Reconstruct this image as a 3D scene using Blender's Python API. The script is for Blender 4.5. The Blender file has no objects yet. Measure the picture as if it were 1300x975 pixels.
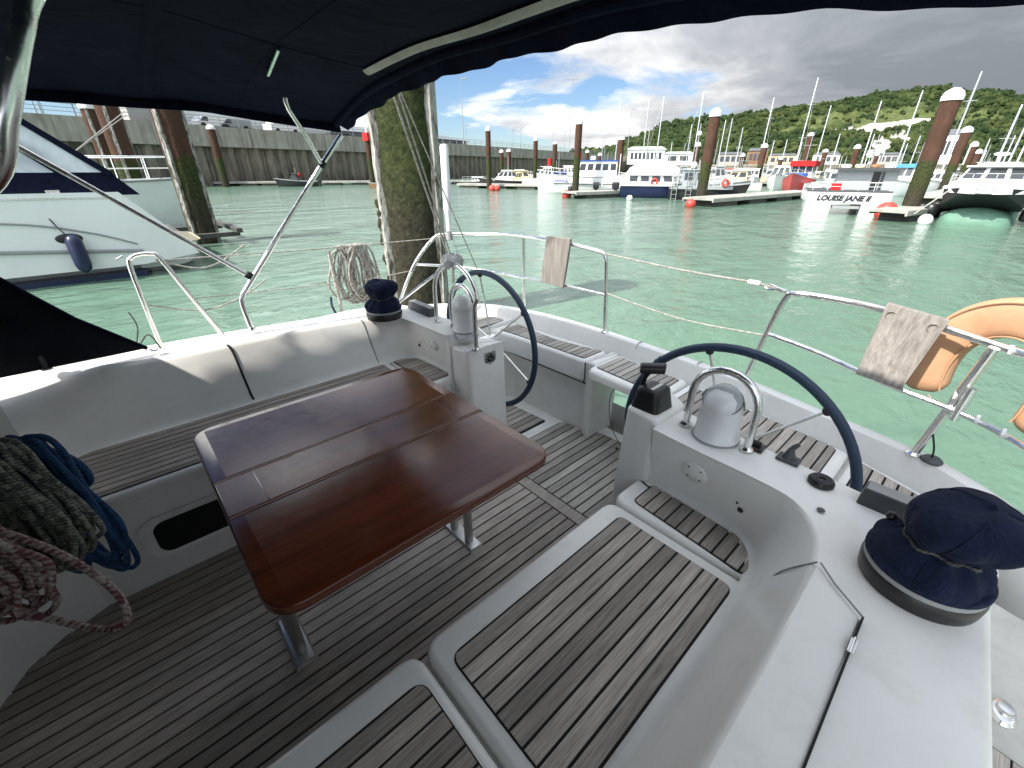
import bpy, math, random
from mathutils import Vector, Matrix, noise
random.seed(7)
scene = bpy.context.scene
COL = scene.collection

# ------------------------------------------------------------------ camera
EYE = 2.1
cam_d = bpy.data.cameras.new('camera')
cam_d.sensor_width = 36.0
cam_d.lens = 545.0 / 1300.0 * 36.0
cam_d.clip_start = 0.02
cam_d.clip_end = 8000
cam = bpy.data.objects.new('camera', cam_d)
COL.objects.link(cam)
cam.location = (0, 0, EYE)
cam.rotation_euler = (math.radians(90 - 26.73), 0, math.radians(47.7))
scene.camera = cam

# ------------------------------------------------------------------ world and sun
SUN_DIR = Vector((-0.13, -0.85, 1.0)).normalized()
elev = math.asin(SUN_DIR.z)
azim = math.atan2(SUN_DIR.x, SUN_DIR.y)
world = bpy.data.worlds.new('World')
scene.world = world
world.use_nodes = True
nt = world.node_tree
nt.nodes.clear()
N = nt.nodes.new
L = nt.links.new
out = N('ShaderNodeOutputWorld')
sky = N('ShaderNodeTexSky'); sky.sky_type = 'NISHITA'; sky.sun_disc = False
sky.sun_elevation = elev; sky.sun_rotation = azim; sky.altitude = 0; sky.air_density = 1.0; sky.dust_density = 0.3
bg = N('ShaderNodeBackground'); bg.inputs['Strength'].default_value = 0.15
tc = N('ShaderNodeTexCoord')
sep = N('ShaderNodeSeparateXYZ'); L(tc.outputs['Generated'], sep.inputs[0])
def mth(op, a, b=None, c=None, clamp=False):
    n = N('ShaderNodeMath'); n.operation = op; n.use_clamp = clamp
    for i, v in enumerate((a, b, c)):
        if v is None: continue
        if isinstance(v, (int, float)): n.inputs[i].default_value = v
        else: L(v, n.inputs[i])
    return n.outputs[0]
# project the view direction on a cloud layer (softened near the horizon)
zz = mth('ADD', mth('MAXIMUM', sep.outputs['Z'], 0.0), 0.16)
comb = N('ShaderNodeCombineXYZ')
L(mth('DIVIDE', sep.outputs['X'], zz), comb.inputs[0]); L(mth('DIVIDE', sep.outputs['Y'], zz), comb.inputs[1])
L(mth('MULTIPLY', sep.outputs['Z'], 1.5), comb.inputs[2])
def nz(scale, detail, rough, off, dist=0.0, vec=None):
    mp = N('ShaderNodeMapping'); mp.inputs['Location'].default_value = off
    L(vec or comb.outputs[0], mp.inputs[0])
    n = N('ShaderNodeTexNoise'); n.inputs['Scale'].default_value = scale
    n.inputs['Detail'].default_value = detail; n.inputs['Roughness'].default_value = rough
    n.inputs['Distortion'].default_value = dist
    L(mp.outputs[0], n.inputs[0]); return n.outputs[0]
def ramp(x, stops):
    r = N('ShaderNodeValToRGB'); L(x, r.inputs[0])
    e = r.color_ramp.elements
    while len(e) < len(stops): e.new(0.5)
    for i, (p, c) in enumerate(stops):
        e[i].position = p; e[i].color = c if len(c) == 4 else (*c, 1)
    return r.outputs[0]
big = nz(0.55, 2, 0.5, (3.1, 1.7, 0.0))
fine = nz(1.05, 9, 0.56, (5.3, 2.2, 1.0), 0.35)
# clouds get thicker towards the hills (+x +y)
hz = mth('MAXIMUM', mth('ADD', mth('MULTIPLY', sep.outputs['X'], 0.30), mth('MULTIPLY', sep.outputs['Y'], 0.12)), -0.17)
cov = mth('ADD', mth('ADD', mth('MULTIPLY', big, 0.55), mth('MULTIPLY', fine, 0.65)), hz)
mask = ramp(cov, [(0.435, (0, 0, 0)), (0.505, (1, 1, 1))])
shade = nz(1.0, 9, 0.60, (9.3, 4.4, 2.0), 0.5)
lum = mth('ADD', mth('ADD', mth('MULTIPLY', shade, 0.75), mth('MULTIPLY', cov, 0.30)), mth('MULTIPLY', hz, 0.9))  # hz darkens clouds over the hills; unseen ones behind are brightened for cockpit light
ccol = ramp(lum, [(0.31, (2.1, 2.07, 2.0)), (0.42, (1.38, 1.39, 1.41)), (0.52, (0.90, 0.94, 1.0)), (0.68, (0.54, 0.59, 0.66))])
# clouds brightened smoothly towards the unseen sun, added to lift light in the cockpit
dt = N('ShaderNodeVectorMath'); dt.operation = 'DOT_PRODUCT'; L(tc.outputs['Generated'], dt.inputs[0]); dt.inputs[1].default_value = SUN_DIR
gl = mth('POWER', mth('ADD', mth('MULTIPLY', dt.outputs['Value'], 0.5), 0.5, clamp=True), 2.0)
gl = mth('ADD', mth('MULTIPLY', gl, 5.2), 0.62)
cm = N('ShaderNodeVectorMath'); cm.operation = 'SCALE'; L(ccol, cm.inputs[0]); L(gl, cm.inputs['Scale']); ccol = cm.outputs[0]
mix = N('ShaderNodeMixRGB'); deep = N('ShaderNodeMixRGB'); deep.blend_type = 'MULTIPLY'; deep.inputs[0].default_value = 1; L(sky.outputs[0], deep.inputs[1]); deep.inputs[2].default_value = (.17, .20, .245, 1)
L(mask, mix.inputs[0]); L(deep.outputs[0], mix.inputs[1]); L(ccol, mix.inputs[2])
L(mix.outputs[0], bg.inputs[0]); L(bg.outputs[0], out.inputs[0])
sun_d = bpy.data.lights.new('sun', 'SUN'); sun_d.energy = 2.0; sun_d.angle = math.radians(1.2)
sun_d.color = (1.0, 0.95, 0.87)
sun = bpy.data.objects.new('sun', sun_d); COL.objects.link(sun)
sun.rotation_euler = (-SUN_DIR).to_track_quat('-Z', 'Y').to_euler()
scene.view_settings.view_transform = 'Standard'
scene.view_settings.look = 'None'
scene.view_settings.exposure = 2.0
scene.view_settings.gamma = 1.0
scene.cycles.max_bounces = 5
scene.cycles.diffuse_bounces = 3
scene.cycles.glossy_bounces = 3

# ------------------------------------------------------------------ materials
class MT:
    def __init__(s, name):
        s.m = bpy.data.materials.new(name); s.m.use_nodes = True
        s.t = s.m.node_tree; s.t.nodes.clear()
        s.o = s.N('ShaderNodeOutputMaterial'); s.b = s.N('ShaderNodeBsdfPrincipled')
        s.L(s.b.outputs[0], s.o.inputs[0]); s._tc = None
    def N(s, k): return s.t.nodes.new(k)
    def L(s, a, b): s.t.links.new(a, b)
    def co(s, which='Object', scale=(1, 1, 1)):
        if s._tc is None: s._tc = s.N('ShaderNodeTexCoord')
        mp = s.N('ShaderNodeMapping'); mp.inputs['Scale'].default_value = scale
        s.L(s._tc.outputs[which], mp.inputs[0]); return mp.outputs[0]
    def noise(s, vec, scale=5, detail=4, rough=.55, dist=0):
        n = s.N('ShaderNodeTexNoise'); n.inputs['Scale'].default_value = scale
        n.inputs['Detail'].default_value = detail; n.inputs['Roughness'].default_value = rough
        n.inputs['Distortion'].default_value = dist
        if vec: s.L(vec, n.inputs[0])
        return n.outputs[0]
    def ramp(s, x, stops):
        r = s.N('ShaderNodeValToRGB'); s.L(x, r.inputs[0]); e = r.color_ramp.elements
        while len(e) < len(stops): e.new(.5)
        for i, (p, c) in enumerate(stops):
            e[i].position = p; e[i].color = (c, c, c, 1) if isinstance(c, (int, float)) else (*c, 1)
        return r.outputs[0]
    def math(s, op, a, b):
        n = s.N('ShaderNodeMath'); n.operation = op
        for i, v in enumerate((a, b)):
            if isinstance(v, (int, float)): n.inputs[i].default_value = v
            else: s.L(v, n.inputs[i])
        return n.outputs[0]
    def mixc(s, f, a, b, kind='MIX'):
        n = s.N('ShaderNodeMixRGB'); n.blend_type = kind
        for i, v in enumerate((f, a, b)):
            if isinstance(v, tuple): n.inputs[i].default_value = (*v, 1)
            elif isinstance(v, (int, float)): n.inputs[i].default_value = v
            else: s.L(v, n.inputs[i])
        return n.outputs[0]
    def bump(s, h, strength=.3, dist=.01):
        b = s.N('ShaderNodeBump'); b.inputs['Strength'].default_value = strength; b.inputs['Distance'].default_value = dist
        s.L(h, b.inputs['Height']); s.L(b.outputs[0], s.b.inputs['Normal'])
    def set(s, **k):
        for a, v in k.items():
            i = s.b.inputs[{'col': 'Base Color', 'rough': 'Roughness', 'metal': 'Metallic', 'coat': 'Coat Weight', 'spec': 'Specular IOR Level', 'alpha': 'Alpha', 'trans': 'Transmission Weight', 'sheen': 'Sheen Weight', 'ior': 'IOR', 'coatr': 'Coat Roughness'}[a]]
            if isinstance(v, tuple): i.default_value = (*v, 1)
            elif isinstance(v, (int, float)): i.default_value = v
            else: s.L(v, i)
        return s
def simple(name, col, rough=.5, metal=0, var=.12, scale=6, bump=0, bdist=.003, bscale=60, coat=0, **k):
    m = MT(name)
    n = m.noise(m.co(), scale, 5, .6)
    lo = tuple(c * (1 - var) for c in col); hi = tuple(min(1, c * (1 + var)) for c in col)
    m.set(col=m.ramp(n, [(.3, lo), (.7, hi)]), rough=rough, metal=metal, coat=coat, **k)
    if bump: m.bump(m.noise(m.co(), bscale, 3), bump, bdist)
    return m.m
M = {}
# glass fibre: faint grime and orange peel
m = MT('gelcoat'); n = m.noise(m.co(), 2.2, 6, .65); n2 = m.noise(m.co(), 14, 5, .7)
sp_ = m.noise(m.co(), 55, 3, .8); n2 = m.math('MAXIMUM', n2, m.ramp(sp_, [(.70, 0.0), (.76, .95)]))
c = m.mixc(m.ramp(n2, [(.53, 0.0), (.80, .45)]), m.ramp(n, [(.35, (.745, .740, .710)), (.65, (.825, .82, .785))]), (.58, .555, .48))
m.set(col=c, rough=m.ramp(n, [(.3, .28), (.7, .42)]), coat=.15, coatr=.2); m.bump(m.noise(m.co(), 7, 3), .05, .01); M['gel'] = m.m
m = MT('textured_gelcoat'); n2 = m.noise(m.co(), 6, 6, .7)
m.set(col=m.ramp(n2, [(.3, (.40, .39, .35)), (.6, (.55, .545, .51))]), rough=.6); m.bump(m.noise(m.co(), 500, 2), .25, .002); M['gel_deck'] = m.m
def teak(name, dark, light, rgh=.8):
    m = MT(name); oi = m.N('ShaderNodeObjectInfo')
    co = m.co('Object', (70, 2.2, 70)); add = m.N('ShaderNodeVectorMath'); add.operation = 'ADD'
    m.L(co, add.inputs[0]); cmb = m.N('ShaderNodeCombineXYZ'); r = m.math('MULTIPLY', oi.outputs['Random'], 40)
    m.L(r, cmb.inputs[1]); m.L(cmb.outputs[0], add.inputs[1])
    g = m.noise(add.outputs[0], 3.5, 7, .72, .15); blot = m.noise(m.co('Object', (9, 3, 9)), 1.3, 5, .6)
    base = m.ramp(g, [(.28, dark), (.5, tuple((a + b) / 2 for a, b in zip(dark, light))), (.72, light)])
    tone = m.math('ADD', m.math('MULTIPLY', oi.outputs['Random'], .55), .66)
    tone = m.math('MULTIPLY', tone, m.math('ADD', m.math('MULTIPLY', blot, .9), .52))
    m.set(col=m.mixc(1.0, base, m.mixc(1.0, (1, 1, 1), tone, 'MULTIPLY'), 'MULTIPLY'), rough=rgh, spec=.3)
    m.bump(g, .55, .0025); return m.m
M['teak'] = teak('weathered_teak', (.185, .163, .143), (.55, .50, .445))
M['teak_pale'] = teak('sun_bleached_teak', (.22, .20, .175), (.58, .545, .495))
M['caulk'] = simple('black_caulking', (.006, .006, .0065), .8)
def mahog(name, dark, light, rot=False):
    m = MT(name); g = m.noise(m.co('Object', (2.0, 45, 40) if rot else (45, 2.0, 40)), 1.6, 7, .66, .3)
    g2 = m.noise(m.co('Object', (.5, 7, 7) if rot else (7, .5, 7)), 2, 3, .5)
    base = m.ramp(g, [(.3, dark), (.7, light)])
    m.set(col=m.mixc(.55, base, m.ramp(g2, [(.3, dark), (.7, light)])), rough=m.ramp(m.noise(m.co(), 30, 4), [(.3, .16), (.7, .24)]), coat=.42, coatr=.13, spec=.35)
    m.bump(g, .04, .001); return m.m
M['table'] = mahog('varnished_mahogany', (.065, .016, .007), (.21, .055, .022))
M['table_dark'] = mahog('varnished_mahogany_end_board', (.060, .015, .007), (.17, .044, .019), True)
def steel(name, c, r):
    m = MT(name); n = m.noise(m.co(), 35, 4); m.set(col=c, metal=1.0, rough=m.ramp(n, [(.3, r), (.75, r + .16)])); return m.m
M['steel'] = steel('stainless_steel', (.80, .80, .78), .17)
M['mast'] = steel('anodised_mast', (.75, .76, .77), .45)
M['alu'] = steel('dull_aluminium', (.50, .50, .49), .35)
def cloth(name, col, rough=.85, wr=.6, wscale=5, wdist=.02, sheen=.03, spec=.15):
    m = MT(name); n = m.noise(m.co(), 9, 5, .6)
    m.set(col=m.ramp(n, [(.3, tuple(x * .75 for x in col)), (.7, tuple(x * 1.25 for x in col))]), rough=rough, sheen=sheen, spec=spec)
    w = m.noise(m.co(), wscale, 4, .55, 1.6); f = m.noise(m.co(), 700, 1)
    m.bump(m.math('ADD', w, m.math('MULTIPLY', f, .05)), wr, wdist); return m.m
M['canvas'] = cloth('navy_acrylic_canvas', (.0062, .0078, .0205), wscale=4, wdist=.03, sheen=0, spec=.06)
M['cover'] = cloth('navy_winch_cover', (.010, .017, .050), wscale=11, wdist=.03, wr=1.0)
M['hood'] = cloth('black_sprayhood_cloth', (.008, .009, .014), wscale=6)
M['strap'] = cloth('pale_grey_webbing', (.42, .41, .36), wscale=30, wdist=.004)
M['whitecloth'] = cloth('white_canvas', (.72, .72, .70), wscale=2, wdist=.05)
M['bluecloth'] = cloth('blue_canvas', (.03, .10, .45), wscale=2, wdist=.05)
M['redcloth'] = cloth('red_canvas', (.50, .03, .03), wscale=2, wdist=.05)
M['skycloth'] = cloth('light_blue_canvas', (.12, .36, .62), wscale=2, wdist=.05)
# braided leather rim of the wheel
m = MT('navy_wheel_cover'); v = m.N('ShaderNodeTexBrick'); m.L(m.co('UV', (260, 5, 1)), v.inputs[0])
v.inputs['Color1'].default_value = (.008, .027, .062, 1); v.inputs['Color2'].default_value = (.014, .042, .088, 1); v.inputs['Mortar'].default_value = (.004, .008, .02, 1); v.inputs['Scale'].default_value = 1
m.set(col=v.outputs[0], rough=.5); m.bump(v.outputs[1], -.4, .002); M['rim'] = m.m
def rope(name, a, b, k=.5, sc=70):
    m = MT(name); w = m.N('ShaderNodeTexWave'); w.wave_type = 'BANDS'; w.bands_direction = 'DIAGONAL'
    w.inputs['Scale'].default_value = 1; w.inputs['Distortion'].default_value = 1.2; w.inputs['Detail'].default_value = 2
    m.L(m.co('UV', (sc, 1.0, 1)), w.inputs[0]); n = m.noise(m.co('UV', (sc * .8, 2, 1)), 1, 2)
    f = m.math('ADD', m.math('MULTIPLY', w.outputs[1], .14), m.math('MULTIPLY', n, .88))
    m.set(col=m.ramp(f, [(k - .08, a), (k + .1, b)]), rough=.85); m.bump(w.outputs[1], .6, .002); return m.m
M['rope_white'] = rope('off_white_rope', (.30, .28, .24), (.62, .60, .55))
M['rope_green'] = rope('grey_green_flecked_rope', (.055, .065, .055), (.25, .26, .215))
M['rope_blue'] = rope('blue_rope', (.008, .04, .105), (.012, .085, .22))
M['rope_pink'] = rope('white_and_red_flecked_rope', (.16, .05, .055), (.42, .37, .34), .5, 45)
M['rope_dark'] = rope('dark_grey_rope', (.03, .03, .03), (.10, .10, .10))
M['black'] = simple('black_plastic', (.012, .012, .013), .38, bump=.1)
M['darkgrey'] = simple('dark_grey_plastic', (.06, .065, .07), .45, bump=.1)
M['grey'] = simple('grey_plastic', (.27, .28, .28), .5)
M['palegrey'] = simple('pale_grey_paint', (.36, .39, .40), .5)
M['white'] = simple('white_plastic', (.74, .75, .75), .3, coat=.2)
M['whitepaint'] = simple('white_boat_paint', (.74, .75, .74), .35, var=.07, scale=1.2, coat=.2)
M['cream'] = simple('cream_deck_paint', (.60, .50, .32), .6)
m = MT('tinted_boat_glass'); m.set(col=(.03, .035, .04), rough=.08, spec=.8); M['glass'] = m.m
m = MT('clear_vinyl_window'); n = m.noise(m.co(), 1.4, 4, .6, 1.0)
m.set(col=m.ramp(n, [(.35, (.36, .40, .44)), (.65, (.62, .66, .70))]), rough=.10, coat=.6, coatr=.05); m.bump(n, .3, .06); M['vinyl'] = m.m
m = MT('clear_compass_dome'); m.set(col=(.75, .78, .82), rough=.06, trans=.75, ior=1.3, coat=.5); M['dome'] = m.m
m = MT('orange_vinyl'); n = m.noise(m.co(), 10, 5, .6, 1.0)
m.set(col=m.ramp(n, [(.3, (.74, .40, .22)), (.7, (.82, .49, .30))]), rough=.55, spec=.3)
m.bump(m.noise(m.co('Object', (9, 9, 12)), 1.2, 3, .5, .6), .22, .01); M['orange'] = m.m
M['red'] = simple('red_boat_paint', (.55, .03, .025), .4, var=.15, scale=2)
M['redbuoy'] = simple('red_buoy', (.62, .07, .05), .45)
M['navypaint'] = simple('navy_boat_paint', (.012, .018, .06), .3)
M['greenpaint'] = simple('green_antifouling', (.11, .22, .16), .6, var=.25, scale=1.0)
M['blackpaint'] = simple('black_hull_paint', (.014, .015, .017), .5, var=.3, scale=1)
M['greypaint'] = simple('grey_workboat_paint', (.27, .30, .31), .5)
M['wood'] = simple('brown_wood', (.22, .12, .06), .6, scale=8, var=.35)
# grey weathered boards clipped to the rail
m = MT('grey_driftwood_board'); g = m.noise(m.co('Object', (34, 34, 2.6)), 2.0, 8, .72, .15)
m.set(col=m.ramp(g, [(.28, (.20, .17, .145)), (.5, (.42, .38, .34)), (.72, (.62, .58, .53))]), rough=.85); m.bump(g, .5, .003); M['board'] = m.m
# rusty pile with weed below the tide mark
def pile_mat(name, tide, g0, rust=((.045, .026, .019), (.150, .078, .052))):
    m = MT(name); g = m.N('ShaderNodeNewGeometry'); sp = m.N('ShaderNodeSeparateXYZ'); m.L(g.outputs['Position'], sp.inputs[0])
    n = m.noise(m.co('Object', (1, 1, .5)), 2.5, 8, .7); nf = m.noise(m.co(), 14, 6, .75)
    r = m.mixc(.4, m.ramp(n, [(.3, rust[0]), (.66, rust[1])]), m.ramp(nf, [(.3, rust[0]), (.7, rust[1])]))
    gr = m.ramp(nf, [(.28, (.012, .015, .007)), (.46, (.040, .052, .017)), (.64, (.088, .100, .036)), (.76, (.34, .33, .26))])
    bl = m.ramp(nf, [(.3, (.014, .014, .010)), (.62, (.085, .075, .05)), (.78, (.24, .22, .18))])
    h = m.math('ADD', sp.outputs[2], m.math('MULTIPLY', n, 1.6))
    f1 = m.ramp(m.math('MULTIPLY', m.math('SUBTRACT', h, tide), .9), [(.45, 0.0), (.6, 1.0)])
    f2 = m.ramp(m.math('MULTIPLY', m.math('SUBTRACT', h, g0), .5), [(.3, 0.0), (.75, 1.0)])
    c = m.mixc(f2, bl, gr); c = m.mixc(f1, c, r)
    m.set(col=c, rough=.9, spec=.2); m.bump(nf, .9, .05); return m.m
M['pile'] = pile_mat('rusted_pile_steel', 2.6, .9)
M['pile_weed'] = pile_mat('weed_covered_pile_steel', 8.5, 1.5, ((.10, .08, .04), (.28, .22, .14)))
M['pile_mid'] = pile_mat('half_weeded_pile_steel', 3.3, 1.0, ((.045, .026, .02), (.13, .068, .045)))
m = MT('worn_white_fender_strip'); n = m.noise(m.co('Object', (6, 6, 1.5)), 2.5, 8, .7)
m.set(col=m.ramp(n, [(.42, (.07, .06, .04)), (.53, (.42, .40, .36)), (.7, (.66, .65, .62))]), rough=.8); m.bump(n, .7, .03); M['strip'] = m.m
M['pilecap'] = simple('white_pile_cap', (.80, .80, .80), .4, var=.05)
# concrete with streaks
m = MT('stained_concrete'); st = m.noise(m.co('Object', (1.0, 1.0, .12)), 1.5, 7, .7); sp = m.noise(m.co(), .5, 6, .6)
m.set(col=m.mixc(.5, m.ramp(st, [(.36, (.085, .075, .06)), (.58, (.47, .44, .385))]), m.ramp(sp, [(.3, (.27, .245, .205)), (.7, (.50, .47, .42))])), rough=.9); M['concrete'] = m.m
m = MT('weathered_sheet_piling'); st = m.noise(m.co('Object', (1.2, 1.2, .25)), 1.6, 8, .75)
g = m.N('ShaderNodeNewGeometry'); sp = m.N('ShaderNodeSeparateXYZ'); m.L(g.outputs['Position'], sp.inputs[0])
low = m.ramp(m.math('ADD', m.math('MULTIPLY', sp.outputs[2], .25), m.math('MULTIPLY', st, .5)), [(.35, (.05, .055, .04)), (.6, (.17, .15, .115)), (.95, (.235, .205, .165))])
m.set(col=m.mixc(.65, low, m.ramp(st, [(.36, (.025, .022, .017)), (.64, (.30, .265, .215))])), rough=.95); M['sheet'] = m.m
M['asphalt'] = simple('asphalt', (.06, .06, .062), .9)
M['roofgrey'] = simple('grey_metal_roof', (.14, .155, .17), .6, var=.1, scale=.3)
M['wallgrey'] = simple('pale_rendered_wall', (.36, .345, .32), .85, scale=.5)
M['pontoon'] = simple('pontoon_deck', (.42, .41, .37), .8, var=.25, scale=1.5)
M['float'] = simple('pontoon_float', (.07, .07, .065), .8, var=.3)
# water: milky green harbour water with wind ripples
m = MT('milky_green_water')
g = m.N('ShaderNodeNewGeometry')
def wn(scale, mscale, detail, rough, dist=0, rz=0):
    mp = m.N('ShaderNodeMapping'); mp.inputs['Scale'].default_value = mscale; mp.inputs['Rotation'].default_value = (0, 0, rz)
    m.L(g.outputs['Position'], mp.inputs[0]); return m.noise(mp.outputs[0], scale, detail, rough, dist)
a = wn(2.6, (1.0, .55, 1), 6, .62, .5, .7); b = wn(.55, (1, .6, 1), 5, .6, .3, 1.0); t = wn(.035, (1, 1, 1), 4, .5)
m.set(col=m.ramp(t, [(.35, (.110, .200, .137)), (.65, (.140, .226, .172))]), rough=.09, ior=1.33, spec=.5)
calm = m.ramp(wn(.09, (1, .35, 1), 4, .6, 1.5, .9), [(.34, .55), (.62, 1.0)]); c3 = wn(9, (1, .6, 1), 3, .6, .4, .8)
h = m.math('ADD', m.math('MULTIPLY', m.math('ADD', m.math('MULTIPLY', a, .35), m.math('MULTIPLY', c3, .06)), calm), m.math('MULTIPLY', b, m.math('ADD', calm, .2))); m.bump(h, .58, .35); M['water'] = m.m
# hillside
m = MT('wooded_hillside'); p = m.co('Object')
n1 = m.noise(p, .16, 5, .7); n2 = m.noise(p, .022, 5, .6)
n3 = m.noise(p, .03, 4, .65)
tree = m.mixc(m.ramp(n3, [(.42, 0.0), (.62, .75)]), m.ramp(n1, [(.25, (.008, .016, .007)), (.5, (.020, .036, .013)), (.75, (.042, .062, .022))]), m.ramp(n1, [(.3, (.026, .038, .012)), (.7, (.085, .100, .034))]))
grass = m.ramp(n1, [(.3, (.05, .068, .022)), (.7, (.115, .135, .052))])
att = m.N('ShaderNodeAttribute'); att.attribute_name = 'cover'; sc = m.N('ShaderNodeSeparateColor'); m.L(att.outputs['Color'], sc.inputs[0])
c = m.mixc(m.ramp(m.math('ADD', sc.outputs[1], m.math('MULTIPLY', m.math('SUBTRACT', n2, .5), 1.0)), [(.45, 0.0), (.58, 1.0)]), tree, grass)
ck = m.ramp(m.math('ADD', sc.outputs[0], m.math('MULTIPLY', m.math('SUBTRACT', n1, .5), 1.6)), [(.48, 0.0), (.6, 1.0)])
c = m.mixc(ck, c, (.50, .49, .455)); m.set(col=c, rough=1.0, spec=.1); m.bump(n1, 1.0, 3.0); M['hill'] = m.m
M['pale_seam'] = simple('pale_wood_edge', (.30, .13, .07), .3, coat=.5)
M['lettering'] = simple('black_lettering', (.02, .02, .03), .5)
M['lettering_blue'] = simple('blue_lettering', (.12, .14, .42), .5)
M['skin'] = simple('skin', (.45, .27, .2), .6)

def tone(k, *names):
    for nm in names:
        for nd in M[nm].node_tree.nodes:
            if nd.type == 'VALTORGB':
                for e in nd.color_ramp.elements:
                    c = e.color
                    if abs(c[0] - c[2]) > .004 or (.02 < c[0] < .9): e.color = (c[0] * k, c[1] * k, c[2] * k, 1)
tone(1.08, 'teak')
tone(1.0, 'teak_pale')
tone(.86, 'table', 'table_dark')
tone(.88, 'water')
tone(.54, 'board')
tone(.64, 'orange')
tone(.75, 'pile', 'pile_weed', 'pile_mid', 'strip', 'rope_white', 'cover', 'redbuoy', 'red', 'bluecloth', 'redcloth', 'skycloth', 'pontoon')
tone(1.12, 'hill')
tone(1.02, 'whitepaint')
tone(.85, 'whitecloth', 'pilecap', 'rope_blue', 'rope_pink', 'concrete')
# ------------------------------------------------------------------ mesh helpers
OFF = {}
def V3(p): return Vector(p)
class MB:
    def __init__(s): s.v = []; s.f = []; s.uv = {}
    def add(s, vs, fs, uvs=None):
        o = len(s.v); s.v += [tuple(p) for p in vs]
        for i, f in enumerate(fs):
            s.f.append(tuple(k + o for k in f))
            if uvs: s.uv[len(s.f) - 1] = uvs[i]
        return s
    def box(s, x0, x1, y0, y1, z0, z1):
        return s.add([(x0, y0, z0), (x1, y0, z0), (x1, y1, z0), (x0, y1, z0), (x0, y0, z1), (x1, y0, z1), (x1, y1, z1), (x0, y1, z1)],
                     [(0, 3, 2, 1), (4, 5, 6, 7), (0, 1, 5, 4), (1, 2, 6, 5), (2, 3, 7, 6), (3, 0, 4, 7)])
    def beam(s, a, b, w, h, upv=(0, 0, 1)):
        a, b = V3(a), V3(b); d = (b - a).normalized(); sd = d.cross(V3(upv)).normalized() * w / 2; u = sd.cross(d).normalized() * h / 2
        return s.add([a - sd - u, a + sd - u, a + sd + u, a - sd + u, b - sd - u, b + sd - u, b + sd + u, b - sd + u],
                     [(0, 3, 2, 1), (4, 5, 6, 7), (0, 1, 5, 4), (1, 2, 6, 5), (2, 3, 7, 6), (3, 0, 4, 7)])
    def prism(s, poly, z0, z1):
        n = len(poly); vs = [(x, y, z0) for x, y in poly] + [(x, y, z1) for x, y in poly]
        return s.add(vs, [tuple(range(n - 1, -1, -1)), tuple(range(n, 2 * n))] + [(i, (i + 1) % n, n + (i + 1) % n, n + i) for i in range(n)])
    def rings(s, rs, cap0=True, cap1=True, closed=True):
        n = len(rs[0]); vs = [p for r in rs for p in r]; fs = []
        for k in range(len(rs) - 1):
            for i in range(n if closed else n - 1):
                j = (i + 1) % n; fs.append((k * n + i, k * n + j, (k + 1) * n + j, (k + 1) * n + i))
        if cap0: fs.append(tuple(range(n - 1, -1, -1)))
        if cap1: fs.append(tuple((len(rs) - 1) * n + i for i in range(n)))
        return s.add(vs, fs)
    def tube(s, pts, r, seg=10, closed=False, caps=True):
        pts = [V3(p) for p in pts]; n = len(pts); rr = r if isinstance(r, (list, tuple)) else [r] * n
        tan = []
        for i in range(n):
            a = pts[i - 1] if (i or closed) else pts[i]; b = pts[(i + 1) % n] if (i < n - 1 or closed) else pts[i]
            t = (b - a); tan.append(t.normalized() if t.length > 1e-9 else Vector((0, 0, 1)))
        ref = Vector((0, 0, 1)) if abs(tan[0].z) < .9 else Vector((1, 0, 0))
        nrm = (ref - tan[0] * ref.dot(tan[0])).normalized(); vs = []; acc = [0]
        for i in range(n):
            nrm = (nrm - tan[i] * nrm.dot(tan[i])).normalized(); bn = tan[i].cross(nrm)
            for k in range(seg):
                a = 2 * math.pi * k / seg; vs.append(pts[i] + (nrm * math.cos(a) + bn * math.sin(a)) * rr[i])
            if i: acc.append(acc[-1] + (pts[i] - pts[i - 1]).length)
        fs = []; uv = []
        for i in range(n if closed else n - 1):
            j = (i + 1) % n; u0 = acc[i]; u1 = acc[j] if j else acc[i] + (pts[0] - pts[i]).length
            for k in range(seg):
                q = (k + 1) % seg; fs.append((i * seg + k, i * seg + q, j * seg + q, j * seg + k))
                uv.append([(u0, k / seg), (u0, (k + 1) / seg), (u1, (k + 1) / seg), (u1, k / seg)])
        s.add(vs, fs, uv)
        if caps and not closed:
            o = len(s.v) - n * seg; s.f.append(tuple(o + k for k in range(seg - 1, -1, -1))); s.f.append(tuple(o + (n - 1) * seg + k for k in range(seg)))
        return s
    def cyl(s, c, r, z0, z1, seg=24, r1=None):
        r1 = r if r1 is None else r1
        return s.rings([[(c[0] + r * math.cos(2 * math.pi * i / seg), c[1] + r * math.sin(2 * math.pi * i / seg), z0) for i in range(seg)],
                        [(c[0] + r1 * math.cos(2 * math.pi * i / seg), c[1] + r1 * math.sin(2 * math.pi * i / seg), z1) for i in range(seg)]])
    def lathe(s, c, prof, seg=28, fn=None):
        rs = []
        for (r, z) in prof:
            ring = []
            for i in range(seg):
                a = 2 * math.pi * i / seg; q = (c[0] + r * math.cos(a), c[1] + r * math.sin(a), c[2] + z)
                ring.append(fn(q, a, r, z) if fn else q)
            rs.append(ring)
        return s.rings(rs)
    def ball(s, c, r, seg=14, sx=1, sy=1, sz=1):
        rs = []
        for k in range(1, seg // 2 + 1):
            t = -math.pi / 2 + math.pi * k / (seg // 2 + 1)
            rs.append([(c[0] + r * sx * math.cos(t) * math.cos(2 * math.pi * i / seg), c[1] + r * sy * math.cos(t) * math.sin(2 * math.pi * i / seg), c[2] + r * sz * math.sin(t)) for i in range(seg)])
        return s.rings(rs)
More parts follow.
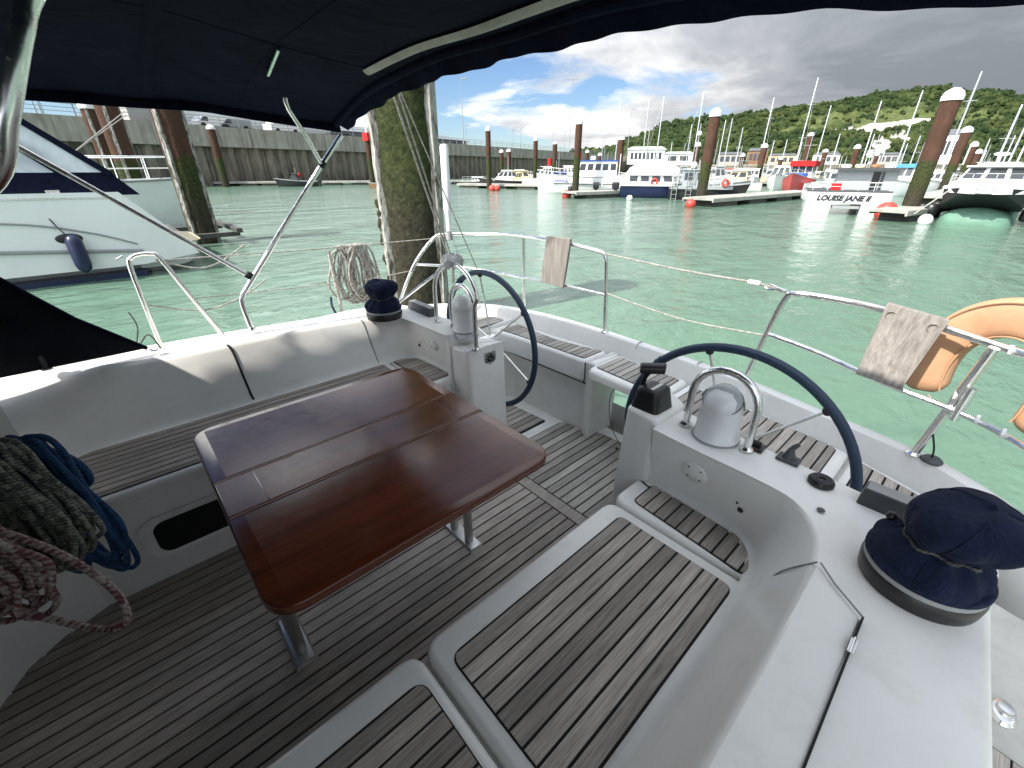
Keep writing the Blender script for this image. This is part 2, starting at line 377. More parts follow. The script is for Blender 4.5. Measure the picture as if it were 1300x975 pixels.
    def build(s, name, mat, parent=None, at=None, smooth=30, bevel=0, seg=2, sub=0, local=False):
        off = Vector((0, 0, 0))
        if parent is not None and not local: off = OFF.get(parent.name, Vector((0, 0, 0)))
        if at is not None: off = Vector(at)
        me = bpy.data.meshes.new(name)
        me.from_pydata([(p[0] - off.x, p[1] - off.y, p[2] - off.z) for p in s.v], [], s.f)
        if s.uv:
            ul = me.uv_layers.new(name='UVMap')
            for pi, uvs in s.uv.items():
                ls = me.polygons[pi].loop_start
                for k, q in enumerate(uvs): ul.data[ls + k].uv = q
        me.materials.append(mat)
        if smooth:
            for p in me.polygons: p.use_smooth = True
            me.set_sharp_from_angle(angle=math.radians(smooth))
        o = bpy.data.objects.new(name, me); COL.objects.link(o)
        if parent is not None: o.parent = parent; OFF[o.name] = off
        if at is not None: o.location = at; OFF[o.name] = off
        if bevel:
            b = o.modifiers.new('bevel', 'BEVEL'); b.width = bevel; b.segments = seg; b.limit_method = 'ANGLE'; b.angle_limit = math.radians(35)
        if sub:
            b = o.modifiers.new('sub', 'SUBSURF'); b.levels = sub; b.render_levels = sub
        return o
def tag(o, label=None, cat=None, group=None, kind=None):
    if label: o['label'] = label
    if cat: o['category'] = cat
    if group: o['group'] = group
    if kind: o['kind'] = kind
    return o
def thing(name, loc, label, cat, group=None, rz=0):
    o = bpy.data.objects.new(name, None); COL.objects.link(o); o.location = loc; o.rotation_euler = (0, 0, rz)
    o.empty_display_size = .1; OFF[o.name] = Vector(loc); return tag(o, label, cat, group)
def copy_tree(o, parent=None):
    c = o.copy(); COL.objects.link(c); c.parent = parent
    OFF[c.name] = OFF.get(o.name, Vector((0, 0, 0)))
    for ch in list(o.children): copy_tree(ch, c)
    return c
def smooth_path(pts, n=8, closed=False):
    P = [V3(p) for p in pts]; out_ = []; m_ = len(P)
    for i in range(m_ if closed else m_ - 1):
        p0 = P[i - 1] if (i or closed) else P[i]; p1 = P[i]; p2 = P[(i + 1) % m_]; p3 = P[(i + 2) % m_] if (closed or i + 2 < m_) else P[(i + 1) % m_]
        for k in range(n):
            t = k / n
            out_.append(.5 * ((2 * p1) + (-p0 + p2) * t + (2 * p0 - 5 * p1 + 4 * p2 - p3) * t * t + (-p0 + 3 * p1 - 3 * p2 + p3) * t ** 3))
    if not closed: out_.append(P[-1])
    return out_
def rpoly(pts, r, seg=5):
    """round the corners of a polygon; r may be a list"""
    n = len(pts); o = []
    for i in range(n):
        rr = r[i] if isinstance(r, (list, tuple)) else r
        a = Vector(pts[i - 1]); b = Vector(pts[i]); c = Vector(pts[(i + 1) % n])
        if rr <= 0: o.append(tuple(b)); continue
        u = (a - b); v = (c - b); k = min(rr, u.length * .45, v.length * .45); p = b + u.normalized() * k; q = b + v.normalized() * k
        for j in range(seg + 1):
            t = j / seg; w = p.lerp(b, t).lerp(b.lerp(q, t), t); o.append((w.x, w.y))
    return o
def inset(poly, d):
    n = len(poly); o = []
    for i in range(n):
        a = Vector(poly[i - 1]); b = Vector(poly[i]); c = Vector(poly[(i + 1) % n])
        e1 = (b - a); e2 = (c - b)
        if e1.length < 1e-7: e1 = e2
        if e2.length < 1e-7: e2 = e1
        e1 = e1.normalized(); e2 = e2.normalized(); n1 = Vector((-e1.y, e1.x)); n2 = Vector((-e2.y, e2.x)); m_ = (n1 + n2)
        m_ = m_ / max(m_.length_squared, .6) * 2 if m_.length > 1e-6 else n1
        o.append((b.x + m_.x * d, b.y + m_.y * d))
    return o
def mold(mb, bot, top, z0, z1, r, zf=None, steps=5):
    """solid from outline bot at z0 to outline top at z1, with a rounded upper edge; zf warps z"""
    zf = zf or (lambda x, y: 0.0); rs = [[(x, y, z0) for x, y in bot]]
    for k in range(steps + 1):
        a = math.pi / 2 * k / steps; q = inset(top, r * (1 - math.cos(a)))
        rs.append([(x, y, z1 - r + r * math.sin(a) + zf(x, y)) for x, y in q])
    return mb.rings(rs)
def clip(poly, nx, ny, d):
    """keep nx*x+ny*y <= d"""
    o = []
    for i in range(len(poly)):
        a = poly[i]; b = poly[(i + 1) % len(poly)]; fa = nx * a[0] + ny * a[1] - d; fb = nx * b[0] + ny * b[1] - d
        if fa <= 0: o.append(a)
        if (fa < 0 < fb) or (fb < 0 < fa):
            t = fa / (fa - fb); o.append((a[0] + (b[0] - a[0]) * t, a[1] + (b[1] - a[1]) * t))
    return o
def planks(poly, pitch, gap, z0, z1, parent, mat, zf=None, start=None, name='plank', along='y', vary=0.0):
    i0, i1 = (0, 1) if along == 'y' else (1, 0)
    lo = min(p[i0] for p in poly) if start is None else start; hi = max(p[i0] for p in poly); k = lo; cnt = 0
    while k < hi - .01:
        w = pitch * (1 + random.uniform(-vary, vary)); a = k + gap / 2; b = min(k + w - gap / 2, hi)
        v = (1, 0) if along == 'y' else (0, 1)
        q = clip(clip(poly, -v[0], -v[1], -a), v[0], v[1], b)
        if len(q) >= 3:
            dz = random.uniform(-.0006, .0006)
            MB().prism(q, z0, z1 + dz).build(name, mat, parent, smooth=0); cnt += 1
        k += w
    return cnt
def Z(D): return EYE - D
def lerp(a, b, t): return a + (b - a) * t
# ------------------------------------------------------------------ water, terrain
MB().add([(-2500, -1500, 0), (2500, -1500, 0), (2500, 3000, 0), (-2500, 3000, 0)], [(0, 1, 2, 3)]).build('harbour_water', M['water'], smooth=0)['kind'] = 'structure'

# ------------------------------------------------------------------ the yacht we stand on
CX0 = -1.22                                     # centreline
def mir(p): return (2 * CX0 - p[0], p[1])
yacht = thing('sailing_yacht', (CX0, 0, 0), 'white sailing yacht seen from its own cockpit, teak laid sole and seats', 'sailing yacht')
GZ = Z(.915)
O = [(.92, -4.0), (.88, -1.2), (.80, .3), (.68, .95), (.52, 1.42), (.33, 1.76), (.13, 1.93), (-.02, 1.985), (-.31, 2.05), (-.62, 2.12), (-.90, 2.15), (-1.22, 2.17),
     (-1.55, 2.18), (-1.95, 2.16), (-2.20, 2.11), (-2.44, 2.02), (-2.62, 1.86), (-2.80, 1.60), (-2.92, 1.25), (-3.02, .8), (-3.12, .1), (-3.22, -1.2), (-3.26, -4.0)]
OS = [(p.x, p.y) for p in smooth_path([(a, b, 0) for a, b in O], 4)]
def off_open(P, d):
    o = []
    for i in range(len(P)):
        a = Vector(P[max(i - 1, 0)]); b = Vector(P[min(i + 1, len(P) - 1)]); t = (b - a).normalized(); n = Vector((-t.y, t.x))
        o.append((P[i][0] + n.x * d, P[i][1] + n.y * d))
    return o
def skin(mb, levels, skip=None):
    rs = [[(x, y, z) for x, y in off_open(OS, d)] for d, z in levels]; n = len(OS); vs = [p for r in rs for p in r]; fs = []
    for k in range(len(rs) - 1):
        for i in range(n - 1):
            if skip and skip(k, i): continue
            fs.append((k * n + i, k * n + i + 1, (k + 1) * n + i + 1, (k + 1) * n + i))
    mb.add(vs, fs)
gap = [i for i in range(len(OS) - 1) if OS[i][1] > 2 and -1.40 < (OS[i][0] + OS[i + 1][0]) / 2 < -.86]
mb = MB(); skin(mb, [(.45, -.5), (.12, 0.0), (.02, .72), (.008, .95), (0, GZ - .02), (.003, GZ - .006), (.014, GZ), (.048, GZ), (.060, GZ - .005), (.066, GZ - .02), (.085, Z(1.03)), (.11, Z(1.12))], lambda k, i: k == 2 and i in gap)
mb.build('hull', M['gel'], yacht, smooth=40)
# side decks and quarter decks under the gunwale
inn = off_open(OS, .075)
dk = [p for p in inn if p[1] < 1.35]
rd = [p for p in dk if p[0] > CX0]; ld = [p for p in dk if p[0] < CX0]
poly = rpoly([(.19, -3.9)] + [(p[0], p[1]) for p in rd] + [(.25, 1.36), (.20, 1.30)], 0)
mold(MB(), poly, poly, Z(1.3), Z(.955), .006).build('side_deck', M['gel_deck'], yacht)
poly = rpoly([(-2.60, 1.40), (ld[0][0], 1.36)] + ld + [(-2.60, -3.9)], 0)
mold(MB(), poly, poly, Z(1.3), Z(.955), .006).build('side_deck', M['gel_deck'], yacht)
# teak on the right hand side deck
tp = rpoly([(.265, -1.2), (.72, -1.2), (.64, .5), (.52, .90), (.27, .93)], .02)
tb = MB().prism(tp, Z(.957), Z(.951)).build('side_deck_teak', M['caulk'], yacht, smooth=0)
planks(inset(tp, .004), .050, .004, Z(.9515), Z(.948), tb, M['teak_pale'])
fair = thing('chrome_fairlead', (.305, 1.02, Z(.955)), 'small oval chrome deck fitting on the side deck by the big winch', 'deck fitting')
MB().lathe((.305, 1.02, Z(.955)), [(.034, 0), (.034, .004), (.028, .010), (.02, .012)], 24, lambda q, a, r, z: (.305 + (q[0] - .305) * .6, q[1], q[2])).build('plate', M['steel'], fair)
MB().lathe((.305, 1.02, Z(.955)), [(.014, .011), (.012, .020), (.004, .022)], 16).build('eye', M['steel'], fair)

# cockpit sole
sole = MB().prism([(-2.4, -1.5), (-.1, -1.5), (-.1, 2.04), (-2.4, 2.04)], Z(1.56), Z(1.503)).build('cockpit_sole', M['gel'], yacht, smooth=0)
c1 = [(-1.845, -1.2), (-.575, -1.2), (-.575, 1.235), (-1.845, 1.235)]
MB().prism([(-1.85, -1.25), (-.57, -1.25), (-.57, 1.31), (-1.85, 1.31)], Z(1.503), Z(1.5015)).build('caulking_bed', M['caulk'], sole, smooth=0)
ZP0, ZP1 = Z(1.5012), Z(1.4955)
planks(c1, .0490, .0085, ZP0, ZP1, sole, M['teak'])
MB().prism([(-1.845, 1.242), (-.575, 1.242), (-.575, 1.303), (-1.845, 1.303)], ZP0, ZP1).build('plank', M['teak'], sole, smooth=0)
c2 = rpoly([(-1.57, 1.31), (-.12, 1.31), (-.12, 1.60), (-.62, 1.62), (-.74, 1.86), (-.98, 1.97), (-1.30, 1.95), (-1.38, 1.92), (-1.50, 1.92), (-1.57, 1.86)], .02)
MB().prism(inset(c2, -.008), Z(1.503), Z(1.5015)).build('caulking_bed', M['caulk'], sole, smooth=0)
planks(c2, .0490, .0085, ZP0, ZP1, sole, M['teak_pale'], start=-1.57)
c3 = rpoly([(-2.25, 1.36), (-1.655, 1.36), (-1.655, 1.80), (-2.25, 1.76)], .015)
MB().prism(inset(c3, -.008), Z(1.503), Z(1.5015)).build('caulking_bed', M['caulk'], sole, smooth=0)
planks(c3, .0490, .0085, ZP0, ZP1, sole, M['teak_pale'])
MB().lathe((-1.0, 1.995, Z(1.503)), [(.038, 0), (.038, .004), (.03, .006), (.026, .003), (.008, .003), (.004, .006)], 24).build('drain', M['grey'], sole)

# --- coaming and helm console, one moulding per side, mirrored about the centreline
def topz(x, y): t = max(0, min(1, (y - .55) / .6)); t = t * t * (3 - 2 * t); return -.020 * t
FOOT = [(-.60, 1.245), (-.42, 1.245), (-.30, 1.235), (-.215, 1.19), (-.17, 1.10), (-.155, .98), (-.150, .7), (-.150, .3), (-.150, -.05), (-.16, -.28), (-.22, -.42), (-.36, -.50), (-.60, -.52)]
TOP = [(-.60, 1.205), (-.42, 1.195), (-.27, 1.190), (-.16, 1.17), (-.09, 1.10), (-.055, .98), (-.045, .7), (-.045, .3), (-.02, .05), (.03, -.15), (.10, -.35), (.16, -.6), (.2, -.9)]
def wall_loft(fm, foot, top, extra=None):
    F_ = smooth_path([(fm(p)[0], fm(p)[1], 0) for p in foot], 5); T_ = smooth_path([(fm(p)[0], fm(p)[1], 0) for p in top], 5); n = len(F_); rs = []
    sp = [(0, .14), (.0, .05), (.02, .018), (.05, .004), (.12, 0)]
    for k in range(n): pass
    def row(w, z, dn=0):
        r = []
        for k in range(n):
            f = F_[k]; t = T_[k]; a = F_[max(k - 1, 0)]; b = F_[min(k + 1, n - 1)]; tn = (b - a).normalized(); nn = Vector((-tn.y, tn.x, 0)) * (-1 if fm is not mir else 1)
            p = f.lerp(t, w) + nn * dn; zz_ = topz(*( (p.x, p.y))) * w
            r.append((p.x, p.y, z + zz_))
        return r
    zt = Z(.78); zb = Z(1.052); rs.append(row(0, zb - .02, .026)); rs.append(row(0, zb, .026)); rs.append(row(.0, zb + .008, .010)); rs.append(row(.03, zb + .028, .0))
    rs.append(row(.5, lerp(zb, zt, .5))); rs.append(row(.86, zt - .045)); rs.append(row(.97, zt - .018))
    rs.append(row(1.04, zt - .005)); rs.append(row(1.12, zt - .0005))
    return rs
def ident(p): return p
for side, fm in ((1, ident), (-1, mir)):
    rs = wall_loft(fm, FOOT, TOP)
    mb = MB(); n = len(rs[0]); vs = [p for r in rs for p in r]; fs = []
    for k in range(len(rs) - 1):
        for i in range(n - 1): fs.append((k * n + i, k * n + i + 1, (k + 1) * n + i + 1, (k + 1) * n + i))
    mb.add(vs, fs)
    # top surface: from the rounded edge out to the outer edge, in strips
    edge = rs[-1]
    outer = []; ox_ = .215 if side == 1 else .17
    for i, p in enumerate(edge):
        t = i / (n - 1)
        # outer path: along the back of the console, then down the outboard side
        if t < .33:
            u = t / .33; q = (lerp(-.60, .0, u), 1.385 - .06 * u)
        elif t < .42:
            u = (t - .33) / .09; q = (lerp(.0, ox_, u), lerp(1.325, 1.20, u * u))
        else:
            u = (t - .42) / .58; yy_ = lerp(1.20, -.9, u); q = (lerp(.215, .30, u), yy_) if side == 1 else (lerp(.105, .17, max(0, min(1, (yy_ - .72) / .25))) if yy_ > -.1 else .105 - .16 * (yy_ + .1), yy_)
        q = fm(q); outer.append((q[0], q[1], Z(.78) + topz(*q)))
    cols = 6; rows = []
    for c in range(cols + 1):
        rows.append([(lerp(a[0], b[0], c / cols), lerp(a[1], b[1], c / cols), lerp(a[2], b[2], c / cols)) for a, b in zip(edge, outer)])
    cen = sum((Vector(p) for p in edge), Vector()) / n
    def outw(pt, d, dz):
        i = outer.index(pt); a = Vector(outer[max(i - 1, 0)]); b = Vector(outer[min(i + 1, n - 1)]); t = (b - a); t.z = 0; t.normalize()
        nn = Vector((t.y, -t.x, 0)) if side == 1 else Vector((-t.y, t.x, 0))
        nn = -nn if side == 1 else -nn
        return (pt[0] + nn.x * d, pt[1] + nn.y * d, pt[2] + dz)
    for d, dz in ((.006, -.001), (.014, -.008), (.018, -.02), (.03, -.15), (.04, -.40), (.04, -.7)): rows.append([outw(p, d, dz) for p in outer])
    m_ = len(rows); vs = [p for r in rows for p in r]; fs = []
    for k in range(m_ - 1):
        for i in range(n - 1): fs.append((k * n + i, k * n + i + 1, (k + 1) * n + i + 1, (k + 1) * n + i))
    mb.add(vs, fs); co = mb.build('coaming', M['gel'], yacht, smooth=50)
    if side == -1:
        for yy, rr, mm in ((.30, .0055, 'caulk'), (.99, .0030, 'darkgrey')):
            i = min(range(n), key=lambda q: abs(rs[4][q][1] - yy) + (0 if q > n * .3 else 9))
            MB().tube(smooth_path([Vector(r_[i]) + (Vector((0, (k - 4) * -.004, 0))) for k, r_ in enumerate(rs[2:])], 3), rr, 6).build('seam', M[mm], yacht)
    # helm column at the inner end
    f = fm
    d0 = .78 if side == 1 else .865
    cp = [(-.765, 1.235), (-.598, 1.225), (-.598, 1.42), (-.765, 1.50)]
    tp_ = [(-.735, 1.235), (-.598, 1.215), (-.590, 1.41), (-.735, 1.50)]
    a = rpoly([f(p) for p in cp], .028); b = rpoly([f(p) for p in tp_], .028)
    if side == -1: a = a[::-1]; b = b[::-1]
    mold(MB(), a, b, Z(1.505), Z(d0), .016).build('helm_column', M['gel'], yacht, smooth=50)
    if side == -1:  # lower step of the console between column and top
        a = rpoly([(-1.868, 1.208), (-1.832, 1.208), (-1.832, 1.384), (-1.868, 1.384)], .008)
        mold(MB(), a, a, Z(1.2), Z(.797), .008).build('console_step', M['gel'], yacht)

# --- seats
def lid(poly, z1, teakpoly, name, gapz=.05, r=.018, pitch=.0415, mat='teak', start=None, vary=0):
    mb = MB(); mold(mb, poly, poly, z1 - gapz, z1, r); o = mb.build(name, M['gel'], yacht, smooth=50)
    MB().prism(inset(teakpoly, -.004), z1 - .002, z1 + .0012).build('caulking_bed', M['caulk'], o, smooth=0)
    planks(teakpoly, pitch, .0072, z1, z1 + .0055, o, M[mat], start=start, vary=vary)
    return o
SZ = Z(1.052)
# right hand seat: body then lids
body = rpoly([(-.625, -1.6), (-.10, -1.6), (-.10, 1.24), (-.625, 1.24)], [0, 0, 0, .02])
mold(MB(), body, body, Z(1.505), SZ - .042, .012).build('seat_body', M['gel'], yacht, smooth=50)
lid(rpoly([(-.638, -1.5), (-.145, -1.5), (-.145, .262), (-.638, .262)], [0, 0, .02, .05]), SZ, rpoly([(-.562, -1.5), (-.19, -1.5), (-.19, .232), (-.562, .232)], [0, 0, .02, .03]), 'seat_lid', .04)
lid(rpoly([(-.638, .274), (-.145, .274), (-.145, 1.052), (-.638, 1.052)], [.05, .02, .02, .05]), SZ, rpoly([(-.562, .315), (-.19, .315), (-.19, 1.005), (-.562, 1.005)], [.03, .012, .03, .02]), 'seat_lid', .04)
lid(rpoly([(-.638, 1.064), (-.15, 1.064), (-.16, 1.16), (-.22, 1.235), (-.638, 1.238)], [.05, .01, .05, .04, .01]), SZ, rpoly([(-.575, 1.105), (-.185, 1.075), (-.185, 1.13), (-.235, 1.205), (-.575, 1.228)], [.02, .02, .05, .05, .02]), 'seat_end_panel', .04)
# left hand seat
bodyl = [mir(p) for p in rpoly([(-.598, -1.6), (-.10, -1.6), (-.10, 1.24), (-.598, 1.24)], [0, 0, 0, .02])][::-1]
mold(MB(), bodyl, bodyl, Z(1.505), SZ - .042, .012).build('seat_body', M['gel'], yacht, smooth=50)
def ml(P): return [mir(p) for p in P][::-1]
lid(ml(rpoly([(-.605, -.55), (-.145, -.55), (-.145, 1.052), (-.605, 1.052)], [.12, .02, .02, .05])), SZ, ml(rpoly([(-.572, -.40), (-.30, -.45), (-.19, -.33), (-.19, 1.005), (-.572, 1.005)], [.05, .1, .1, .02, .02])), 'seat_lid', .04, pitch=.040, mat='teak')
lid(ml(rpoly([(-.605, 1.064), (-.15, 1.064), (-.16, 1.16), (-.22, 1.235), (-.605, 1.238)], [.05, .01, .05, .04, .01])), SZ, ml(rpoly([(-.572, 1.08), (-.185, 1.075), (-.185, 1.13), (-.235, 1.205), (-.572, 1.228)], [.02, .02, .05, .05, .02])), 'seat_end_panel', .04)
# recessed locker opening in the face of the left seat
XF = 2 * CX0 + .598
def yz_round(y0, y1, z0, z1, r, n=7):
    o = []
    for cy, cz, a0 in ((y1 - r, z1 - r, 0), (y0 + r, z1 - r, 90), (y0 + r, z0 + r, 180), (y1 - r, z0 + r, 270)):
        for k in range(n): a = math.radians(a0 + 90 * k / (n - 1)); o.append((cy + r * math.cos(a), cz + r * math.sin(a)))
    return o
a = yz_round(-.245, .26, Z(1.395), Z(1.195), .065); b = yz_round(-.205, .22, Z(1.375), Z(1.225), .045)
MB().rings([[(XF + .004, y, z) for y, z in a], [(XF + .011, y, z) for y, z in a], [(XF + .012, lerp(y, y2, .2), lerp(z, z2, .2)) for (y, z), (y2, z2) in zip(a, b)], [(XF + .003, y, z) for y, z in b], [(XF + .0015, y, z) for y, z in b]], cap1=True).build('locker_surround', M['gel'], yacht, smooth=60)
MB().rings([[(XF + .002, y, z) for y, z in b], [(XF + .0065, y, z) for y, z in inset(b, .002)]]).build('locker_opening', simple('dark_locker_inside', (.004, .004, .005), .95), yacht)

# forward bulkhead of the cockpit with its rounded corner
bk = rpoly([(-2.45, -1.0), (-2.45, -.50), (-1.86, -.50), (-1.86, -.40), (-1.80, -.55), (-1.60, -.66), (-1.2, -.70), (.2, -.72), (.2, -1.0)], [0, 0, .05, .02, .2, .2, .3, 0, 0])[::-1]
bk = [(-2.45, -1.05), (.25, -1.05), (.25, -.74), (-1.2, -.72)] + [(-1.60, -.685), (-1.72, -.62), (-1.79, -.53), (-1.83, -.43), (-1.86, -.38), (-1.95, -.44), (-2.1, -.50), (-2.45, -.52)]
mold(MB(), bk, bk, Z(1.505), Z(.56), .03).build('bulkhead', M['gel'], yacht, smooth=60)

# --- seams, lid and small fittings of the coaming
sm_ = M['caulk']
# sloped locker lid let into the right coaming top, slightly proud
lp = rpoly([(.058, .42), (.052, .84), (-.035, .935), (-.040, .42 - 2.0), (.10, -1.2)][:3] + [(-.042, -1.0), (.058, -1.0)], [0, .012, .01, 0, 0])
lp = [(.056, -1.0), (.056, .862), (.050, .872), (-.030, .950), (-.038, .950), (-.040, .94), (-.040, -1.0)]
mold(MB(), lp, lp, Z(.79), Z(.7745), .004, topz).build('coaming_locker_lid', M['gel'], yacht, smooth=40)
MB().prism([(.057, -1.0), (.0605, -1.0), (.0605, .870), (.057, .865)], Z(.83), Z(.7775)).build('lid_seam', sm_, yacht, smooth=0)
hb = MB().box(.054, .0645, .765, .80, Z(.7778), Z(.7745)); hb.tube([(.0595, .762, Z(.7745)), (.0595, .803, Z(.7745))], .0028)
MB().tube([(.0575, .868, Z(.7788)), (.0, .915, Z(.779)), (-.036, .957, Z(.781))], .0022, 6).build('lid_seam', M['grey'], yacht)
hb.build('hinge', M['steel'], yacht, smooth=30)
SEAMS = 1
# seam down the right coaming face to the corner, and the two joints of the left coaming
def seam(pts, r=.0028): return MB().tube(smooth_path(pts, 4), r, 6)
seam([(-.042, .957, Z(.784)), (-.10, 1.0, Z(.90)), (-.142, 1.045, Z(1.045))], .002).build('seam', M['grey'], yacht)
xl = lambda x: 2 * CX0 - x
# inspection discs and drain holes in the console fronts
for sx, fm in ((1, ident), (-1, mir)):
    cx, cy, cz = (*fm((-.435, 1.222)), Z(.905)); cy += .002; d = MB(); rs = []
    for rr, yy in ((.044, .03), (.044, -.010), (.041, -.013)): rs.append([(cx + rr * math.cos(2 * math.pi * i / 28), cy + yy - .185 * rr * math.sin(2 * math.pi * i / 28), cz + rr * .95 * math.sin(2 * math.pi * i / 28)) for i in range(28)])
    MB().tube([(cx + .0455 * math.cos(2 * math.pi * i / 28), cy - .0045 - .185 * .0455 * math.sin(2 * math.pi * i / 28), cz + .0435 * math.sin(2 * math.pi * i / 28)) for i in range(28)], .0016, 5, closed=True).build('cover_gasket', M['grey'], yacht)
    dd = d.rings([r[::-1] for r in rs]).build('inspection_cover', M['gel'] if sx == 1 else M['gel'], yacht, smooth=50)
    for k in range(4):
        a_ = math.radians(45 + 90 * k); q = (cx + .029 * math.cos(a_), cy - .013 - .185 * .028 * math.sin(a_), cz + .028 * math.sin(a_))
        MB().ball(q, .0035, 8).build('screw', M['darkgrey'], dd)
    ex, ey = fm((-.275, 1.215)); MB().ball((ex, ey, Z(.955)), .010, 10, 1, .6, 1).build('drain_hole', M['black'], yacht)
    MB().ball((ex - .014 * sx, ey, Z(.935)), .005, 8, 1, .6, 1).build('drain_hole', M['black'], yacht)
MB().ball((-.75, 1.236, Z(.98)), .006, 8).build('screw_cap', M['black'], yacht)
MB().ball((-.088, 1.17, Z(.797)), .010, 10, 1, 1, .3).build('screw_cap', M['darkgrey'], yacht)

# --- bench lockers across the stern
BZ = Z(1.0)
def bench(poly, z0, z1, r=.015, name='bench_body'): mb = MB(); mold(mb, poly, poly, z0, z1, r); return mb.build(name, M['gel'], yacht, smooth=50)
ib = off_open(OS, .085)
def hullpart(x0, x1, ymin=1.3): return [p for p in ib if x0 <= p[0] <= x1 and p[1] > ymin]
# left locker
hp = hullpart(-2.75, -1.40, 1.45)
body = [(-1.385, 1.885), (-1.385, hp[0][1])] + hp + [(-2.62, 1.44), (-2.05, 1.42), (-2.06, 1.70), (-2.12, 1.80), (-2.05, 1.885)]
bench(body, Z(1.505), BZ - .045)
lidp = rpoly([(-1.372, 1.845), (-1.372, 2.075), (-2.18, 2.03), (-2.22, 1.76), (-2.14, 1.80)], [.05, .02, .02, .02, .08])
lidp = rpoly([(-1.405, 1.845), (-1.405, 2.065), (-1.75, 2.045), (-2.20, 2.015), (-2.205, 1.775), (-2.02, 1.82)], [.045, .03, 0, .03, .03, .05])
tkp = rpoly([(-1.432, 1.872), (-1.43, 2.04), (-1.56, 2.005), (-1.75, 1.975), (-1.95, 1.985), (-2.10, 2.0), (-2.14, 1.99), (-2.14, 1.835), (-2.02, 1.85)], [.015, .01, .05, .05, .05, .01, .01, .02, .04])
lid(lidp, BZ, tkp, 'locker_lid', .125, .02, .0405, 'teak_pale')
seam([(-1.395, 1.842, BZ - .005), (-1.395, 1.842, BZ - .125), (-1.44, 1.84, BZ - .135), (-2.05, 1.835, BZ - .135)], .0035).build('seam', sm_, yacht)
# strip of moulding between locker and walk through
e = rpoly([(-1.335, 1.855), (-1.335, 2.09), (-1.395, 2.09), (-1.395, 1.855)], .012)
bench(e, Z(1.505), BZ, .015, 'bench_end')
# far left quarter panel
q = [(-2.215, 2.03), (-2.30, 2.02), (-2.50, 1.88), (-2.66, 1.62), (-2.70, 1.43), (-2.10, 1.41), (-2.215, 1.75)]
q = rpoly(q, .02); mb = MB(); mold(mb, q, q, BZ - .06, BZ + .02, .012); qo = mb.build('quarter_panel', M['gel'], yacht, smooth=50)
tq = rpoly([(-2.235, 1.96), (-2.36, 1.93), (-2.52, 1.74), (-2.55, 1.62), (-2.20, 1.60)], .03)
MB().prism(inset(tq, -.004), BZ + .018, BZ + .0212).build('caulking_bed', M['caulk'], qo, smooth=0)
planks(tq, .0405, .006, BZ + .02, BZ + .0255, qo, M['teak_pale'])
# middle seat bridging the walk-through
mp_ = rpoly([(-.872, 1.752), (-.872, 2.05), (-1.332, 2.08), (-1.332, 1.772)], [.05, .03, .03, .05])
lid(mp_, BZ, rpoly([(-.905, 1.795), (-.91, 2.02), (-1.295, 2.04), (-1.30, 1.825)], .015), 'bridge_seat', .05, .022, .041, 'teak_pale')
# right bench
hp = hullpart(-.86, .30, 1.5)
body = [(.16, 1.40), (.23, 1.36)] + hp + [(-.865, hp[-1][1]), (-.865, 1.70), (-.75, 1.645), (-.12, 1.60), (.0, 1.46)]
bench(body, Z(1.505), BZ - .04)
lid(rpoly([(-.855, 1.70), (-.62, 1.655), (-.130, 1.60), (-.130, 1.915), (-.38, 1.97), (-.855, 2.03)], [.03, .1, .03, .02, .05, .03]), BZ, rpoly([(-.81, 1.745), (-.60, 1.70), (-.175, 1.65), (-.175, 1.90), (-.39, 1.94), (-.81, 1.99)], [.02, .08, .015, .02, .05, .02]), 'locker_lid', .05, .02, .0405, 'teak')
lid(rpoly([(-.118, 1.595), (.02, 1.52), (.20, 1.40), (.31, 1.56), (.16, 1.80), (-.118, 1.91)], [.02, .03, .02, .03, .05, .02]), BZ, rpoly([(-.085, 1.615), (.03, 1.555), (.19, 1.46), (.255, 1.57), (.135, 1.77), (-.085, 1.86)], [.02, .03, .02, .04, .06, .02]), 'quarter_panel', .05, .02, .0405, 'teak')
# moulded backs that stand up behind the bench at its joint
seam([(-1.24, 2.10, BZ - .01), (-1.235, 2.112, GZ - .002), (-1.235, 2.16, GZ + .002)], .003).build('seam', M['grey'], yacht)
seam([(-.865, 2.08, BZ - .01), (-.862, 2.092, GZ - .002), (-.86, 2.14, GZ + .002)], .003).build('seam', M['grey'], yacht)
# black cable hanging in the walk-through, and its grab handle
tag(MB().tube(smooth_path([(-.95, 1.98, Z(1.06)), (-1.12, 1.93, Z(1.07)), (-1.22, 1.90, Z(1.13)), (-1.23, 1.89, Z(1.27)), (-1.16, 1.87, Z(1.40)), (-1.02, 1.86, Z(1.49)), (-.94, 1.86, Z(1.492))], 8), .0022, 6).build('cable', M['black'], at=(-1.22, 1.9, Z(1.5))), 'thin black cable looping under the seat of the stern walk-through', 'cable')
MB().tube(smooth_path([(-.985, 2.02, Z(1.045)), (-.985, 2.01, Z(1.12)), (-.99, 1.99, Z(1.165)), (-1.02, 1.98, Z(1.17))], 6), .007, 8).build('seat_bracket', M['steel'], yacht)

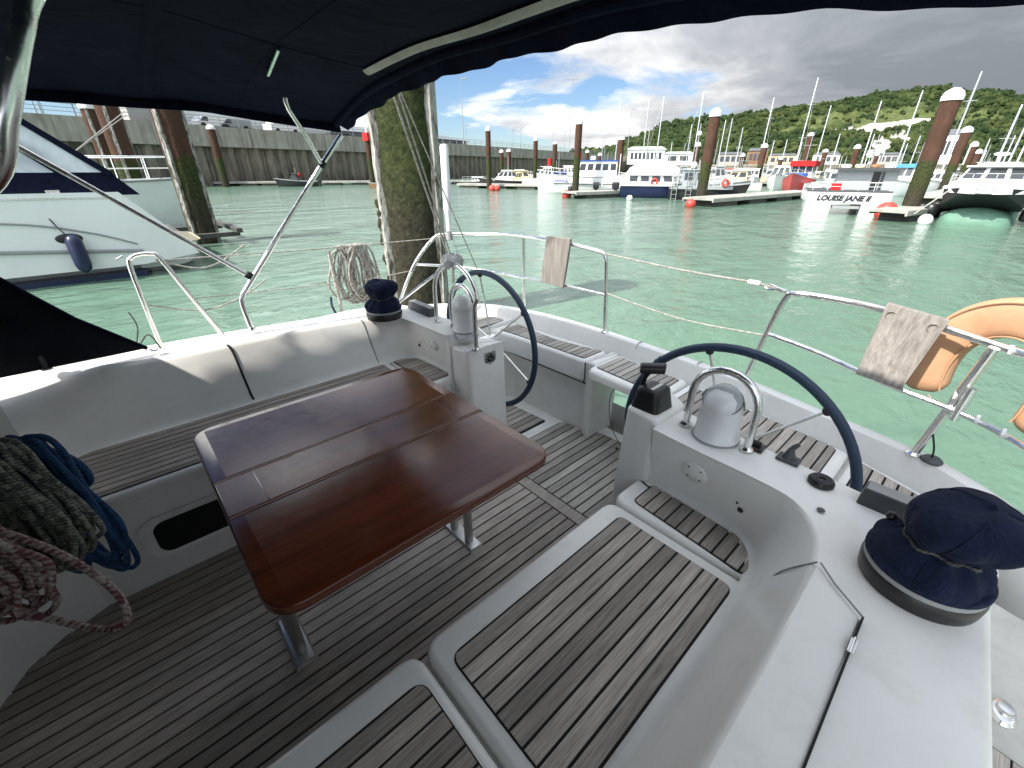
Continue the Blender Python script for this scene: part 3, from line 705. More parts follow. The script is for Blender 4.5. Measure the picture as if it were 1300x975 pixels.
# --- emblem plate on the left helm column
xe = 2 * CX0 + .748
EMX = -1.7035
em = MB().box(EMX - .006, EMX + .0025, 1.345, 1.425, Z(.985), Z(.905)).build('emblem_plate', M['alu'], yacht, smooth=0)
st = MB(); ey, ez = 1.385, Z(.945)
for k in range(8):
    a_ = 2 * math.pi * k / 8; ca, sa = math.cos(a_), math.sin(a_); P = []
    for (rr, t) in ((.004, 0), (.018, .007), (.029, 0), (.018, -.007)): P.append((ey + ca * rr - sa * t, ez + sa * rr + ca * t))
    st.add([(EMX + .0028, y, z) for y, z in P] + [(EMX + .0042, y, z) for y, z in P], [(4, 5, 6, 7), (0, 1, 5, 4), (1, 2, 6, 5), (2, 3, 7, 6), (3, 0, 4, 7)])
st.tube([(EMX + .0035, ey + .031 * math.cos(2 * math.pi * k / 24), ez + .031 * math.sin(2 * math.pi * k / 24)) for k in range(24)], .0016, 6, closed=True)
st.build('rose', M['black'], em, smooth=0)
# steel cap edge of the left column
MB().tube([(-1.835, 1.245, Z(.866)), (-1.705, 1.235, Z(.866)), (-1.70, 1.49, Z(.866))], .003, 6).build('trim', M['steel'], yacht)

# ------------------------------------------------------------------ folding table
T = thing('cockpit_table', (-1.22, .45, Z(1.4955)), 'varnished red brown wooden folding table in the middle of the cockpit', 'table')
zt = Z(.825)
Y0, Y1 = .015, .872; X0, X1 = -1.690, -.748; XA, XB = -1.318, -1.127
def leafm(x0, x1, y0, y1, r, name, mat='table'):
    P = rpoly([(x0, y0), (x1, y0), (x1, y1), (x0, y1)], r, 8); rs = [[(x, y, zt - .030) for x, y in inset(P, .006)], [(x, y, zt - .024) for x, y in P]]
    for k in range(5):
        a = math.pi / 2 * k / 4; rs.append([(x, y, zt - .007 + .007 * math.sin(a)) for x, y in inset(P, .007 * (1 - math.cos(a)))])
    return MB().rings(rs).build(name, M[mat], T, smooth=50)
g_ = .0006
lf = leafm(X0, XA - g_, Y0, Y1, [.085, .003, .003, .085], 'table_leaf')
ct = leafm(XA + g_, XB - g_, Y0, Y1, .003, 'centre_board')
rf = leafm(XB + g_, X1, Y0, Y1, [.003, .085, .085, .003], 'table_leaf')
# thin end boards and edge bands let into the top (0.4 mm proud)
def inlay(poly, parent, mat, dz=.0005): MB().prism(poly, zt - .002, zt + dz).build('board', M[mat], parent, smooth=0)
for (y0, y1) in ((Y0 + .008, Y0 + .105), (Y1 - .098, Y1 - .008)): inlay([(XA + .009, y0), (XB - .009, y0), (XB - .009, y1), (XA + .009, y1)], ct, 'table_dark')
for (y0, y1) in ((Y0 + .010, Y0 + .075), (Y1 - .070, Y1 - .010)):
    pass
YE = .040
for k in range(4):
    w = (X1 - .03 - XB - .012) / 4; x = XB + .010 + k * w
    inlay([(x + .0002, Y0 + YE), (x + w - .0002, Y0 + YE), (x + w - .0002, Y1 - YE), (x + .0002, Y1 - YE)], rf, 'table', .0003)
    w = (XA - .010 - X0 - .03) / 4; x = X0 + .03 + k * w
    inlay([(x + .0002, Y0 + YE), (x + w - .0002, Y0 + YE), (x + w - .0002, Y1 - YE), (x + .0002, Y1 - YE)], lf, 'table', .0003)
inlay([(XA + .01, Y0 + .107), (XB - .01, Y0 + .107), (XB - .01, Y1 - .10), (XA + .01, Y1 - .10)], ct, 'table', .0003)
for xx in (XA, XB):
    for s_ in (-1, 1): inlay([(xx + s_ * .0022 - .0010, Y0 + .006), (xx + s_ * .0022 + .0010, Y0 + .006), (xx + s_ * .0022 + .0010, Y1 - .006), (xx + s_ * .0022 - .0010, Y1 - .006)], ct, 'pale_seam', .0007)
for yy in (.075, .800):
    mb = MB(); P = [(-1.335, yy - .035), (-1.105, yy - .035), (-1.105, yy + .035), (-1.335, yy + .035)]
    mold(mb, P, inset(P, .006), Z(1.4955), Z(1.484), .003); ft = mb.build('foot_plate', M['alu'], T, smooth=40)
    mb = MB(); mb.tube([(-1.165, yy, Z(1.487)), (-1.165, yy, zt - .028)], .019, 20); mb.tube([(-1.275, yy, Z(1.487)), (-1.275, yy, zt - .028)], .019, 20)
    mb.build('leg', M['alu'], T, smooth=40)
    MB().box(-1.32, -1.12, yy - .012, yy + .012, zt - .055, zt - .030).build('leg_bracket', M['alu'], T, smooth=0)
MB().box(-1.30, -1.14, .08, .80, zt - .075, zt - .056).build('under_beam', M['table'], T, smooth=0)

# ------------------------------------------------------------------ wheels
def wheel(cx, cz, r, lab, rot):
    w = thing('steering_wheel', (cx, 1.55, cz), lab, 'steering wheel', 'the two steering wheels')
    n = 72; MB().tube([(cx + r * math.cos(2 * math.pi * i / n), 1.55, cz + r * math.sin(2 * math.pi * i / n)) for i in range(n)], .0165, 12, closed=True).build('rim', M['rim'], w)
    for k in range(6):
        a_ = rot + 2 * math.pi * k / 6; MB().tube([(cx + .03 * math.cos(a_), 1.575, cz + .03 * math.sin(a_)), (cx + r * .5 * math.cos(a_), 1.565, cz + r * .5 * math.sin(a_)), (cx + (r - .012) * math.cos(a_), 1.55, cz + (r - .012) * math.sin(a_))], .0055, 8).build('spoke', M['steel'], w)
        MB().ball((cx + (r - .014) * math.cos(a_), 1.55, cz + (r - .014) * math.sin(a_)), .016, 10).build('spoke_boot', M['black'], w)
    mb = MB(); mb.tube([(cx, 1.42, cz), (cx, 1.60, cz)], .032, 20); mb.build('hub', M['steel'], w)
    a_ = rot + math.pi / 3 + .52
    for t in (-.035, .035):
        MB().tube([(cx + r * math.cos(a_ + t), 1.55, cz + r * math.sin(a_ + t)), (cx + r * math.cos(a_ + t * .4), 1.55, cz + r * math.sin(a_ + t * .4))], .0195, 12).build('king_spoke_knot', M['rim'], w)
    return w
wheel(-.476, Z(1.005), .428, 'blue bound steering wheel behind the right hand console, next to the throttle', math.radians(48))
wheel(-1.925, Z(.945), .410, 'blue bound steering wheel at the left helm, behind the column with the emblem', math.radians(38))

# ------------------------------------------------------------------ steel hoops, compasses, throttle, small fittings
def hoop(name, c, w, h, lab, r=.0125, top_r=None):
    x, y, z = c; t = thing(name, (x, y, z), lab, 'grab rail', 'steel hoops over the compasses'); P = [(x - w / 2, y, z - .005), (x - w / 2, y, z + h - w / 2)]
    for k in range(1, 12): a_ = math.pi - math.pi * k / 12; P.append((x + w / 2 * math.cos(a_), y + .0, z + h - w / 2 + w / 2 * math.sin(a_)))
    P += [(x + w / 2, y, z + h - w / 2), (x + w / 2, y, z - .005)]
    MB().tube(P, r, 14).build('bow', M['steel'], t)
    for s_ in (-1, 1): MB().lathe((x + s_ * w / 2, y, z - .001), [(.021, 0), (.021, .004), (.0145, .012)], 18).build('foot', M['steel'], t)
    return t
TZ = Z(.796)
hoop('compass_hoop', (-.432, 1.305, TZ), .205, .235, 'steel hoop over the white compass beside the throttle')
hoop('compass_hoop', (-1.835, 1.31, TZ), .21, .245, 'smaller inner steel hoop over the left compass')
t = thing('instrument_hoop', (-1.87, 1.29, TZ), 'tall outer steel hoop standing on the left console, white cloth on its top', 'grab rail', 'steel hoops over the compasses')
MB().tube([(-2.065, 1.29, TZ - .005), (-2.065, 1.29, TZ + .17)] + [(-1.868 + .197 * math.cos(math.pi - math.pi * k / 14), 1.29, TZ + .17 + .185 * math.sin(math.pi * k / 14)) for k in range(1, 14)] + [(-1.671 - .03, 1.29, TZ + .17), (-1.70, 1.29, Z(.866))], .0125, 14).build('bow', M['steel'], t)
for q in ((-2.065, 1.29, TZ), (-1.70, 1.29, Z(.865))): MB().lathe(q, [(.021, -.001), (.021, .004), (.0145, .012)], 18).build('foot', M['steel'], t)
tag(MB().lathe((-1.885, 1.30, TZ + .335), [(.02, 0), (.045, .012), (.052, .035), (.04, .055), (.015, .062)], 40, lambda q, a, r, z: (q[0] + .012 * math.sin(3 * a), q[1] + .01 * math.cos(2 * a), q[2] + .008 * math.sin(5 * a))).build('white_rag', M['whitecloth'], at=(-1.885, 1.30, TZ + .335)), 'crumpled white cloth tied on top of the tall steel hoop', 'cloth')
def compass(cx, cy, r, h, lab, tilt):
    c = thing('compass', (cx, cy, TZ), lab, 'compass', 'white steering compasses')
    MB().lathe((cx, cy, TZ), [(r * 1.12, -.03), (r * 1.12, .002), (r * 1.02, .012), (r, h * .55), (r * .97, h * .62)], 32).build('binnacle', M['white'], c, smooth=50)
    MB().lathe((cx, cy, TZ), [(r * 1.13, -.004), (r * 1.135, .0), (r * 1.12, .004)], 32).build('base_ring', M['grey'], c)
    if tilt:
        prof = [(r * .96, h * .60), (r * .95, h * .70), (r * .80, h * .86), (r * .5, h * .97), (r * .1, h * 1.0)]
        MB().lathe((cx, cy, TZ), prof, 32, lambda q, a, rr, z: (q[0], q[1] , q[2])).build('dome', M['white'], c, smooth=60)
        # clear front shield, tilted to the helmsman, held by a thin dark ring
        ring = []; 
        for k in range(28):
            a_ = 2 * math.pi * k / 28; ring.append((cx + r * .92 * math.cos(a_), cy + r * .62 * math.sin(a_) - .015, TZ + h * .80 + .32 * r * math.sin(a_) * 1.6))
        MB().tube(ring, .0018, 6, closed=True).build('bezel', M['darkgrey'], c)
        MB().rings([[(cx + (x - cx) * s_, cy - .018 + (y - cy + .018) * s_, TZ + h * .80 + (z - TZ - h * .80) * s_ + dz) for x, y, z in ring] for s_, dz in ((1, 0), (.8, .018), (.5, .03), (.1, .034))]).build('clear_cover', M['dome'], c, smooth=60)
        for s_ in (-1, 1): MB().tube([(cx + s_ * r * .98, cy, TZ + h * .60), (cx + s_ * r * 1.02, cy - .01, TZ + h * .74), (cx + s_ * r * .9, cy + .0, TZ + h * .86)], .0035, 6).build('bracket', M['steel'], c)
    else:
        MB().lathe((cx, cy, TZ), [(r * .96, h * .60), (r * 1.0, h * .62), (r * .93, h * .75), (r * .72, h * .9), (r * .4, h * .98), (r * .05, h)], 32).build('dome', M['white'], c, smooth=60)
    return c
compass(-.432, 1.31, .066, .175, 'white compass with clear hood, under the steel hoop by the throttle', True)
compass(-1.835, 1.32, .064, .195, 'white domed compass at the left helm, seen through two steel hoops', False)
th = thing('throttle_lever', (-.672, 1.33, Z(.78)), 'black engine throttle with a T shaped handle on the right helm column', 'throttle')
mb = MB(); P = rpoly([(-.728, 1.245), (-.618, 1.245), (-.612, 1.36), (-.722, 1.36)], .02); Q = rpoly([(-.718, 1.252), (-.630, 1.252), (-.626, 1.355), (-.714, 1.355)], .025)
mold(mb, P, Q, Z(.785), Z(.700), .016); mb.build('housing', M['black'], th, smooth=50)
MB().box(-.668, -.655, 1.268, 1.338, Z(.7005), Z(.6985)).build('label_strip', M['alu'], th, smooth=0)
MB().tube([(-.728, 1.30, Z(.745)), (-.700, 1.30, Z(.745))], .026, 20).build('pivot', M['black'], th)
MB().tube([(-.722, 1.30, Z(.745)), (-.715, 1.305, Z(.68)), (-.695, 1.30, Z(.635))], [.011, .009, .009], 10).build('lever', M['black'], th)
MB().tube([(-.722, 1.275, Z(.637)), (-.718, 1.278, Z(.637)), (-.652, 1.318, Z(.630)), (-.648, 1.32, Z(.630))], [.016, .020, .020, .016], 16).build('handle', M['black'], th)
so = thing('power_socket', (-.315, 1.335, TZ), 'small black socket with raised flap beside the foot of the compass hoop', 'socket')
MB().box(-.336, -.290, 1.315, 1.360, TZ - .003, TZ + .008).build('plate', M['black'], so, smooth=0, bevel=.002)
MB().box(-.330, -.300, 1.330, 1.338, TZ + .008, TZ + .026).build('flap', M['black'], so, smooth=0, bevel=.002)
jo = thing('joystick_control', (-.222, 1.335, TZ), 'short black joystick on a square plate on the right console', 'joystick')
MB().box(-.252, -.190, 1.322, 1.365, TZ - .003, TZ + .007).build('plate', M['darkgrey'], jo, smooth=0, bevel=.002)
MB().lathe((-.222, 1.343, TZ + .006), [(.019, 0), (.017, .008), (.010, .028), (.008, .034)], 18).build('gaiter', M['darkgrey'], jo, smooth=60)
MB().tube([(-.222, 1.343, TZ + .034), (-.218, 1.343, TZ + .046), (-.208, 1.347, TZ + .060)], [.007, .008, .006], 10).build('stick', M['darkgrey'], jo)
pl = thing('round_plug', (-.122, 1.295, TZ), 'round black ribbed cap on the right console next to the wheel rim', 'deck cap')
MB().lathe((-.122, 1.295, TZ - .002), [(.033, 0), (.033, .008), (.029, .014), (.020, .010), (.010, .010), (.005, .012)], 28).build('cap', M['black'], pl, smooth=40)
for k in range(3): MB().tube([(-.122 + (.024 - .006 * k) * math.cos(a_ * math.pi / 12), 1.295 + (.024 - .006 * k) * math.sin(a_ * math.pi / 12), TZ + .012) for a_ in range(24)], .0017, 5, closed=True).build('ridge', M['darkgrey'], pl)
def pod(x0, x1, y0, y1, lab, mirx=False):
    p = thing('wedge_pod', ((x0 + x1) / 2, (y0 + y1) / 2, TZ), lab, 'instrument pod')
    P = rpoly([(x0, y0), (x1, y0), (x1, y1), (x0, y1)], .008)
    mb = MB(); mold(mb, P, inset(P, .004), TZ - .006, TZ + .045, .006); mb.build('casing', M['darkgrey'], p, smooth=40)
    P = inset(P, .008); MB().prism(P, TZ + .045, TZ + .0465).build('top_plate', M['grey'], p, smooth=0)
pod(-.035, .105, 1.275, 1.335, 'long dark grey pod with pale top between the wheel rim and the large winch')
pod(-2.42, -2.16, 1.30, 1.36, 'flat dark grey pod behind the covered winch on the left')

# ------------------------------------------------------------------ winches with canvas covers
def winch(c, lab, lean=(0, 0), s=1.0, seed=0):
    x, y, z = c; w = thing('winch', c, lab, 'winch', 'winches under blue covers')
    MB().lathe(c, [(.100, -.004), (.102, .006), (.104, .028), (.100, .036)], 40).build('base', M['black'], w, smooth=40)
    MB().lathe(c, [(.1005, .034), (.1015, .040), (.1015, .045), (.098, .048)], 40).build('hem_ring', M['grey'], w)
    rnd = random.Random(seed); ph = [rnd.uniform(0, 6) for _ in range(6)]
    prof = [(.0975, .044), (.1, .058), (.098, .075), (.086, .093), (.070, .105), (.060, .114), (.062, .122), (.078, .134), (.090, .150), (.094, .170), (.090, .188), (.076, .203), (.052, .212), (.022, .216), (.004, .217)]
    def fn(q, a, r, zz_):
        k = max(0, 1 - abs(zz_ - .114) / .05); f = 1 + .09 * k * math.sin(9 * a + ph[0]) + .045 * math.sin(3 * a + ph[1] + 30 * zz_) + .03 * math.sin(5 * a + ph[2] - 18 * zz_) + .02 * math.sin(11 * a + ph[3])
        if zz_ < .05: f = 1
        u = max(0, zz_ - .10) / .117; dx, dy = lean
        return (x + (q[0] - x) * f + dx * u, y + (q[1] - y) * f + dy * u, z + (zz_) + .006 * math.sin(2 * a + ph[4]) * min(1, u * 2))
    cv = MB().lathe(c, prof, 64, fn).build('cover', M['cover'], w, smooth=80, sub=1)
    MB().tube([Vector(fn((x + .0615 * math.cos(a), y + .0615 * math.sin(a), 0), a, .06, .117)) + Vector((.004 * math.cos(a), .004 * math.sin(a), .003 * math.sin(3 * a))) for a in [2 * math.pi * i / 40 for i in range(40)]], .0032, 6, closed=True).build('drawstring', M['rope_dark'], cv)
    for a0 in (.4, 2.5, 4.6): MB().tube([Vector(fn((x + rr * 1.008 * math.cos(a0), y + rr * 1.008 * math.sin(a0), 0), a0, rr, zz_)) for rr, zz_ in prof[:-1]], .0016, 5).build('seam', M['cover'], cv)
    MB().lathe(c, [(.1005, .046), (.1035, .050), (.1035, .060), (.0995, .064)], 40).build('hem', M['cover'], cv)
    return w
w1 = winch((.115, 1.065, Z(.790)), 'large covered winch in the right foreground, navy cover over black drum', (.045, .02), seed=3)
MB().ball((.035, 1.10, Z(.685)), .011, 10).build('toggle', M['black'], w1)
winch((-2.335, 1.10, Z(.790)), 'covered winch at the far left coaming beside the hanging rope coil', (.0, .0), seed=8)
# ------------------------------------------------------------------ pushpit rails, stanchions, lifelines
GT = GZ - .002
def foot(mb, p): mb.lathe(p, [(.024, 0), (.024, .004), (.016, .012)], 16)
pl_ = thing('stern_rail', (-2.0, 2.1, GT), 'left stern rail of bent stainless tube with a wooden board on it', 'guard rail')
MB().tube(smooth_path([(-2.86, 1.46, GT), (-2.80, 1.60, Z(.62)), (-2.745, 1.735, Z(.455)), (-2.70, 1.80, Z(.425)), (-2.56, 1.93, Z(.42)), (-2.30, 2.03, Z(.405)), (-1.85, 2.06, Z(.405)), (-1.56, 2.075, Z(.425)), (-1.50, 2.08, Z(.45)), (-1.492, 2.095, Z(.55)), (-1.49, 2.14, GT)], 8), .0125, 12).build('top_tube', M['steel'], pl_)
MB().tube(smooth_path([(-2.80, 1.60, Z(.62)), (-2.66, 1.88, Z(.655)), (-2.40, 2.0, Z(.67)), (-1.85, 2.06, Z(.665)), (-1.49, 2.105, Z(.675))], 8), .0095, 10).build('middle_tube', M['steel'], pl_)
MB().tube([(-2.14, 2.05, Z(.405)), (-2.17, 2.095, GT)], .0105, 10).build('post', M['steel'], pl_)
for p in ((-2.86, 1.46, GT), (-1.49, 2.14, GT), (-2.17, 2.095, GT)): mb = MB(); foot(mb, p); mb.build('foot', M['steel'], pl_)
pr = thing('stern_rail', (.05, 1.95, GT), 'right stern rail of bent stainless tube carrying the horseshoe lifebuoy', 'guard rail')
MB().tube(smooth_path([(-.625, 2.09, GT), (-.565, 2.04, Z(.62)), (-.525, 2.0, Z(.475)), (-.495, 1.99, Z(.452)), (-.42, 1.99, Z(.447)), (-.26, 1.99, Z(.450)), (-.09, 1.955, Z(.462)), (.08, 1.905, Z(.480)), (.165, 1.87, Z(.485)), (.40, 1.70, Z(.49)), (.60, 1.35, Z(.50)), (.72, .9, Z(.51)), (.76, .6, Z(.53)), (.77, .5, Z(.62)), (.78, .45, GT)], 7), .0125, 12).build('top_tube', M['steel'], pr)
MB().tube(smooth_path([(-.572, 2.045, Z(.655)), (-.35, 1.995, Z(.668)), (-.12, 1.915, Z(.690)), (.075, 1.875, Z(.705)), (.235, 1.80, Z(.725)), (.50, 1.45, Z(.73)), (.70, .9, Z(.74)), (.76, .5, Z(.75))], 7), .0095, 10).build('middle_tube', M['steel'], pr)
MB().tube([(.035, 1.915, GT), (.062, 1.895, Z(.70)), (.088, 1.893, Z(.488))], .0135, 12).build('post', M['steel'], pr)
MB().tube([(.62, 1.22, GT), (.635, 1.25, Z(.50))], .0125, 12).build('post', M['steel'], pr)
mb = MB(); mb.tube([(.082, 1.872, Z(.735)), (.088, 1.878, Z(.62))], .013, 12); mb.build('joint_sleeve', M['steel'], pr)
for p in ((-.625, 2.09, GT), (.035, 1.915, GT), (.62, 1.22, GT)): mb = MB(); foot(mb, p); mb.build('foot', M['steel'], pr)
mb = MB(); mb.tube(smooth_path([(.05, 1.90, Z(.80)), (.075, 1.89, Z(.86)), (.082, 1.905, Z(.905))], 6), .003, 6); mb.build('cable', M['black'], pr)
MB().lathe((.085, 1.905, GT), [(.030, 0), (.030, .008), (.022, .016), (.01, .018)], 20).build('cable_gland', M['darkgrey'], pr)
for q in ((.060, 1.896, Z(.66)), (.066, 1.896, Z(.71)), (.13, 1.865, Z(.71)), (.19, 1.83, Z(.715)), (-.05, 1.93, Z(.472)), (.12, 1.885, Z(.483))):
    MB().tube([(q[0] - .004, q[1], q[2]), (q[0] + .004, q[1], q[2])], .0165, 12).build('cable_tie', M['white'], pr)
# wires
def wire(pts, lab, r=.0035, mat='rope_white'):
    return tag(MB().tube(smooth_path(pts, 6), r, 6).build('lifeline', M[mat], at=pts[0]), lab, 'lifeline')
wire([(-1.495, 2.08, Z(.435)), (-1.05, 2.07, Z(.452)), (-.66, 2.02, Z(.443)), (-.53, 1.995, Z(.452))], 'upper white safety line across the gap in the stern rail', .0045)
wire([(-1.49, 2.11, Z(.665)), (-1.0, 2.09, Z(.70)), (-.57, 2.045, Z(.665))], 'lower white safety line across the gap in the stern rail', .004)
sh = thing('line_end_fitting', (-.66, 2.02, Z(.443)), 'white sleeve and shackle joining the upper safety line to the right rail', 'shackle')
MB().tube([(-.69, 2.025, Z(.4445)), (-.64, 2.018, Z(.443))], .011, 10).build('sleeve', M['white'], sh)
MB().tube(smooth_path([(-.62, 2.014, Z(.447)), (-.60, 2.01, Z(.437)), (-.57, 2.005, Z(.445)), (-.60, 2.01, Z(.457))], 5, True), .0045, 8, closed=True).build('shackle', M['steel'], sh)
MB().tube([(-.575, 2.005, Z(.447)), (-.53, 1.995, Z(.452))], .008, 8).build('toggle', M['steel'], sh)
# gate hoop in the left lifelines
gh = thing('gate_hoop', (-2.98, .2, GT), 'narrow inverted U of stainless tube by the left gate, beside the sprayhood', 'guard rail')
MB().tube(smooth_path([(-2.975, .055, GT), (-2.985, .055, Z(.62)), (-2.99, .058, Z(.45)), (-2.99, .075, Z(.415)), (-2.99, .11, Z(.402)), (-2.99, .155, Z(.405)), (-2.99, .19, Z(.43)), (-2.985, .255, Z(.62)), (-2.975, .36, GT)], 7), .0125, 12).build('bow', M['steel'], gh)
MB().tube([(-2.99, .045, Z(.40)), (-2.99, .015, Z(.415))], .005, 6).build('eye', M['steel'], gh)
for p in ((-2.975, .055, GT), (-2.975, .36, GT)): mb = MB(); foot(mb, p); mb.build('foot', M['steel'], gh)
lw = lambda y, D: (lerp(-2.99, -2.745, (y - .2) / 1.53), y, Z(D))
wire([lw(.21, .44), lw(.6, .447), lw(1.0, .452), lw(1.73, .45)], 'upper left lifeline running from the gate hoop to the stern rail', .0032)
wire([lw(.25, .66), lw(.8, .672), lw(1.2, .678), (-2.80, 1.60, Z(.66))], 'lower left lifeline running from the gate hoop to the stern rail', .0032)
wire([(-2.99, .17, Z(.435)), (-2.99, .33, Z(.50)), (-2.99, .45, Z(.485)), (-2.98, .60, Z(.40))], 'slack white line drooping from the top of the gate hoop', .0045)
wire([(-2.98, .07, Z(.66)), (-2.985, .3, Z(.735)), (-2.985, .5, Z(.70)), (-2.98, .66, Z(.615))], 'slack white line drooping low between the gate hoop and the canopy strut', .0045)
hk = tag(MB().tube(smooth_path([(-2.98, -.02, Z(.68)), (-2.95, -.01, Z(.76)), (-2.90, -.05, Z(.86)), (-2.93, .02, Z(.80)), (-2.9, .05, Z(.88))], 5), .004, 6).build('lashing', M['rope_dark'], at=(-2.98, -.02, Z(.68))), 'dark thin lashing hanging beside the foot of the gate hoop', 'rope')

# ------------------------------------------------------------------ boards, lifebuoy, antenna
def board(c, lab, th=.018, out_n=(0, 1, 0)):
    # c: four corners top left, top right, bottom right, bottom left
    o = Vector(out_n) * th; vs = [V3(p) for p in c] + [V3(p) + o for p in c]
    mb = MB().add(vs, [(0, 1, 2, 3), (7, 6, 5, 4), (0, 4, 5, 1), (1, 5, 6, 2), (2, 6, 7, 3), (3, 7, 4, 0)])
    b = mb.build('rail_board', M['board'], at=c[0], smooth=0, bevel=.003); return tag(b, lab, 'wooden board')
b1 = board([(-1.915, 2.03, Z(.375)), (-1.725, 2.035, Z(.375)), (-1.765, 2.035, Z(.675)), (-1.955, 2.03, Z(.665))], 'smaller grey wooden board hung on the left stern rail')
b2 = board([(-.205, 1.975, Z(.425)), (-.032, 1.915, Z(.435)), (-.068, 1.865, Z(.680)), (-.205, 1.885, Z(.675))], 'larger grey wooden board on the right stern rail, in front of the orange lifebuoy', .022)
for f_ in (.16, .84):
    q = V3((-.205, 1.975, Z(.425))).lerp(V3((-.032, 1.915, Z(.435))), f_) + Vector((-.002, -.0015, -.035)); q.y -= .008
    MB().tube([(q.x + .014 * math.cos(k * math.pi / 8), q.y, q.z + .014 * math.sin(k * math.pi / 8)) for k in range(16)], .0022, 6, closed=True).build('screw_ring', M['board'], b2)
lb = thing('lifebuoy', (.08, 2.0, Z(.6)), 'orange horseshoe lifebuoy hanging outside the right stern rail', 'lifebuoy')
arc = [(-.035, .715), (-.045, .66), (-.045, .585), (-.03, .52), (.01, .455), (.07, .415), (.14, .41), (.205, .45), (.235, .52), (.245, .60), (.243, .68), (.232, .73)]
P = smooth_path([(x + .02, 2.0 - .45 * max(0, x) , Z(D)) for x, D in arc], 5); n = len(P); rs = []
for i, p in enumerate(P):
    t = (P[min(i + 1, n - 1)] - P[max(i - 1, 0)]).normalized(); dn = Vector((.25, .97, 0)).normalized(); sd = t.cross(dn).normalized()
    e = min(i, n - 1 - i); k = min(1, .55 + .45 * math.sin(min(1, e / 4) * math.pi / 2)); ring = []
    for a in range(20):
        an = 2 * math.pi * a / 20; cx_, cy_ = math.cos(an), math.sin(an); cx_ = math.copysign(abs(cx_) ** .65, cx_); cy_ = math.copysign(abs(cy_) ** .65, cy_)
        ring.append(p + sd * cx_ * .062 * k + dn * cy_ * .042 * k + Vector((0, .03, 0)))
    rs.append(ring)
MB().rings(rs).build('cushion', M['orange'], lb, smooth=70)
for sgn in (1, -1):
    pp = []
    for i, p in enumerate(P):
        t = (P[min(i + 1, n - 1)] - P[max(i - 1, 0)]).normalized(); dn = Vector((.25, .97, 0)).normalized(); sd = t.cross(dn).normalized()
        pp.append(p + sd * .052 * sgn + dn * (-.040) + Vector((0, .03, 0)))
    MB().tube(pp[2:-2], .003, 6).build('piping', M['orange'], lb)
MB().tube(smooth_path([(.0, 1.96, Z(.705)), (.03, 1.94, Z(.725)), (.07, 1.92, Z(.71)), (.09, 1.9, Z(.70))], 6), .003, 6).build('lanyard', M['rope_white'], lb)
MB().tube(smooth_path([(.04, 1.95, Z(.50)), (.045, 1.93, Z(.47)), (.05, 1.90, Z(.475))], 6), .005, 6).build('tie', M['rope_white'], lb)
an = thing('antenna', (-2.675, 1.83, Z(.42)), 'slim white antenna tube standing on the corner of the left stern rail', 'antenna')
MB().lathe((-2.675, 1.83, Z(.40)), [(.018, 0), (.019, .10), (.025, .125), (.028, .14), (.028, .52), (.023, .535), (.005, .54)], 24).build('tube', M['white'], an, smooth=40)
MB().lathe((-2.675, 1.83, Z(.46)), [(.024, 0), (.024, .05)], 18).build('clamp', M['grey'], an)
MB().tube([(-2.66, 1.84, Z(.43)), (-2.50, 1.80, Z(.62)), (-2.2, 1.55, Z(.69))], .0022, 6).build('cable', M['black'], an)
# flag halyards / backstay tackle at the left quarter
bs = thing('backstay_tackle', (-2.56, 1.72, GT), 'twin backstay lines with block running up past the weedy pile', 'rigging')
lo1 = V3((-2.50, 1.72, Z(.66)))
for k, (a, b, r) in enumerate([((-2.50, 1.72, Z(.62)), (-2.22, 1.25, Z(-.30)), .006), ((-2.485, 1.73, Z(.62)), (-2.20, 1.27, Z(-.30)), .005), ((-2.32, 1.80, Z(.62)), (-2.19, 1.28, Z(-.30)), .0035)]):
    a, b = V3(a), V3(b); MB().tube([a, b + (b - a) * 6], r, 8).build('line', M['rope_white'], bs)
MB().tube([(-2.505, 1.72, Z(.72)), (-2.50, 1.72, Z(.60))], .013, 10).build('block', M['alu'], bs)
MB().tube([(-2.505, 1.72, Z(.72)), (-2.56, 1.74, GT)], .004, 6).build('strop', M['steel'], bs)
MB().tube([(-2.75, 1.36, Z(.88)), (-2.52, 1.73, Z(.58))], .010, 8).build('strut', M['steel'], bs)

# ------------------------------------------------------------------ bimini canopy
bi = thing('bimini_canopy', (CX0, .2, Z(-.3)), 'navy canvas canopy stretched over the cockpit on bent steel tubes', 'canopy')
BX0, BX1 = -2.50, .34
def bz(x, y):
    u = min(1, (x - CX0) / 1.285); f = 1 - abs(u) ** 3.2
    edge = .245 if y < .5 else lerp(.245, .19, min(1, (y - .5) / .6))
    pk = .42 if y < .35 else lerp(.42, .352, min(1, (y - .35) / .7))
    sag = .012 * math.sin((y + .2) * 5.2)
    return -(edge + (pk - edge) * max(0, f)) - sag * max(0, f) + .006 * noise.noise(Vector((x * 3, y * 3, 0)))
nx_, ny_ = 64, 44; rows = []
ys = [lerp(-1.42, 1.075, j / ny_) for j in range(ny_ + 1)]
for y in ys: rows.append([(lerp(BX0, BX1, i / nx_), y, Z(bz(lerp(BX0, BX1, i / nx_), y))) for i in range(nx_ + 1)])
def sheet(mb, rows):
    n = len(rows[0]); vs = [p for r in rows for p in r]; mb.add(vs, [(k * n + i, k * n + i + 1, (k + 1) * n + i + 1, (k + 1) * n + i) for k in range(len(rows) - 1) for i in range(n - 1)])
mb = MB(); sheet(mb, rows); o = mb.build('canopy_top', M['canvas'], bi, smooth=180)
o.modifiers.new('thick', 'SOLIDIFY').thickness = .003
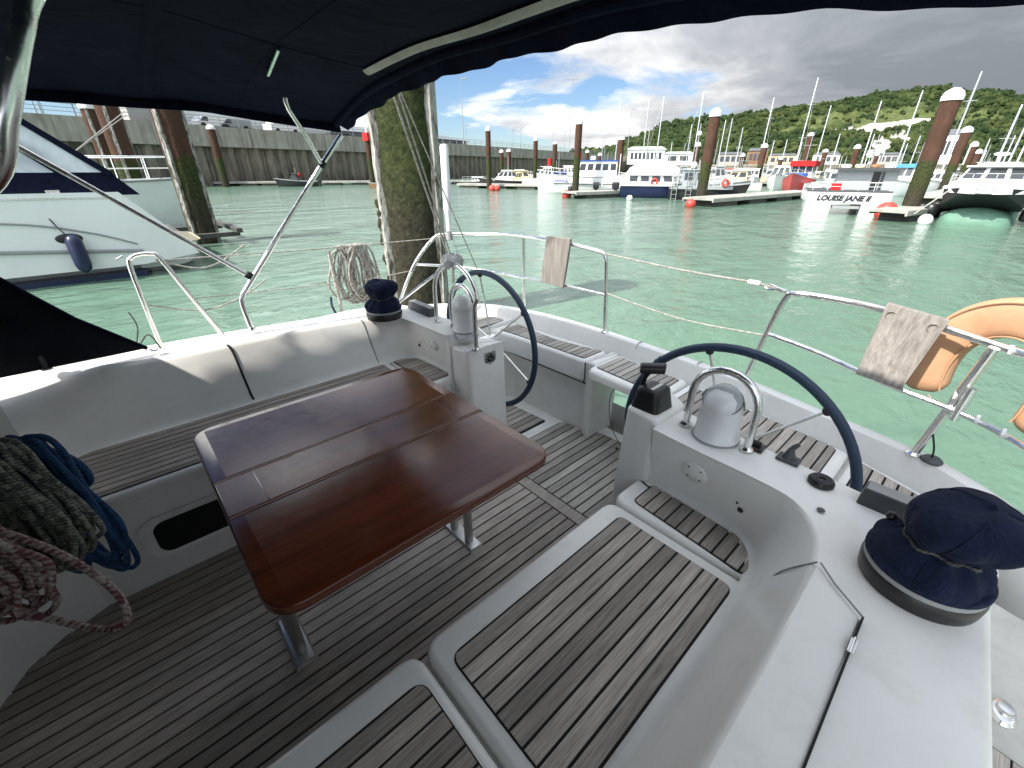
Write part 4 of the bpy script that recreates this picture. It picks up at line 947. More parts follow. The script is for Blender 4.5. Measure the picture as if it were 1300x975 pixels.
# aft valance, slightly wavy
mb = MB(); va = []; n = 150
for k in range(7):
    r_ = []
    for i in range(n + 1):
        x = lerp(BX0, BX1, i / n); u = min(1, (x - CX0) / 1.285); zt_ = bz(x, 1.075); low = -(.176 + .128 * (1 - abs(u) ** 2.6)) + .0015 * math.sin(x * 17 + 2 * math.sin(x * 3)) + .0012 * math.sin(x * 41 + 1) + .007 * noise.noise(Vector((x * 4, 0, 3)))
        t = k / 6; r_.append((x, 1.078 + .035 * t + .010 * t * math.sin(x * 17) + .005 * t * math.sin(x * 41), Z(lerp(zt_, max(low, zt_ + .02), t))))
    va.append(r_)
sheet(mb, va); o = mb.build('aft_valance', M['canvas'], bi, smooth=180); o.modifiers.new('thick', 'SOLIDIFY').thickness = .003
for x in (BX0, BX1):
    mb = MB(); va = []
    for k in range(4): va.append([(x + (.006 * math.sin(y * 20)) * k / 3, y, Z(bz(x, y)) - .035 * k / 3) for y in ys])
    sheet(mb, va); o = mb.build('side_valance', M['canvas'], bi, smooth=180); o.modifiers.new('thick', 'SOLIDIFY').thickness = .003
# corner pocket that hangs at the aft left corner
mb = MB(); va = []
for k in range(5):
    t = k / 4; va.append([(x, 1.078 + .035 * t, Z(bz(x, 1.075)) - lerp(0, .10, t) * (1 - (x - BX0) / .34) ** .7) for x in [BX0 + .33 * i / 8 for i in range(9)]])
# bows
def bowpath(y, x0, x1, dz, nn=40): return [(lerp(x0, x1, i / nn), y, Z(bz(lerp(x0, x1, i / nn), y)) - dz) for i in range(nn + 1)]
MB().tube(bowpath(1.05, BX0 + .02, BX1 - .02, .010), .016, 10).build('bow_sleeve', M['canvas'], bi)
MB().tube(bowpath(.30, BX0 + .02, BX1 - .02, .0), .0125, 10).build('bow', M['canvas'], bi)
# sleeves of cloth over the bows and the pale webbing
def ribbon(y, w, x0, x1, dz, mat, name, nn=60, roundish=True):
    mb = MB(); rs = []
    for i in range(nn + 1):
        x = lerp(x0, x1, i / nn); z = Z(bz(x, y)) - dz; rs.append([(x, y - w / 2, z + .004), (x, y - w / 4, z - .006), (x, y, z - .009), (x, y + w / 4, z - .006), (x, y + w / 2, z + .004), (x, y, z + .005)])
    mb.rings(rs); mb.build(name, M[mat], bi, smooth=60)
ribbon(.945, .044, -1.86, -.10, .014, 'strap', 'webbing')
ribbon(.30, .05, BX0 + .04, BX1 - .04, .006, 'canvas', 'bow_sleeve')
ribbon(-.45, .05, BX0 + .04, BX1 - .04, .006, 'canvas', 'bow_sleeve')
for y in (.62, -.1):
    MB().tube(bowpath(y, BX0 + .02, BX1 - .02, .002), .0035, 6).build('seam', M['canvas'], bi)
for x in (-1.85, -.6):
    MB().tube([(x, y, Z(bz(x, y)) - .002) for y in ys], .0035, 6).build('seam', M['canvas'], bi)
# struts
TA, TB = (-2.12, .66), (-1.86, .63)
S = lambda pts, r, nm, mat='steel': MB().tube(pts, r, 12).build(nm, M[mat], bi)
S(smooth_path([(-2.485, 1.07, Z(-.15)), (-2.49, .90, Z(.035)), (-2.50, .47, Z(.53)), (-2.50, .435, Z(.575)), (-2.50, .42, Z(.62)), (-2.50, .43, Z(.768))], 6), .0125, 'aft_strut')
S([(-2.49, .945, Z(-.012)), (-2.42, .87, Z(-.13)), (-2.36, .79, Z(-.235)), (-2.335, .775, Z(-.262)), (-2.325, .775, Z(-.292)), (-2.26, .78, Z(-.36))], .0105, 'side_strut')
S([(TA[0], TA[1], Z(bz(TA[0], TA[1])) - .010), (TB[0], TB[1], Z(bz(TB[0], TB[1])) - .010)], .007, 'tube_in_pocket')
S([(-2.50, .485, Z(.485)), (-2.52, -.17, Z(-.105)), (-2.53, -.75, Z(-.60))], .0095, 'fore_strut')
for q in ((-2.49, .945, Z(-.012)), (-2.50, .485, Z(.485))):
    MB().tube([(q[0], q[1] - .010, q[2] - .012), (q[0], q[1] + .012, q[2] + .014)], .017, 12).build('joint', M['black'], bi)
MB().lathe((-2.50, .43, Z(.757)), [(.022, 0), (.022, .005), (.014, .014)], 16).build('foot', M['steel'], bi)
xr = 2 * CX0 + 2.50
S(smooth_path([(xr - .015, 1.07, Z(-.15)), (xr + .02, .90, Z(.035)), (xr + .26, .47, Z(.40)), (xr + .30, .42, Z(.62)), (xr + .30, .43, Z(.95))], 6), .0125, 'aft_strut') if False else None

# ------------------------------------------------------------------ sprayhood at the left edge
ho = thing('sprayhood', (CX0, -.7, Z(.5)), 'black cloth sprayhood whose aft corner comes down on the left coaming', 'sprayhood')
mb = MB(); rows = []
for j in range(9):
    r_ = []
    for i in range(25):
        a_ = math.pi * i / 24; x = CX0 - 1.29 * math.copysign(abs(math.cos(a_)) ** .55, math.cos(a_)); h = abs(math.sin(a_)) ** .75
        D = lerp(.748, -.10, h); yb = lerp(-.005, -.62, min(1, (.748 - D) / .848) ** .78); y = lerp(yb, -1.95, j / 8)
        r_.append((x, y, Z(D) - .55 * (j / 8) ** 2 * h))
    rows.append(r_)
sheet(mb, rows); o = mb.build('hood_cloth', M['hood'], ho, smooth=180); o.modifiers.new('thick', 'SOLIDIFY').thickness = .004
MB().tube(rows[0], .009, 10).build('hem', M['canvas'], ho)
MB().tube([(p[0] + .01 if p[0] < CX0 else p[0] - .01, p[1] - .14, p[2] - .01) for p in rows[0]][1:-1], .006, 8).build('seam', M['canvas'], ho)
MB().tube([(-2.52, -.34, Z(.752)), (-2.52, -.34, Z(.69))], .014, 10).build('post', M['darkgrey'], ho)
MB().lathe((-2.52, -.34, Z(.752)), [(.026, 0), (.026, .006), (.016, .012)], 16).build('post_foot', M['steel'], ho)
MB().lathe((-2.475, .02, Z(.752)), [(.020, 0), (.020, .006), (.010, .012)], 16).build('eyelet', M['steel'], ho)
gr = tag(MB().tube(smooth_path([(-1.19, .16, Z(-.40)), (-1.205, .04, Z(-.26)), (-1.195, .005, Z(-.20)), (-1.19, -.025, Z(-.14)), (-1.20, -.06, Z(-.07)), (-1.23, -.11, Z(.02)), (-1.28, -.24, Z(.10)), (-1.32, -.42, Z(.12))], 6), .0145, 14).build('curved_grab_rail', M['steel'], at=(-1.2, 0, Z(-.2))), 'curved stainless grab rail hanging down at the top left, nearest to the camera', 'grab rail')

# ------------------------------------------------------------------ ropes
def coil(name, c, ax, w, h, n, r, mat, lab, seed, group=None, zig=.35, depth=.05, lean=0):
    rnd = random.Random(seed); pts = []; ax = Vector(ax).normalized(); nn = Vector((-ax.y, ax.x, 0)); c = V3(c)
    for k in range(n):
        ww = w * rnd.uniform(.45, 1.0); hh = h * rnd.uniform(.82, 1.06); ox = rnd.uniform(-.35, .35) * w; dd = rnd.uniform(-depth, depth); ph = rnd.uniform(-.3, .3)
        for j in range(10):
            a_ = 2 * math.pi * j / 10 + ph; sx = math.sin(a_) * (.55 + .45 * (1 - math.cos(a_)) / 2)
            u = ox * (1 - .0 * j) + ww / 2 * sx + rnd.uniform(-.06, .06) * w; v = -hh * (1 - math.cos(a_)) / 2
            pts.append(c + ax * (u + lean * -v) + nn * (dd + rnd.uniform(-.3, .3) * depth) + Vector((0, 0, v)))
    pts = smooth_path(pts, 5); return MB().tube(pts, r, 8)
o = coil('rope_coil', (-2.905, 1.19, Z(.455)), (.16, 1, 0), .25, .37, 20, .0072, 'rope_white', '', 5, depth=.02).build('rope_coil', M['rope_white'], at=(-2.905, 1.19, Z(.5)))
tag(o, 'off white rope coil hung over the left lifeline near the blue covered winch', 'rope')
tag(MB().tube(smooth_path([(-2.86, 1.03, Z(.47)), (-2.85, 1.03, Z(.6)), (-2.85, 1.04, Z(.80)), (-2.84, 1.03, Z(.93))], 6), .011, 8).build('hanging_rope', M['rope_white'], at=(-2.86, 1.04, Z(.5))), 'thick grey rope hanging straight down beside the rope coil', 'rope')
tag(MB().tube(smooth_path([(-2.86, .99, Z(.76)), (-2.855, .985, Z(.82)), (-2.86, 1.0, Z(.87)), (-2.855, .985, Z(.90))], 6), .008, 8).build('snap_hook', M['navypaint'], at=(-2.86, .99, Z(.8))), 'small blue and black snap hook beside the rope coil', 'hook')
VA = (.67, .74, 0)
o = coil('rope_coil', (-1.50, -.335, Z(.60)), VA, .20, .46, 13, .0072, 'rope_blue', '', 11, depth=.02, lean=.10).build('rope_coil', M['rope_blue'], at=(-1.5, -.33, Z(.6)))
tag(o, 'blue rope coil hanging behind the grey green rope at the lower left', 'rope')
o = coil('rope_coil', (-1.46, -.40, Z(.57)), VA, .25, .37, 34, .0066, 'rope_green', '', 21, depth=.035, lean=.15).build('rope_coil', M['rope_green'], at=(-1.46, -.4, Z(.6)))
tag(o, 'big coil of grey green flecked rope at the left edge', 'rope')
o = coil('rope_coil', (-1.235, -.405, Z(.64)), VA, .22, .27, 13, .0070, 'rope_pink', '', 33, depth=.03, lean=.05).build('rope_coil', M['rope_pink'], at=(-1.23, -.4, Z(.6)))
tag(o, 'coil of white rope with red flecks at the lower left, nearest the camera', 'rope')
tag(MB().tube(smooth_path([(-1.22, -.36, Z(.66)), (-1.16, -.28, Z(.75)), (-1.10, -.23, Z(.83)), (-1.06, -.215, Z(.875)), (-1.045, -.225, Z(.915)), (-1.08, -.27, Z(.93)), (-1.14, -.33, Z(.91)), (-1.19, -.39, Z(.86)), (-1.24, -.44, Z(.78))], 7), .008, 8).build('rope_loop', M['rope_pink'], at=(-1.1, -.25, Z(.8))), 'single red flecked rope loop swinging out over the floor', 'rope')
tag(MB().tube(smooth_path([(-1.70, -.43, Z(.69)), (-1.58, -.32, Z(.70)), (-1.50, -.255, Z(.735)), (-1.50, -.25, Z(.78)), (-1.54, -.29, Z(.80)), (-1.62, -.37, Z(.79))], 7), .0095, 8).build('rope_loop', M['rope_green'], at=(-1.55, -.3, Z(.7))), 'grey green rope loop bulging out above the coils', 'rope')
tag(MB().tube(smooth_path([(-1.74, -.44, Z(.67)), (-1.60, -.32, Z(.675)), (-1.51, -.245, Z(.71)), (-1.485, -.23, Z(.77)), (-1.52, -.27, Z(.83)), (-1.50, -.28, Z(.93))], 7), .0095, 8).build('rope_loop', M['rope_blue'], at=(-1.55, -.3, Z(.68))), 'blue rope loop arching above the grey green loop', 'rope')
for k, (x, y) in enumerate(((-1.50, -.50), (-1.46, -.52), (-1.235, -.55))):
    MB().tube([(x, y - .15, Z(.57)), (x, y + .12, Z(.575)), (x, y + .13, Z(.55))], .008, 8).build('rope_hook', M['steel'], yacht)
# ------------------------------------------------------------------ big piles
def pile(p, h, r, label, mat='pile', cap=True, strips=0, group=None, ang=0, z0=-1.0, weed=0):
    t = thing('mooring_pile', (p[0], p[1], 0), label, 'pile', group)
    seg = 28 if r / math.hypot(p[0], p[1]) > .012 else 14; n = max(4, int((h - z0) / (.25 if r > .3 and math.hypot(*p[:2]) < 20 else 1.5)))
    rs = []
    for k in range(n + 1):
        z = lerp(z0, h - (.42 if cap else 0), k / n); ring = []
        for i in range(seg):
            a = 2 * math.pi * i / seg; rr = r
            if weed and z < weed: rr = r * (1 + .075 * (noise.noise(Vector((math.cos(a) * 3 + p[0], math.sin(a) * 3, z * 2.5))) + .6 * noise.noise(Vector((math.cos(a) * 9, math.sin(a) * 9, z * 7)))))
            ring.append((p[0] + rr * math.cos(a), p[1] + rr * math.sin(a), z))
        rs.append(ring)
    MB().rings(rs).build('shaft', M[mat], t, smooth=60)
    if cap: MB().lathe((p[0], p[1], h - .46), [(r * 1.12, 0), (r * 1.12, .18), (r * .90, .34), (r * .4, .46), (r * .05, .49)], seg).build('cap', M['pilecap'], t, smooth=40)
    for k in range(strips):
        a = ang + k * 2 * math.pi / max(3, strips); c = Vector((math.cos(a), math.sin(a), 0)); s_ = Vector((-c.y, c.x, 0)); rs = []
        for j in range(n * 2 + 1):
            z = lerp(z0, h - .5, j / (n * 2)); w = .075 + .012 * noise.noise(Vector((z * 3, k * 5, p[0]))); d = r + .055 + .012 * noise.noise(Vector((z * 4, k * 9, 2)))
            b = Vector((p[0], p[1], z)); rs.append([b + c * (r - .02) - s_ * w, b + c * d - s_ * w * .8, b + c * d + s_ * w * .8, b + c * (r - .02) + s_ * w])
        MB().rings(rs).build('rubbing_strip', M['strip'], t, smooth=0)
    return t
toC = lambda p: math.atan2(-p[1], -p[0])
PB = (-5.62, 3.27)
t = pile(PB, 5.1, .40, 'huge weed covered pile close behind our stern with white rubbing strips', 'pile_weed', True, 3, weed=9, ang=toC(PB) - 1.18)
for zc, s_ in ((.95, .35), (1.45, .25), (.3, .3)):
    mb = MB()
    for k in range(26):
        a = toC(PB) - 1.45 + random.uniform(-.25, .25); z = zc + random.uniform(-s_, s_); d = .40 + random.uniform(0, .06); mb.ball((PB[0] + d * math.cos(a), PB[1] + d * math.sin(a), z), random.uniform(.02, .05), 6, 1, 1, 1.4)
    o = mb.build('mussel_clump', M['pile_weed'], t, smooth=60)
PL = (-16.85, 2.35)
t = pile(PL, 4.6, .36, 'tall leaning looking pile with weed beside the stern of the left motor cruiser', 'pile', True, 3, weed=5, ang=toC(PL) - .75)
PL2 = (-28.74, 1.84)
pile(PL2, 5.3, .42, 'rusty pile with weedy foot behind the bow rail of the second cruiser', 'pile', True, 2, weed=3.2, ang=toC(PL2) - .2)
PL3 = (-35.16, 1.48)
pile(PL3, 5.35, .36, 'thinner rusty pile with white cap left of the other rusty pile', 'pile', True, 2, ang=toC(PL3) - .3)
pile((-66.51, 13.09), 4.95 + 1.6, .42, 'lone white capped pile before the quay wall, right of the leaning weedy pile', 'pile_mid')
tt = pile((-58.10, 28.28), 5.1, .36, 'thin pile with a red box on top before the quay wall', 'pile_mid', False)
PR = (-58.10, 28.28); MB().box(PR[0] - .5, PR[0] + .9, PR[1] - .4, PR[1] + .5, 5.1, 6.0).build('red_box', M['red'], tt, smooth=0)
MB().tube([(PR[0], PR[1], 6.0), (PR[0], PR[1], 7.4)], .12, 8).build('light', M['white'], tt)
G = 'mooring piles of the marina'
for (pt, h, r, lab, mat) in [
    ((-40.22, 33.19), 6.0, .27, 'dark slim pile with two red buoys at its foot, left of the white boats', 'pile_mid'),
    ((-47.57, 47.67), 5.85, .30, 'reddish pile standing in front of the white arched canopy cruiser', 'pile_mid'),
    ((-26.71, 31.78), 5.75, .29, 'dark pile in front of the blue roofed passenger boat', 'pile_mid'),
    ((-14.43, 29.95), 5.35, .32, 'rusty pile with green foot at the grey workboat with the ladder', 'pile'),
    ((-3.55, 28.92), 5.15, .35, 'largest rusty pile on the right, beside the twin hulled white boat', 'pile'),
    ((-5.24, 57.27), 5.25, .36, 'second rusty pile behind the largest one', 'pile'),
    ((-5.30, 68.74), 4.5, .31, 'third rusty pile in the row at the right', 'pile'),
    ((-5.59, 81.12), 4.1, .32, 'small fourth pile in the row at the right', 'pile'),
    ((-23.56, 79.14), 6.6, .38, 'rusty pile rising behind the red boat', 'pile'),
    ((-23.06, 61.92), 4.7, .36, 'rusty pile in front of the round windscreen boats', 'pile'),
    ((-15.55, 70.18), 4.6, .34, 'rusty pile behind the flat wheelhouse of the lettered boat', 'pile'),
    ((-24.15, 90.33), 4.8, .36, 'short pile between the red boat and the wheelhouse', 'pile'),
    ((-31.25, 76.29), 4.1, .30, 'short pile to the right of the grey workboat', 'pile'),
    ((-66.97, 60.13), 5.2, .40, 'red brown pile near the quay wall behind the moored cruisers', 'pile'),
    ((-66.36, 57.82), 5.0, .36, 'dark short pile near the quay wall behind the moored cruisers', 'pile_mid'),
    ((-62.61, 67.89), 6.5, .42, 'dark pile with white cap near the quay wall, left of the blue roof', 'pile_mid'),
    ((-50.76, 72.00), 6.9, .55, 'stout rusty pile at the quay wall right of the blue roof', 'pile'),
    ((-58.49, 72.42), 5.1, .36, 'small capped pile just above the blue roof', 'pile_mid'),
    ((-56.85, 74.23), 4.6, .36, 'small capped pile just right of the red post on the blue roof', 'pile_mid'),
    ((-29.08, 57.20), 4.9, .34, 'brown pile with white cap left of the rusty pile with green foot', 'pile'),
    ((-32.94, 97.52), 3.9, .36, 'short capped pile behind the round windscreen boat', 'pile'),
    ((-21.13, 110.50), 4.6, .34, 'far capped pile to the right of the flat wheelhouse', 'pile')]:
    pile(pt, h, r, lab, mat, group=G)

# ------------------------------------------------------------------ quay wall on the left
WD = Vector((-0.3066, 0.9518, 0)); WN = Vector((0.9518, 0.3066, 0)); WC = -63.69
def wp(al, d=0, z=0): q = WN * (WC + d) + WD * al; return (q.x, q.y, z)
qw = thing('quay_wall', wp(60), 'long stained concrete quay wall with sheet piling across the harbour', 'quay wall')
A0, A1 = -40, 300
prof = []; al = A0
while al < A1:
    prof += [(al, -.45), (al + .55, -.45), (al + .85, 0.0), (al + 1.55, 0.0), (al + 1.85, -.45)]; al += 1.85
mb = MB(); mb.add([wp(a, d, -1) for a, d in prof] + [wp(a, d, 4.6) for a, d in prof], [(i, i + 1, len(prof) + i + 1, len(prof) + i) for i in range(len(prof) - 1)])
mb.build('sheet_piling', M['sheet'], qw, smooth=0)
mb = MB(); al = A0
while al < A1:
    mb.add([wp(al, -.45, -1), wp(al + .28, -.1, -1), wp(al + .55, -.45, -1), wp(al, -.45, 4.4), wp(al + .28, -.1, 4.4), wp(al + .55, -.45, 4.4)], [(0, 1, 4, 3), (1, 2, 5, 4)]); al += 3.7
mb.build('ribs', M['sheet'], qw, smooth=0)['kind'] = 'stuff'
al = A0
while al < A1:
    ln = 8.0 if al < 170 else 16; a, b = al + .04, min(al + ln, A1) - .04
    vs = [wp(a, .35, 4.5), wp(b, .35, 4.5), wp(b, -1.2, 4.5), wp(a, -1.2, 4.5), wp(a, .35, 6.75), wp(b, .35, 6.75), wp(b, -1.2, 6.75), wp(a, -1.2, 6.75)]
    MB().add(vs, [(0, 3, 2, 1), (4, 5, 6, 7), (0, 1, 5, 4), (1, 2, 6, 5), (2, 3, 7, 6), (3, 0, 4, 7)]).build('concrete_panel', M['concrete'], qw, smooth=0); al += ln
MB().add([wp(A0, -1.0, 6.6), wp(A1, -1.0, 6.6), wp(A1 + 30, -160, 6.6), wp(A0, -160, 6.6)], [(0, 1, 2, 3)]).build('quay_ground', M['asphalt'], smooth=0)['kind'] = 'structure'
fe = thing('quay_railing', wp(60, -.2, 6.75), 'thin grey railing along the top of the quay wall', 'railing')
mb = MB(); al = A0
for zz_ in (7.15, 7.5, 7.85): mb.beam(wp(A0, -.3, zz_), wp(A1, -.3, zz_), .05, .05)
mb.build('rails', M['greypaint'], fe, smooth=0)
while al < 160: MB().beam(wp(al, -.3, 6.74), wp(al, -.3, 7.9), .07, .07, (0, 1, 0)).build('post', M['greypaint'], fe, smooth=0); al += 2.4
mb = MB()
while al < A1: mb.beam(wp(al, -.3, 6.74), wp(al, -.3, 7.9), .07, .07, (0, 1, 0)); al += 4
mb.build('far_posts', M['greypaint'], fe, smooth=0)['kind'] = 'stuff'
# things on the quay
def lamp(p, h, lab, arms=2, z0=6.6, r=.10):
    t = thing('lamp_post', (p[0], p[1], z0), lab, 'lamp post', 'lamp posts on the quay')
    MB().tube([(p[0], p[1], z0), (p[0], p[1], h)], [r, r * .55], 8).build('pole', M['greypaint'], t)
    d = V3((.8, .6, 0)) * (h * .035)
    for s_ in ((1, -1) if arms == 2 else (1,)): MB().beam((p[0], p[1], h), (p[0] + d.x * s_ * 2, p[1] + d.y * s_ * 2, h + .1), .3, .16).build('lamp_head', M['grey'], t, smooth=0)
for a, b, lab, arms in [((-90.58, -1.48, 10.68), 0, 'lamp post at the far left seen past the steel tube', 2), ((-87.40, -0.96, 10.74), 0, 'second lamp post at the far left', 1), ((-87.21, 2.22, 11.01), 0, 'tall lamp post left of the rusty piles', 2), ((-88.55, 3.73, 10.76), 0, 'slim lamp post just left of the rusty piles', 1),
    ((-99.18, 113.88, 24.81), 0, 'tallest double armed lamp post, above the passenger boat', 2), ((-84.61, 63.03, 18.13), 0, 'very tall thin mast on the quay right of the huge pile', 1), ((-89.85, 67.67, 10.61), 0, 'short lamp post right of the very tall thin mast', 2), ((-110.78, 101.13, 12.28), 0, 'lamp post above the moored cruisers, left one of a pair', 2), ((-116.47, 109.74, 13.61), 0, 'lamp post above the moored cruisers, right one of a pair', 1),
    ((-109.45, 117.46, 11.86), 0, 'short lamp post left of the tallest double armed one', 1), ((-113.58, 127.77, 12.94), 0, 'short dark post beside the tallest double armed lamp', 1), ((-114.42, 141.71, 12.09), 0, 'short lamp post right of the tallest double armed one', 2), ((-98.71, 144.11, 19.56), 0, 'slim pole above the white round roofed boat', 1), ((-110.15, 146.40, 11.84), 0, 'lowest lamp post at the foot of the hill', 2)]:
    lamp(a, a[2], lab, arms)
def van(al, d, L_, H, lab, mat='whitepaint', kind='van'):
    t = thing('parked_' + kind, wp(al, d, 6.6), lab, kind); x = lambda a, dd, z: wp(al + a, d + dd, 6.6 + z)
    W = 1.0
    side = [(0, .35), (0, H * .55), (L_ * .10, H * .60), (L_ * .22, H * .97), (L_ * .26, H), (L_ - .05, H), (L_, H * .95), (L_, .35)]
    mb = MB(); n = len(side); vs = [x(a, -W, z) for a, z in side] + [x(a, W, z) for a, z in side]
    mb.add(vs, [tuple(range(n)), tuple(range(2 * n - 1, n - 1, -1))] + [(i, n + i, n + (i + 1) % n, (i + 1) % n) for i in range(n)]); mb.build('body', M[mat], t, smooth=0, bevel=.05)
    mb = MB(); wv = [(L_ * .14, H * .60), (L_ * .235, H * .92), (L_ * .36, H * .92), (L_ * .36, H * .60)]
    mb.add([x(a, W + .01, z) for a, z in wv] + [x(a, W + .02, z) for a, z in wv], [(4, 5, 6, 7), (0, 1, 5, 4), (1, 2, 6, 5), (2, 3, 7, 6), (3, 0, 4, 7)]); mb.build('side_window', M['glass'], t, smooth=0)
    for a in (L_ * .2, L_ * .8):
        c = V3(x(a, W, .35)); mb = MB(); rs = [[tuple(c + WD * .34 * math.cos(q * math.pi / 8) + Vector((0, 0, .34 * math.sin(q * math.pi / 8))) + WN * e) for q in range(16)] for e in (-.2, .02)]; mb.rings(rs).build('wheel', M['black'], t, smooth=30)
    return t
van(3.5 + 41.5, -3.0, 4.8, 2.1, 'white van parked on the quay above the wall, right end of the row')
van(45.6, -3.5, 4.4, 1.45, 'dark car parked behind the white van on the quay', 'darkgrey', 'car')
van(2.0 + 32.9, -3.2, 4.4, 1.45, 'pale car parked near the weedy pile on the quay', 'whitepaint', 'car')
van(37.9, -3.2, 4.3, 1.35, 'grey car parked in the middle of the quay row', 'greypaint', 'car')
tr = thing('long_trailer', wp(47, -9, 6.6), 'long white rounded trailer body parked along the quay', 'trailer')
mb = MB(); rs = []
for k, a in enumerate((34.5, 35, 56, 58, 59.5)):
    f = (.85, 1, 1, .85, .45)[k]; rs.append([wp(a, -8 + 1.25 * math.copysign(abs(math.cos(q * math.pi / 10)) ** .5, math.cos(q * math.pi / 10)), 8.1 + f * 1.3 * math.copysign(abs(math.sin(q * math.pi / 10)) ** .6, math.sin(q * math.pi / 10))) for q in range(20)])
mb.rings(rs).build('body', M['whitepaint'], tr, smooth=50)
for a in (37, 39, 53, 55): MB().box(wp(a, -8)[0] - .5, wp(a, -8)[0] + .5, wp(a, -8)[1] - .5, wp(a, -8)[1] + .5, 6.6, 6.9).build('wheel_bogie', M['black'], tr, smooth=0)
def block(al0, al1, d0, d1, z1, lab, mat, roof=None, name='warehouse', nwin=0):
    t = thing(name, wp((al0 + al1) / 2, (d0 + d1) / 2, 6.6), lab, 'building')
    vs = [wp(al0, d0, 6.6), wp(al1, d0, 6.6), wp(al1, d1, 6.6), wp(al0, d1, 6.6), wp(al0, d0, z1), wp(al1, d0, z1), wp(al1, d1, z1), wp(al0, d1, z1)]
    MB().add(vs, [(4, 5, 6, 7), (0, 1, 5, 4), (1, 2, 6, 5), (2, 3, 7, 6), (3, 0, 4, 7)]).build('wall', M[mat], t, smooth=0)
    if roof:
        dm = (d0 + d1) / 2; h = z1 + roof
        MB().add([wp(al0 - .5, d0 + .5, z1), wp(al1 + .5, d0 + .5, z1), wp(al1 + .5, d1 - .5, z1), wp(al0 - .5, d1 - .5, z1), wp(al0 - .5, dm, h), wp(al1 + .5, dm, h)], [(0, 1, 5, 4), (2, 3, 4, 5), (0, 4, 3), (1, 2, 5), (0, 3, 2, 1)]).build('roof', M['roofgrey'], t, smooth=0)
    for k in range(nwin):
        a = lerp(al0 + 2, al1 - 2, (k + .5) / nwin); vs = [wp(a - .8, d0 + .02, 7.5), wp(a + .8, d0 + .02, 7.5), wp(a + .8, d0 + .02, 9), wp(a - .8, d0 + .02, 9)]
        vs2 = [(p[0] + WN.x * .05, p[1] + WN.y * .05, p[2]) for p in vs]; MB().add(vs + vs2, [(4, 5, 6, 7), (0, 1, 5, 4), (1, 2, 6, 5), (2, 3, 7, 6), (3, 0, 4, 7)]).build('window', M['glass'], t, smooth=0)
    return t
block(39, 125, -24, -50, 9.4, 'long grey shed with a pitched grey metal roof behind the parked vans', 'roofgrey', 2.4, nwin=10)
block(28.6, 32.4, -4, -12, 14, 'tall blank pale block between the rusty piles and the weedy pile', 'wallgrey', None, 'plant_room')

# far quay on the right, joining the wall, then low land
FQ = [wp(300), (-119.2, 255.3), (-76.0, 235.9), (-0.1, 282.2)]
fq = thing('far_quay', FQ[1][:2] + (0,), 'low dark quay wall at the foot of the hill behind the marina masts', 'quay wall')
for a, b in zip(FQ[:-1], FQ[1:]):
    a, b = V3((a[0], a[1], 0)), V3((b[0], b[1], 0)); L_ = (b - a).length; n = max(1, int(L_ / 14))
    for k in range(n):
        p, q = a.lerp(b, k / n), a.lerp(b, (k + 1) / n - .003)
        MB().beam((p.x, p.y, 1.0), (q.x, q.y, 1.0), 1.5, 4.0).build('wall_panel', M['sheet'], fq, smooth=0); MB().beam((p.x, p.y, 3.3), (q.x, q.y, 3.3), 1.9, .55).build('capping', M['concrete'], fq, smooth=0)
lp_ = [(p[0], p[1]) for p in FQ]
far = [(83.1, 715.4)[:2], (-616.0, 660.3)[:2]]
MB().prism([lp_[0], lp_[1], lp_[2], lp_[3], (108.8, 505.9)[:2], (376.6, 1751.1)[:2], (-715.3, 551.2)[:2]], -1, 3.4).build('low_shore', M['asphalt'], smooth=0)['kind'] = 'structure'
# white sheds at the hill foot
def shed(p, w, h, dep, lab, mat, nw, roofmat='whitepaint', round_=False):
    t = thing('shore_building', (p[0], p[1], 3.4), lab, 'building'); f = V3((p[0], p[1], 0)).normalized(); r_ = Vector((f.y, -f.x, 0)); c = V3((p[0], p[1], 3.4))
    q = [c - r_ * w / 2, c + r_ * w / 2, c + r_ * w / 2 + f * dep, c - r_ * w / 2 + f * dep]; u = Vector((0, 0, h))
    MB().add(q + [v + u for v in q], [(4, 5, 6, 7), (0, 1, 5, 4), (1, 2, 6, 5), (2, 3, 7, 6), (3, 0, 4, 7)]).build('wall', M[mat], t, smooth=0)
    rs = []
    for e in (-.5, dep / 2, dep + .5): rs.append([c - r_ * (w / 2 + .6) + f * e + u, c + r_ * (w / 2 + .6) + f * e + u, c + r_ * (w / 2 - w * .1) + f * e + u * 1.18, c - r_ * (w / 2 - w * .1) + f * e + u * 1.18])
    MB().rings(rs).build('roof', M[roofmat], t, smooth=0)
    for k in range(nw):
        x = lerp(-w / 2 + 1, w / 2 - 1, (k + .5) / nw); b = c + r_ * x - f * .06; ww = w / nw * .3
        MB().add([b - r_ * ww + u * .35, b + r_ * ww + u * .35, b + r_ * ww + u * .8, b - r_ * ww + u * .8, b - r_ * ww + u * .35 + f * .1, b + r_ * ww + u * .35 + f * .1, b + r_ * ww + u * .8 + f * .1, b - r_ * ww + u * .8 + f * .1], [(0, 1, 2, 3), (0, 4, 5, 1), (1, 5, 6, 2), (2, 6, 7, 3), (3, 7, 4, 0)]).build('window', M['glass'], t, smooth=0)
shed((-113.6, 179.7), 15, 5.6, 12, 'white two storey hall at the water end of the hill, above the round roofed boat', 'whitepaint', 8)
shed((-112.0, 203.8), 12, 4.4, 10, 'long white shed right of the white hall', 'whitepaint', 2)
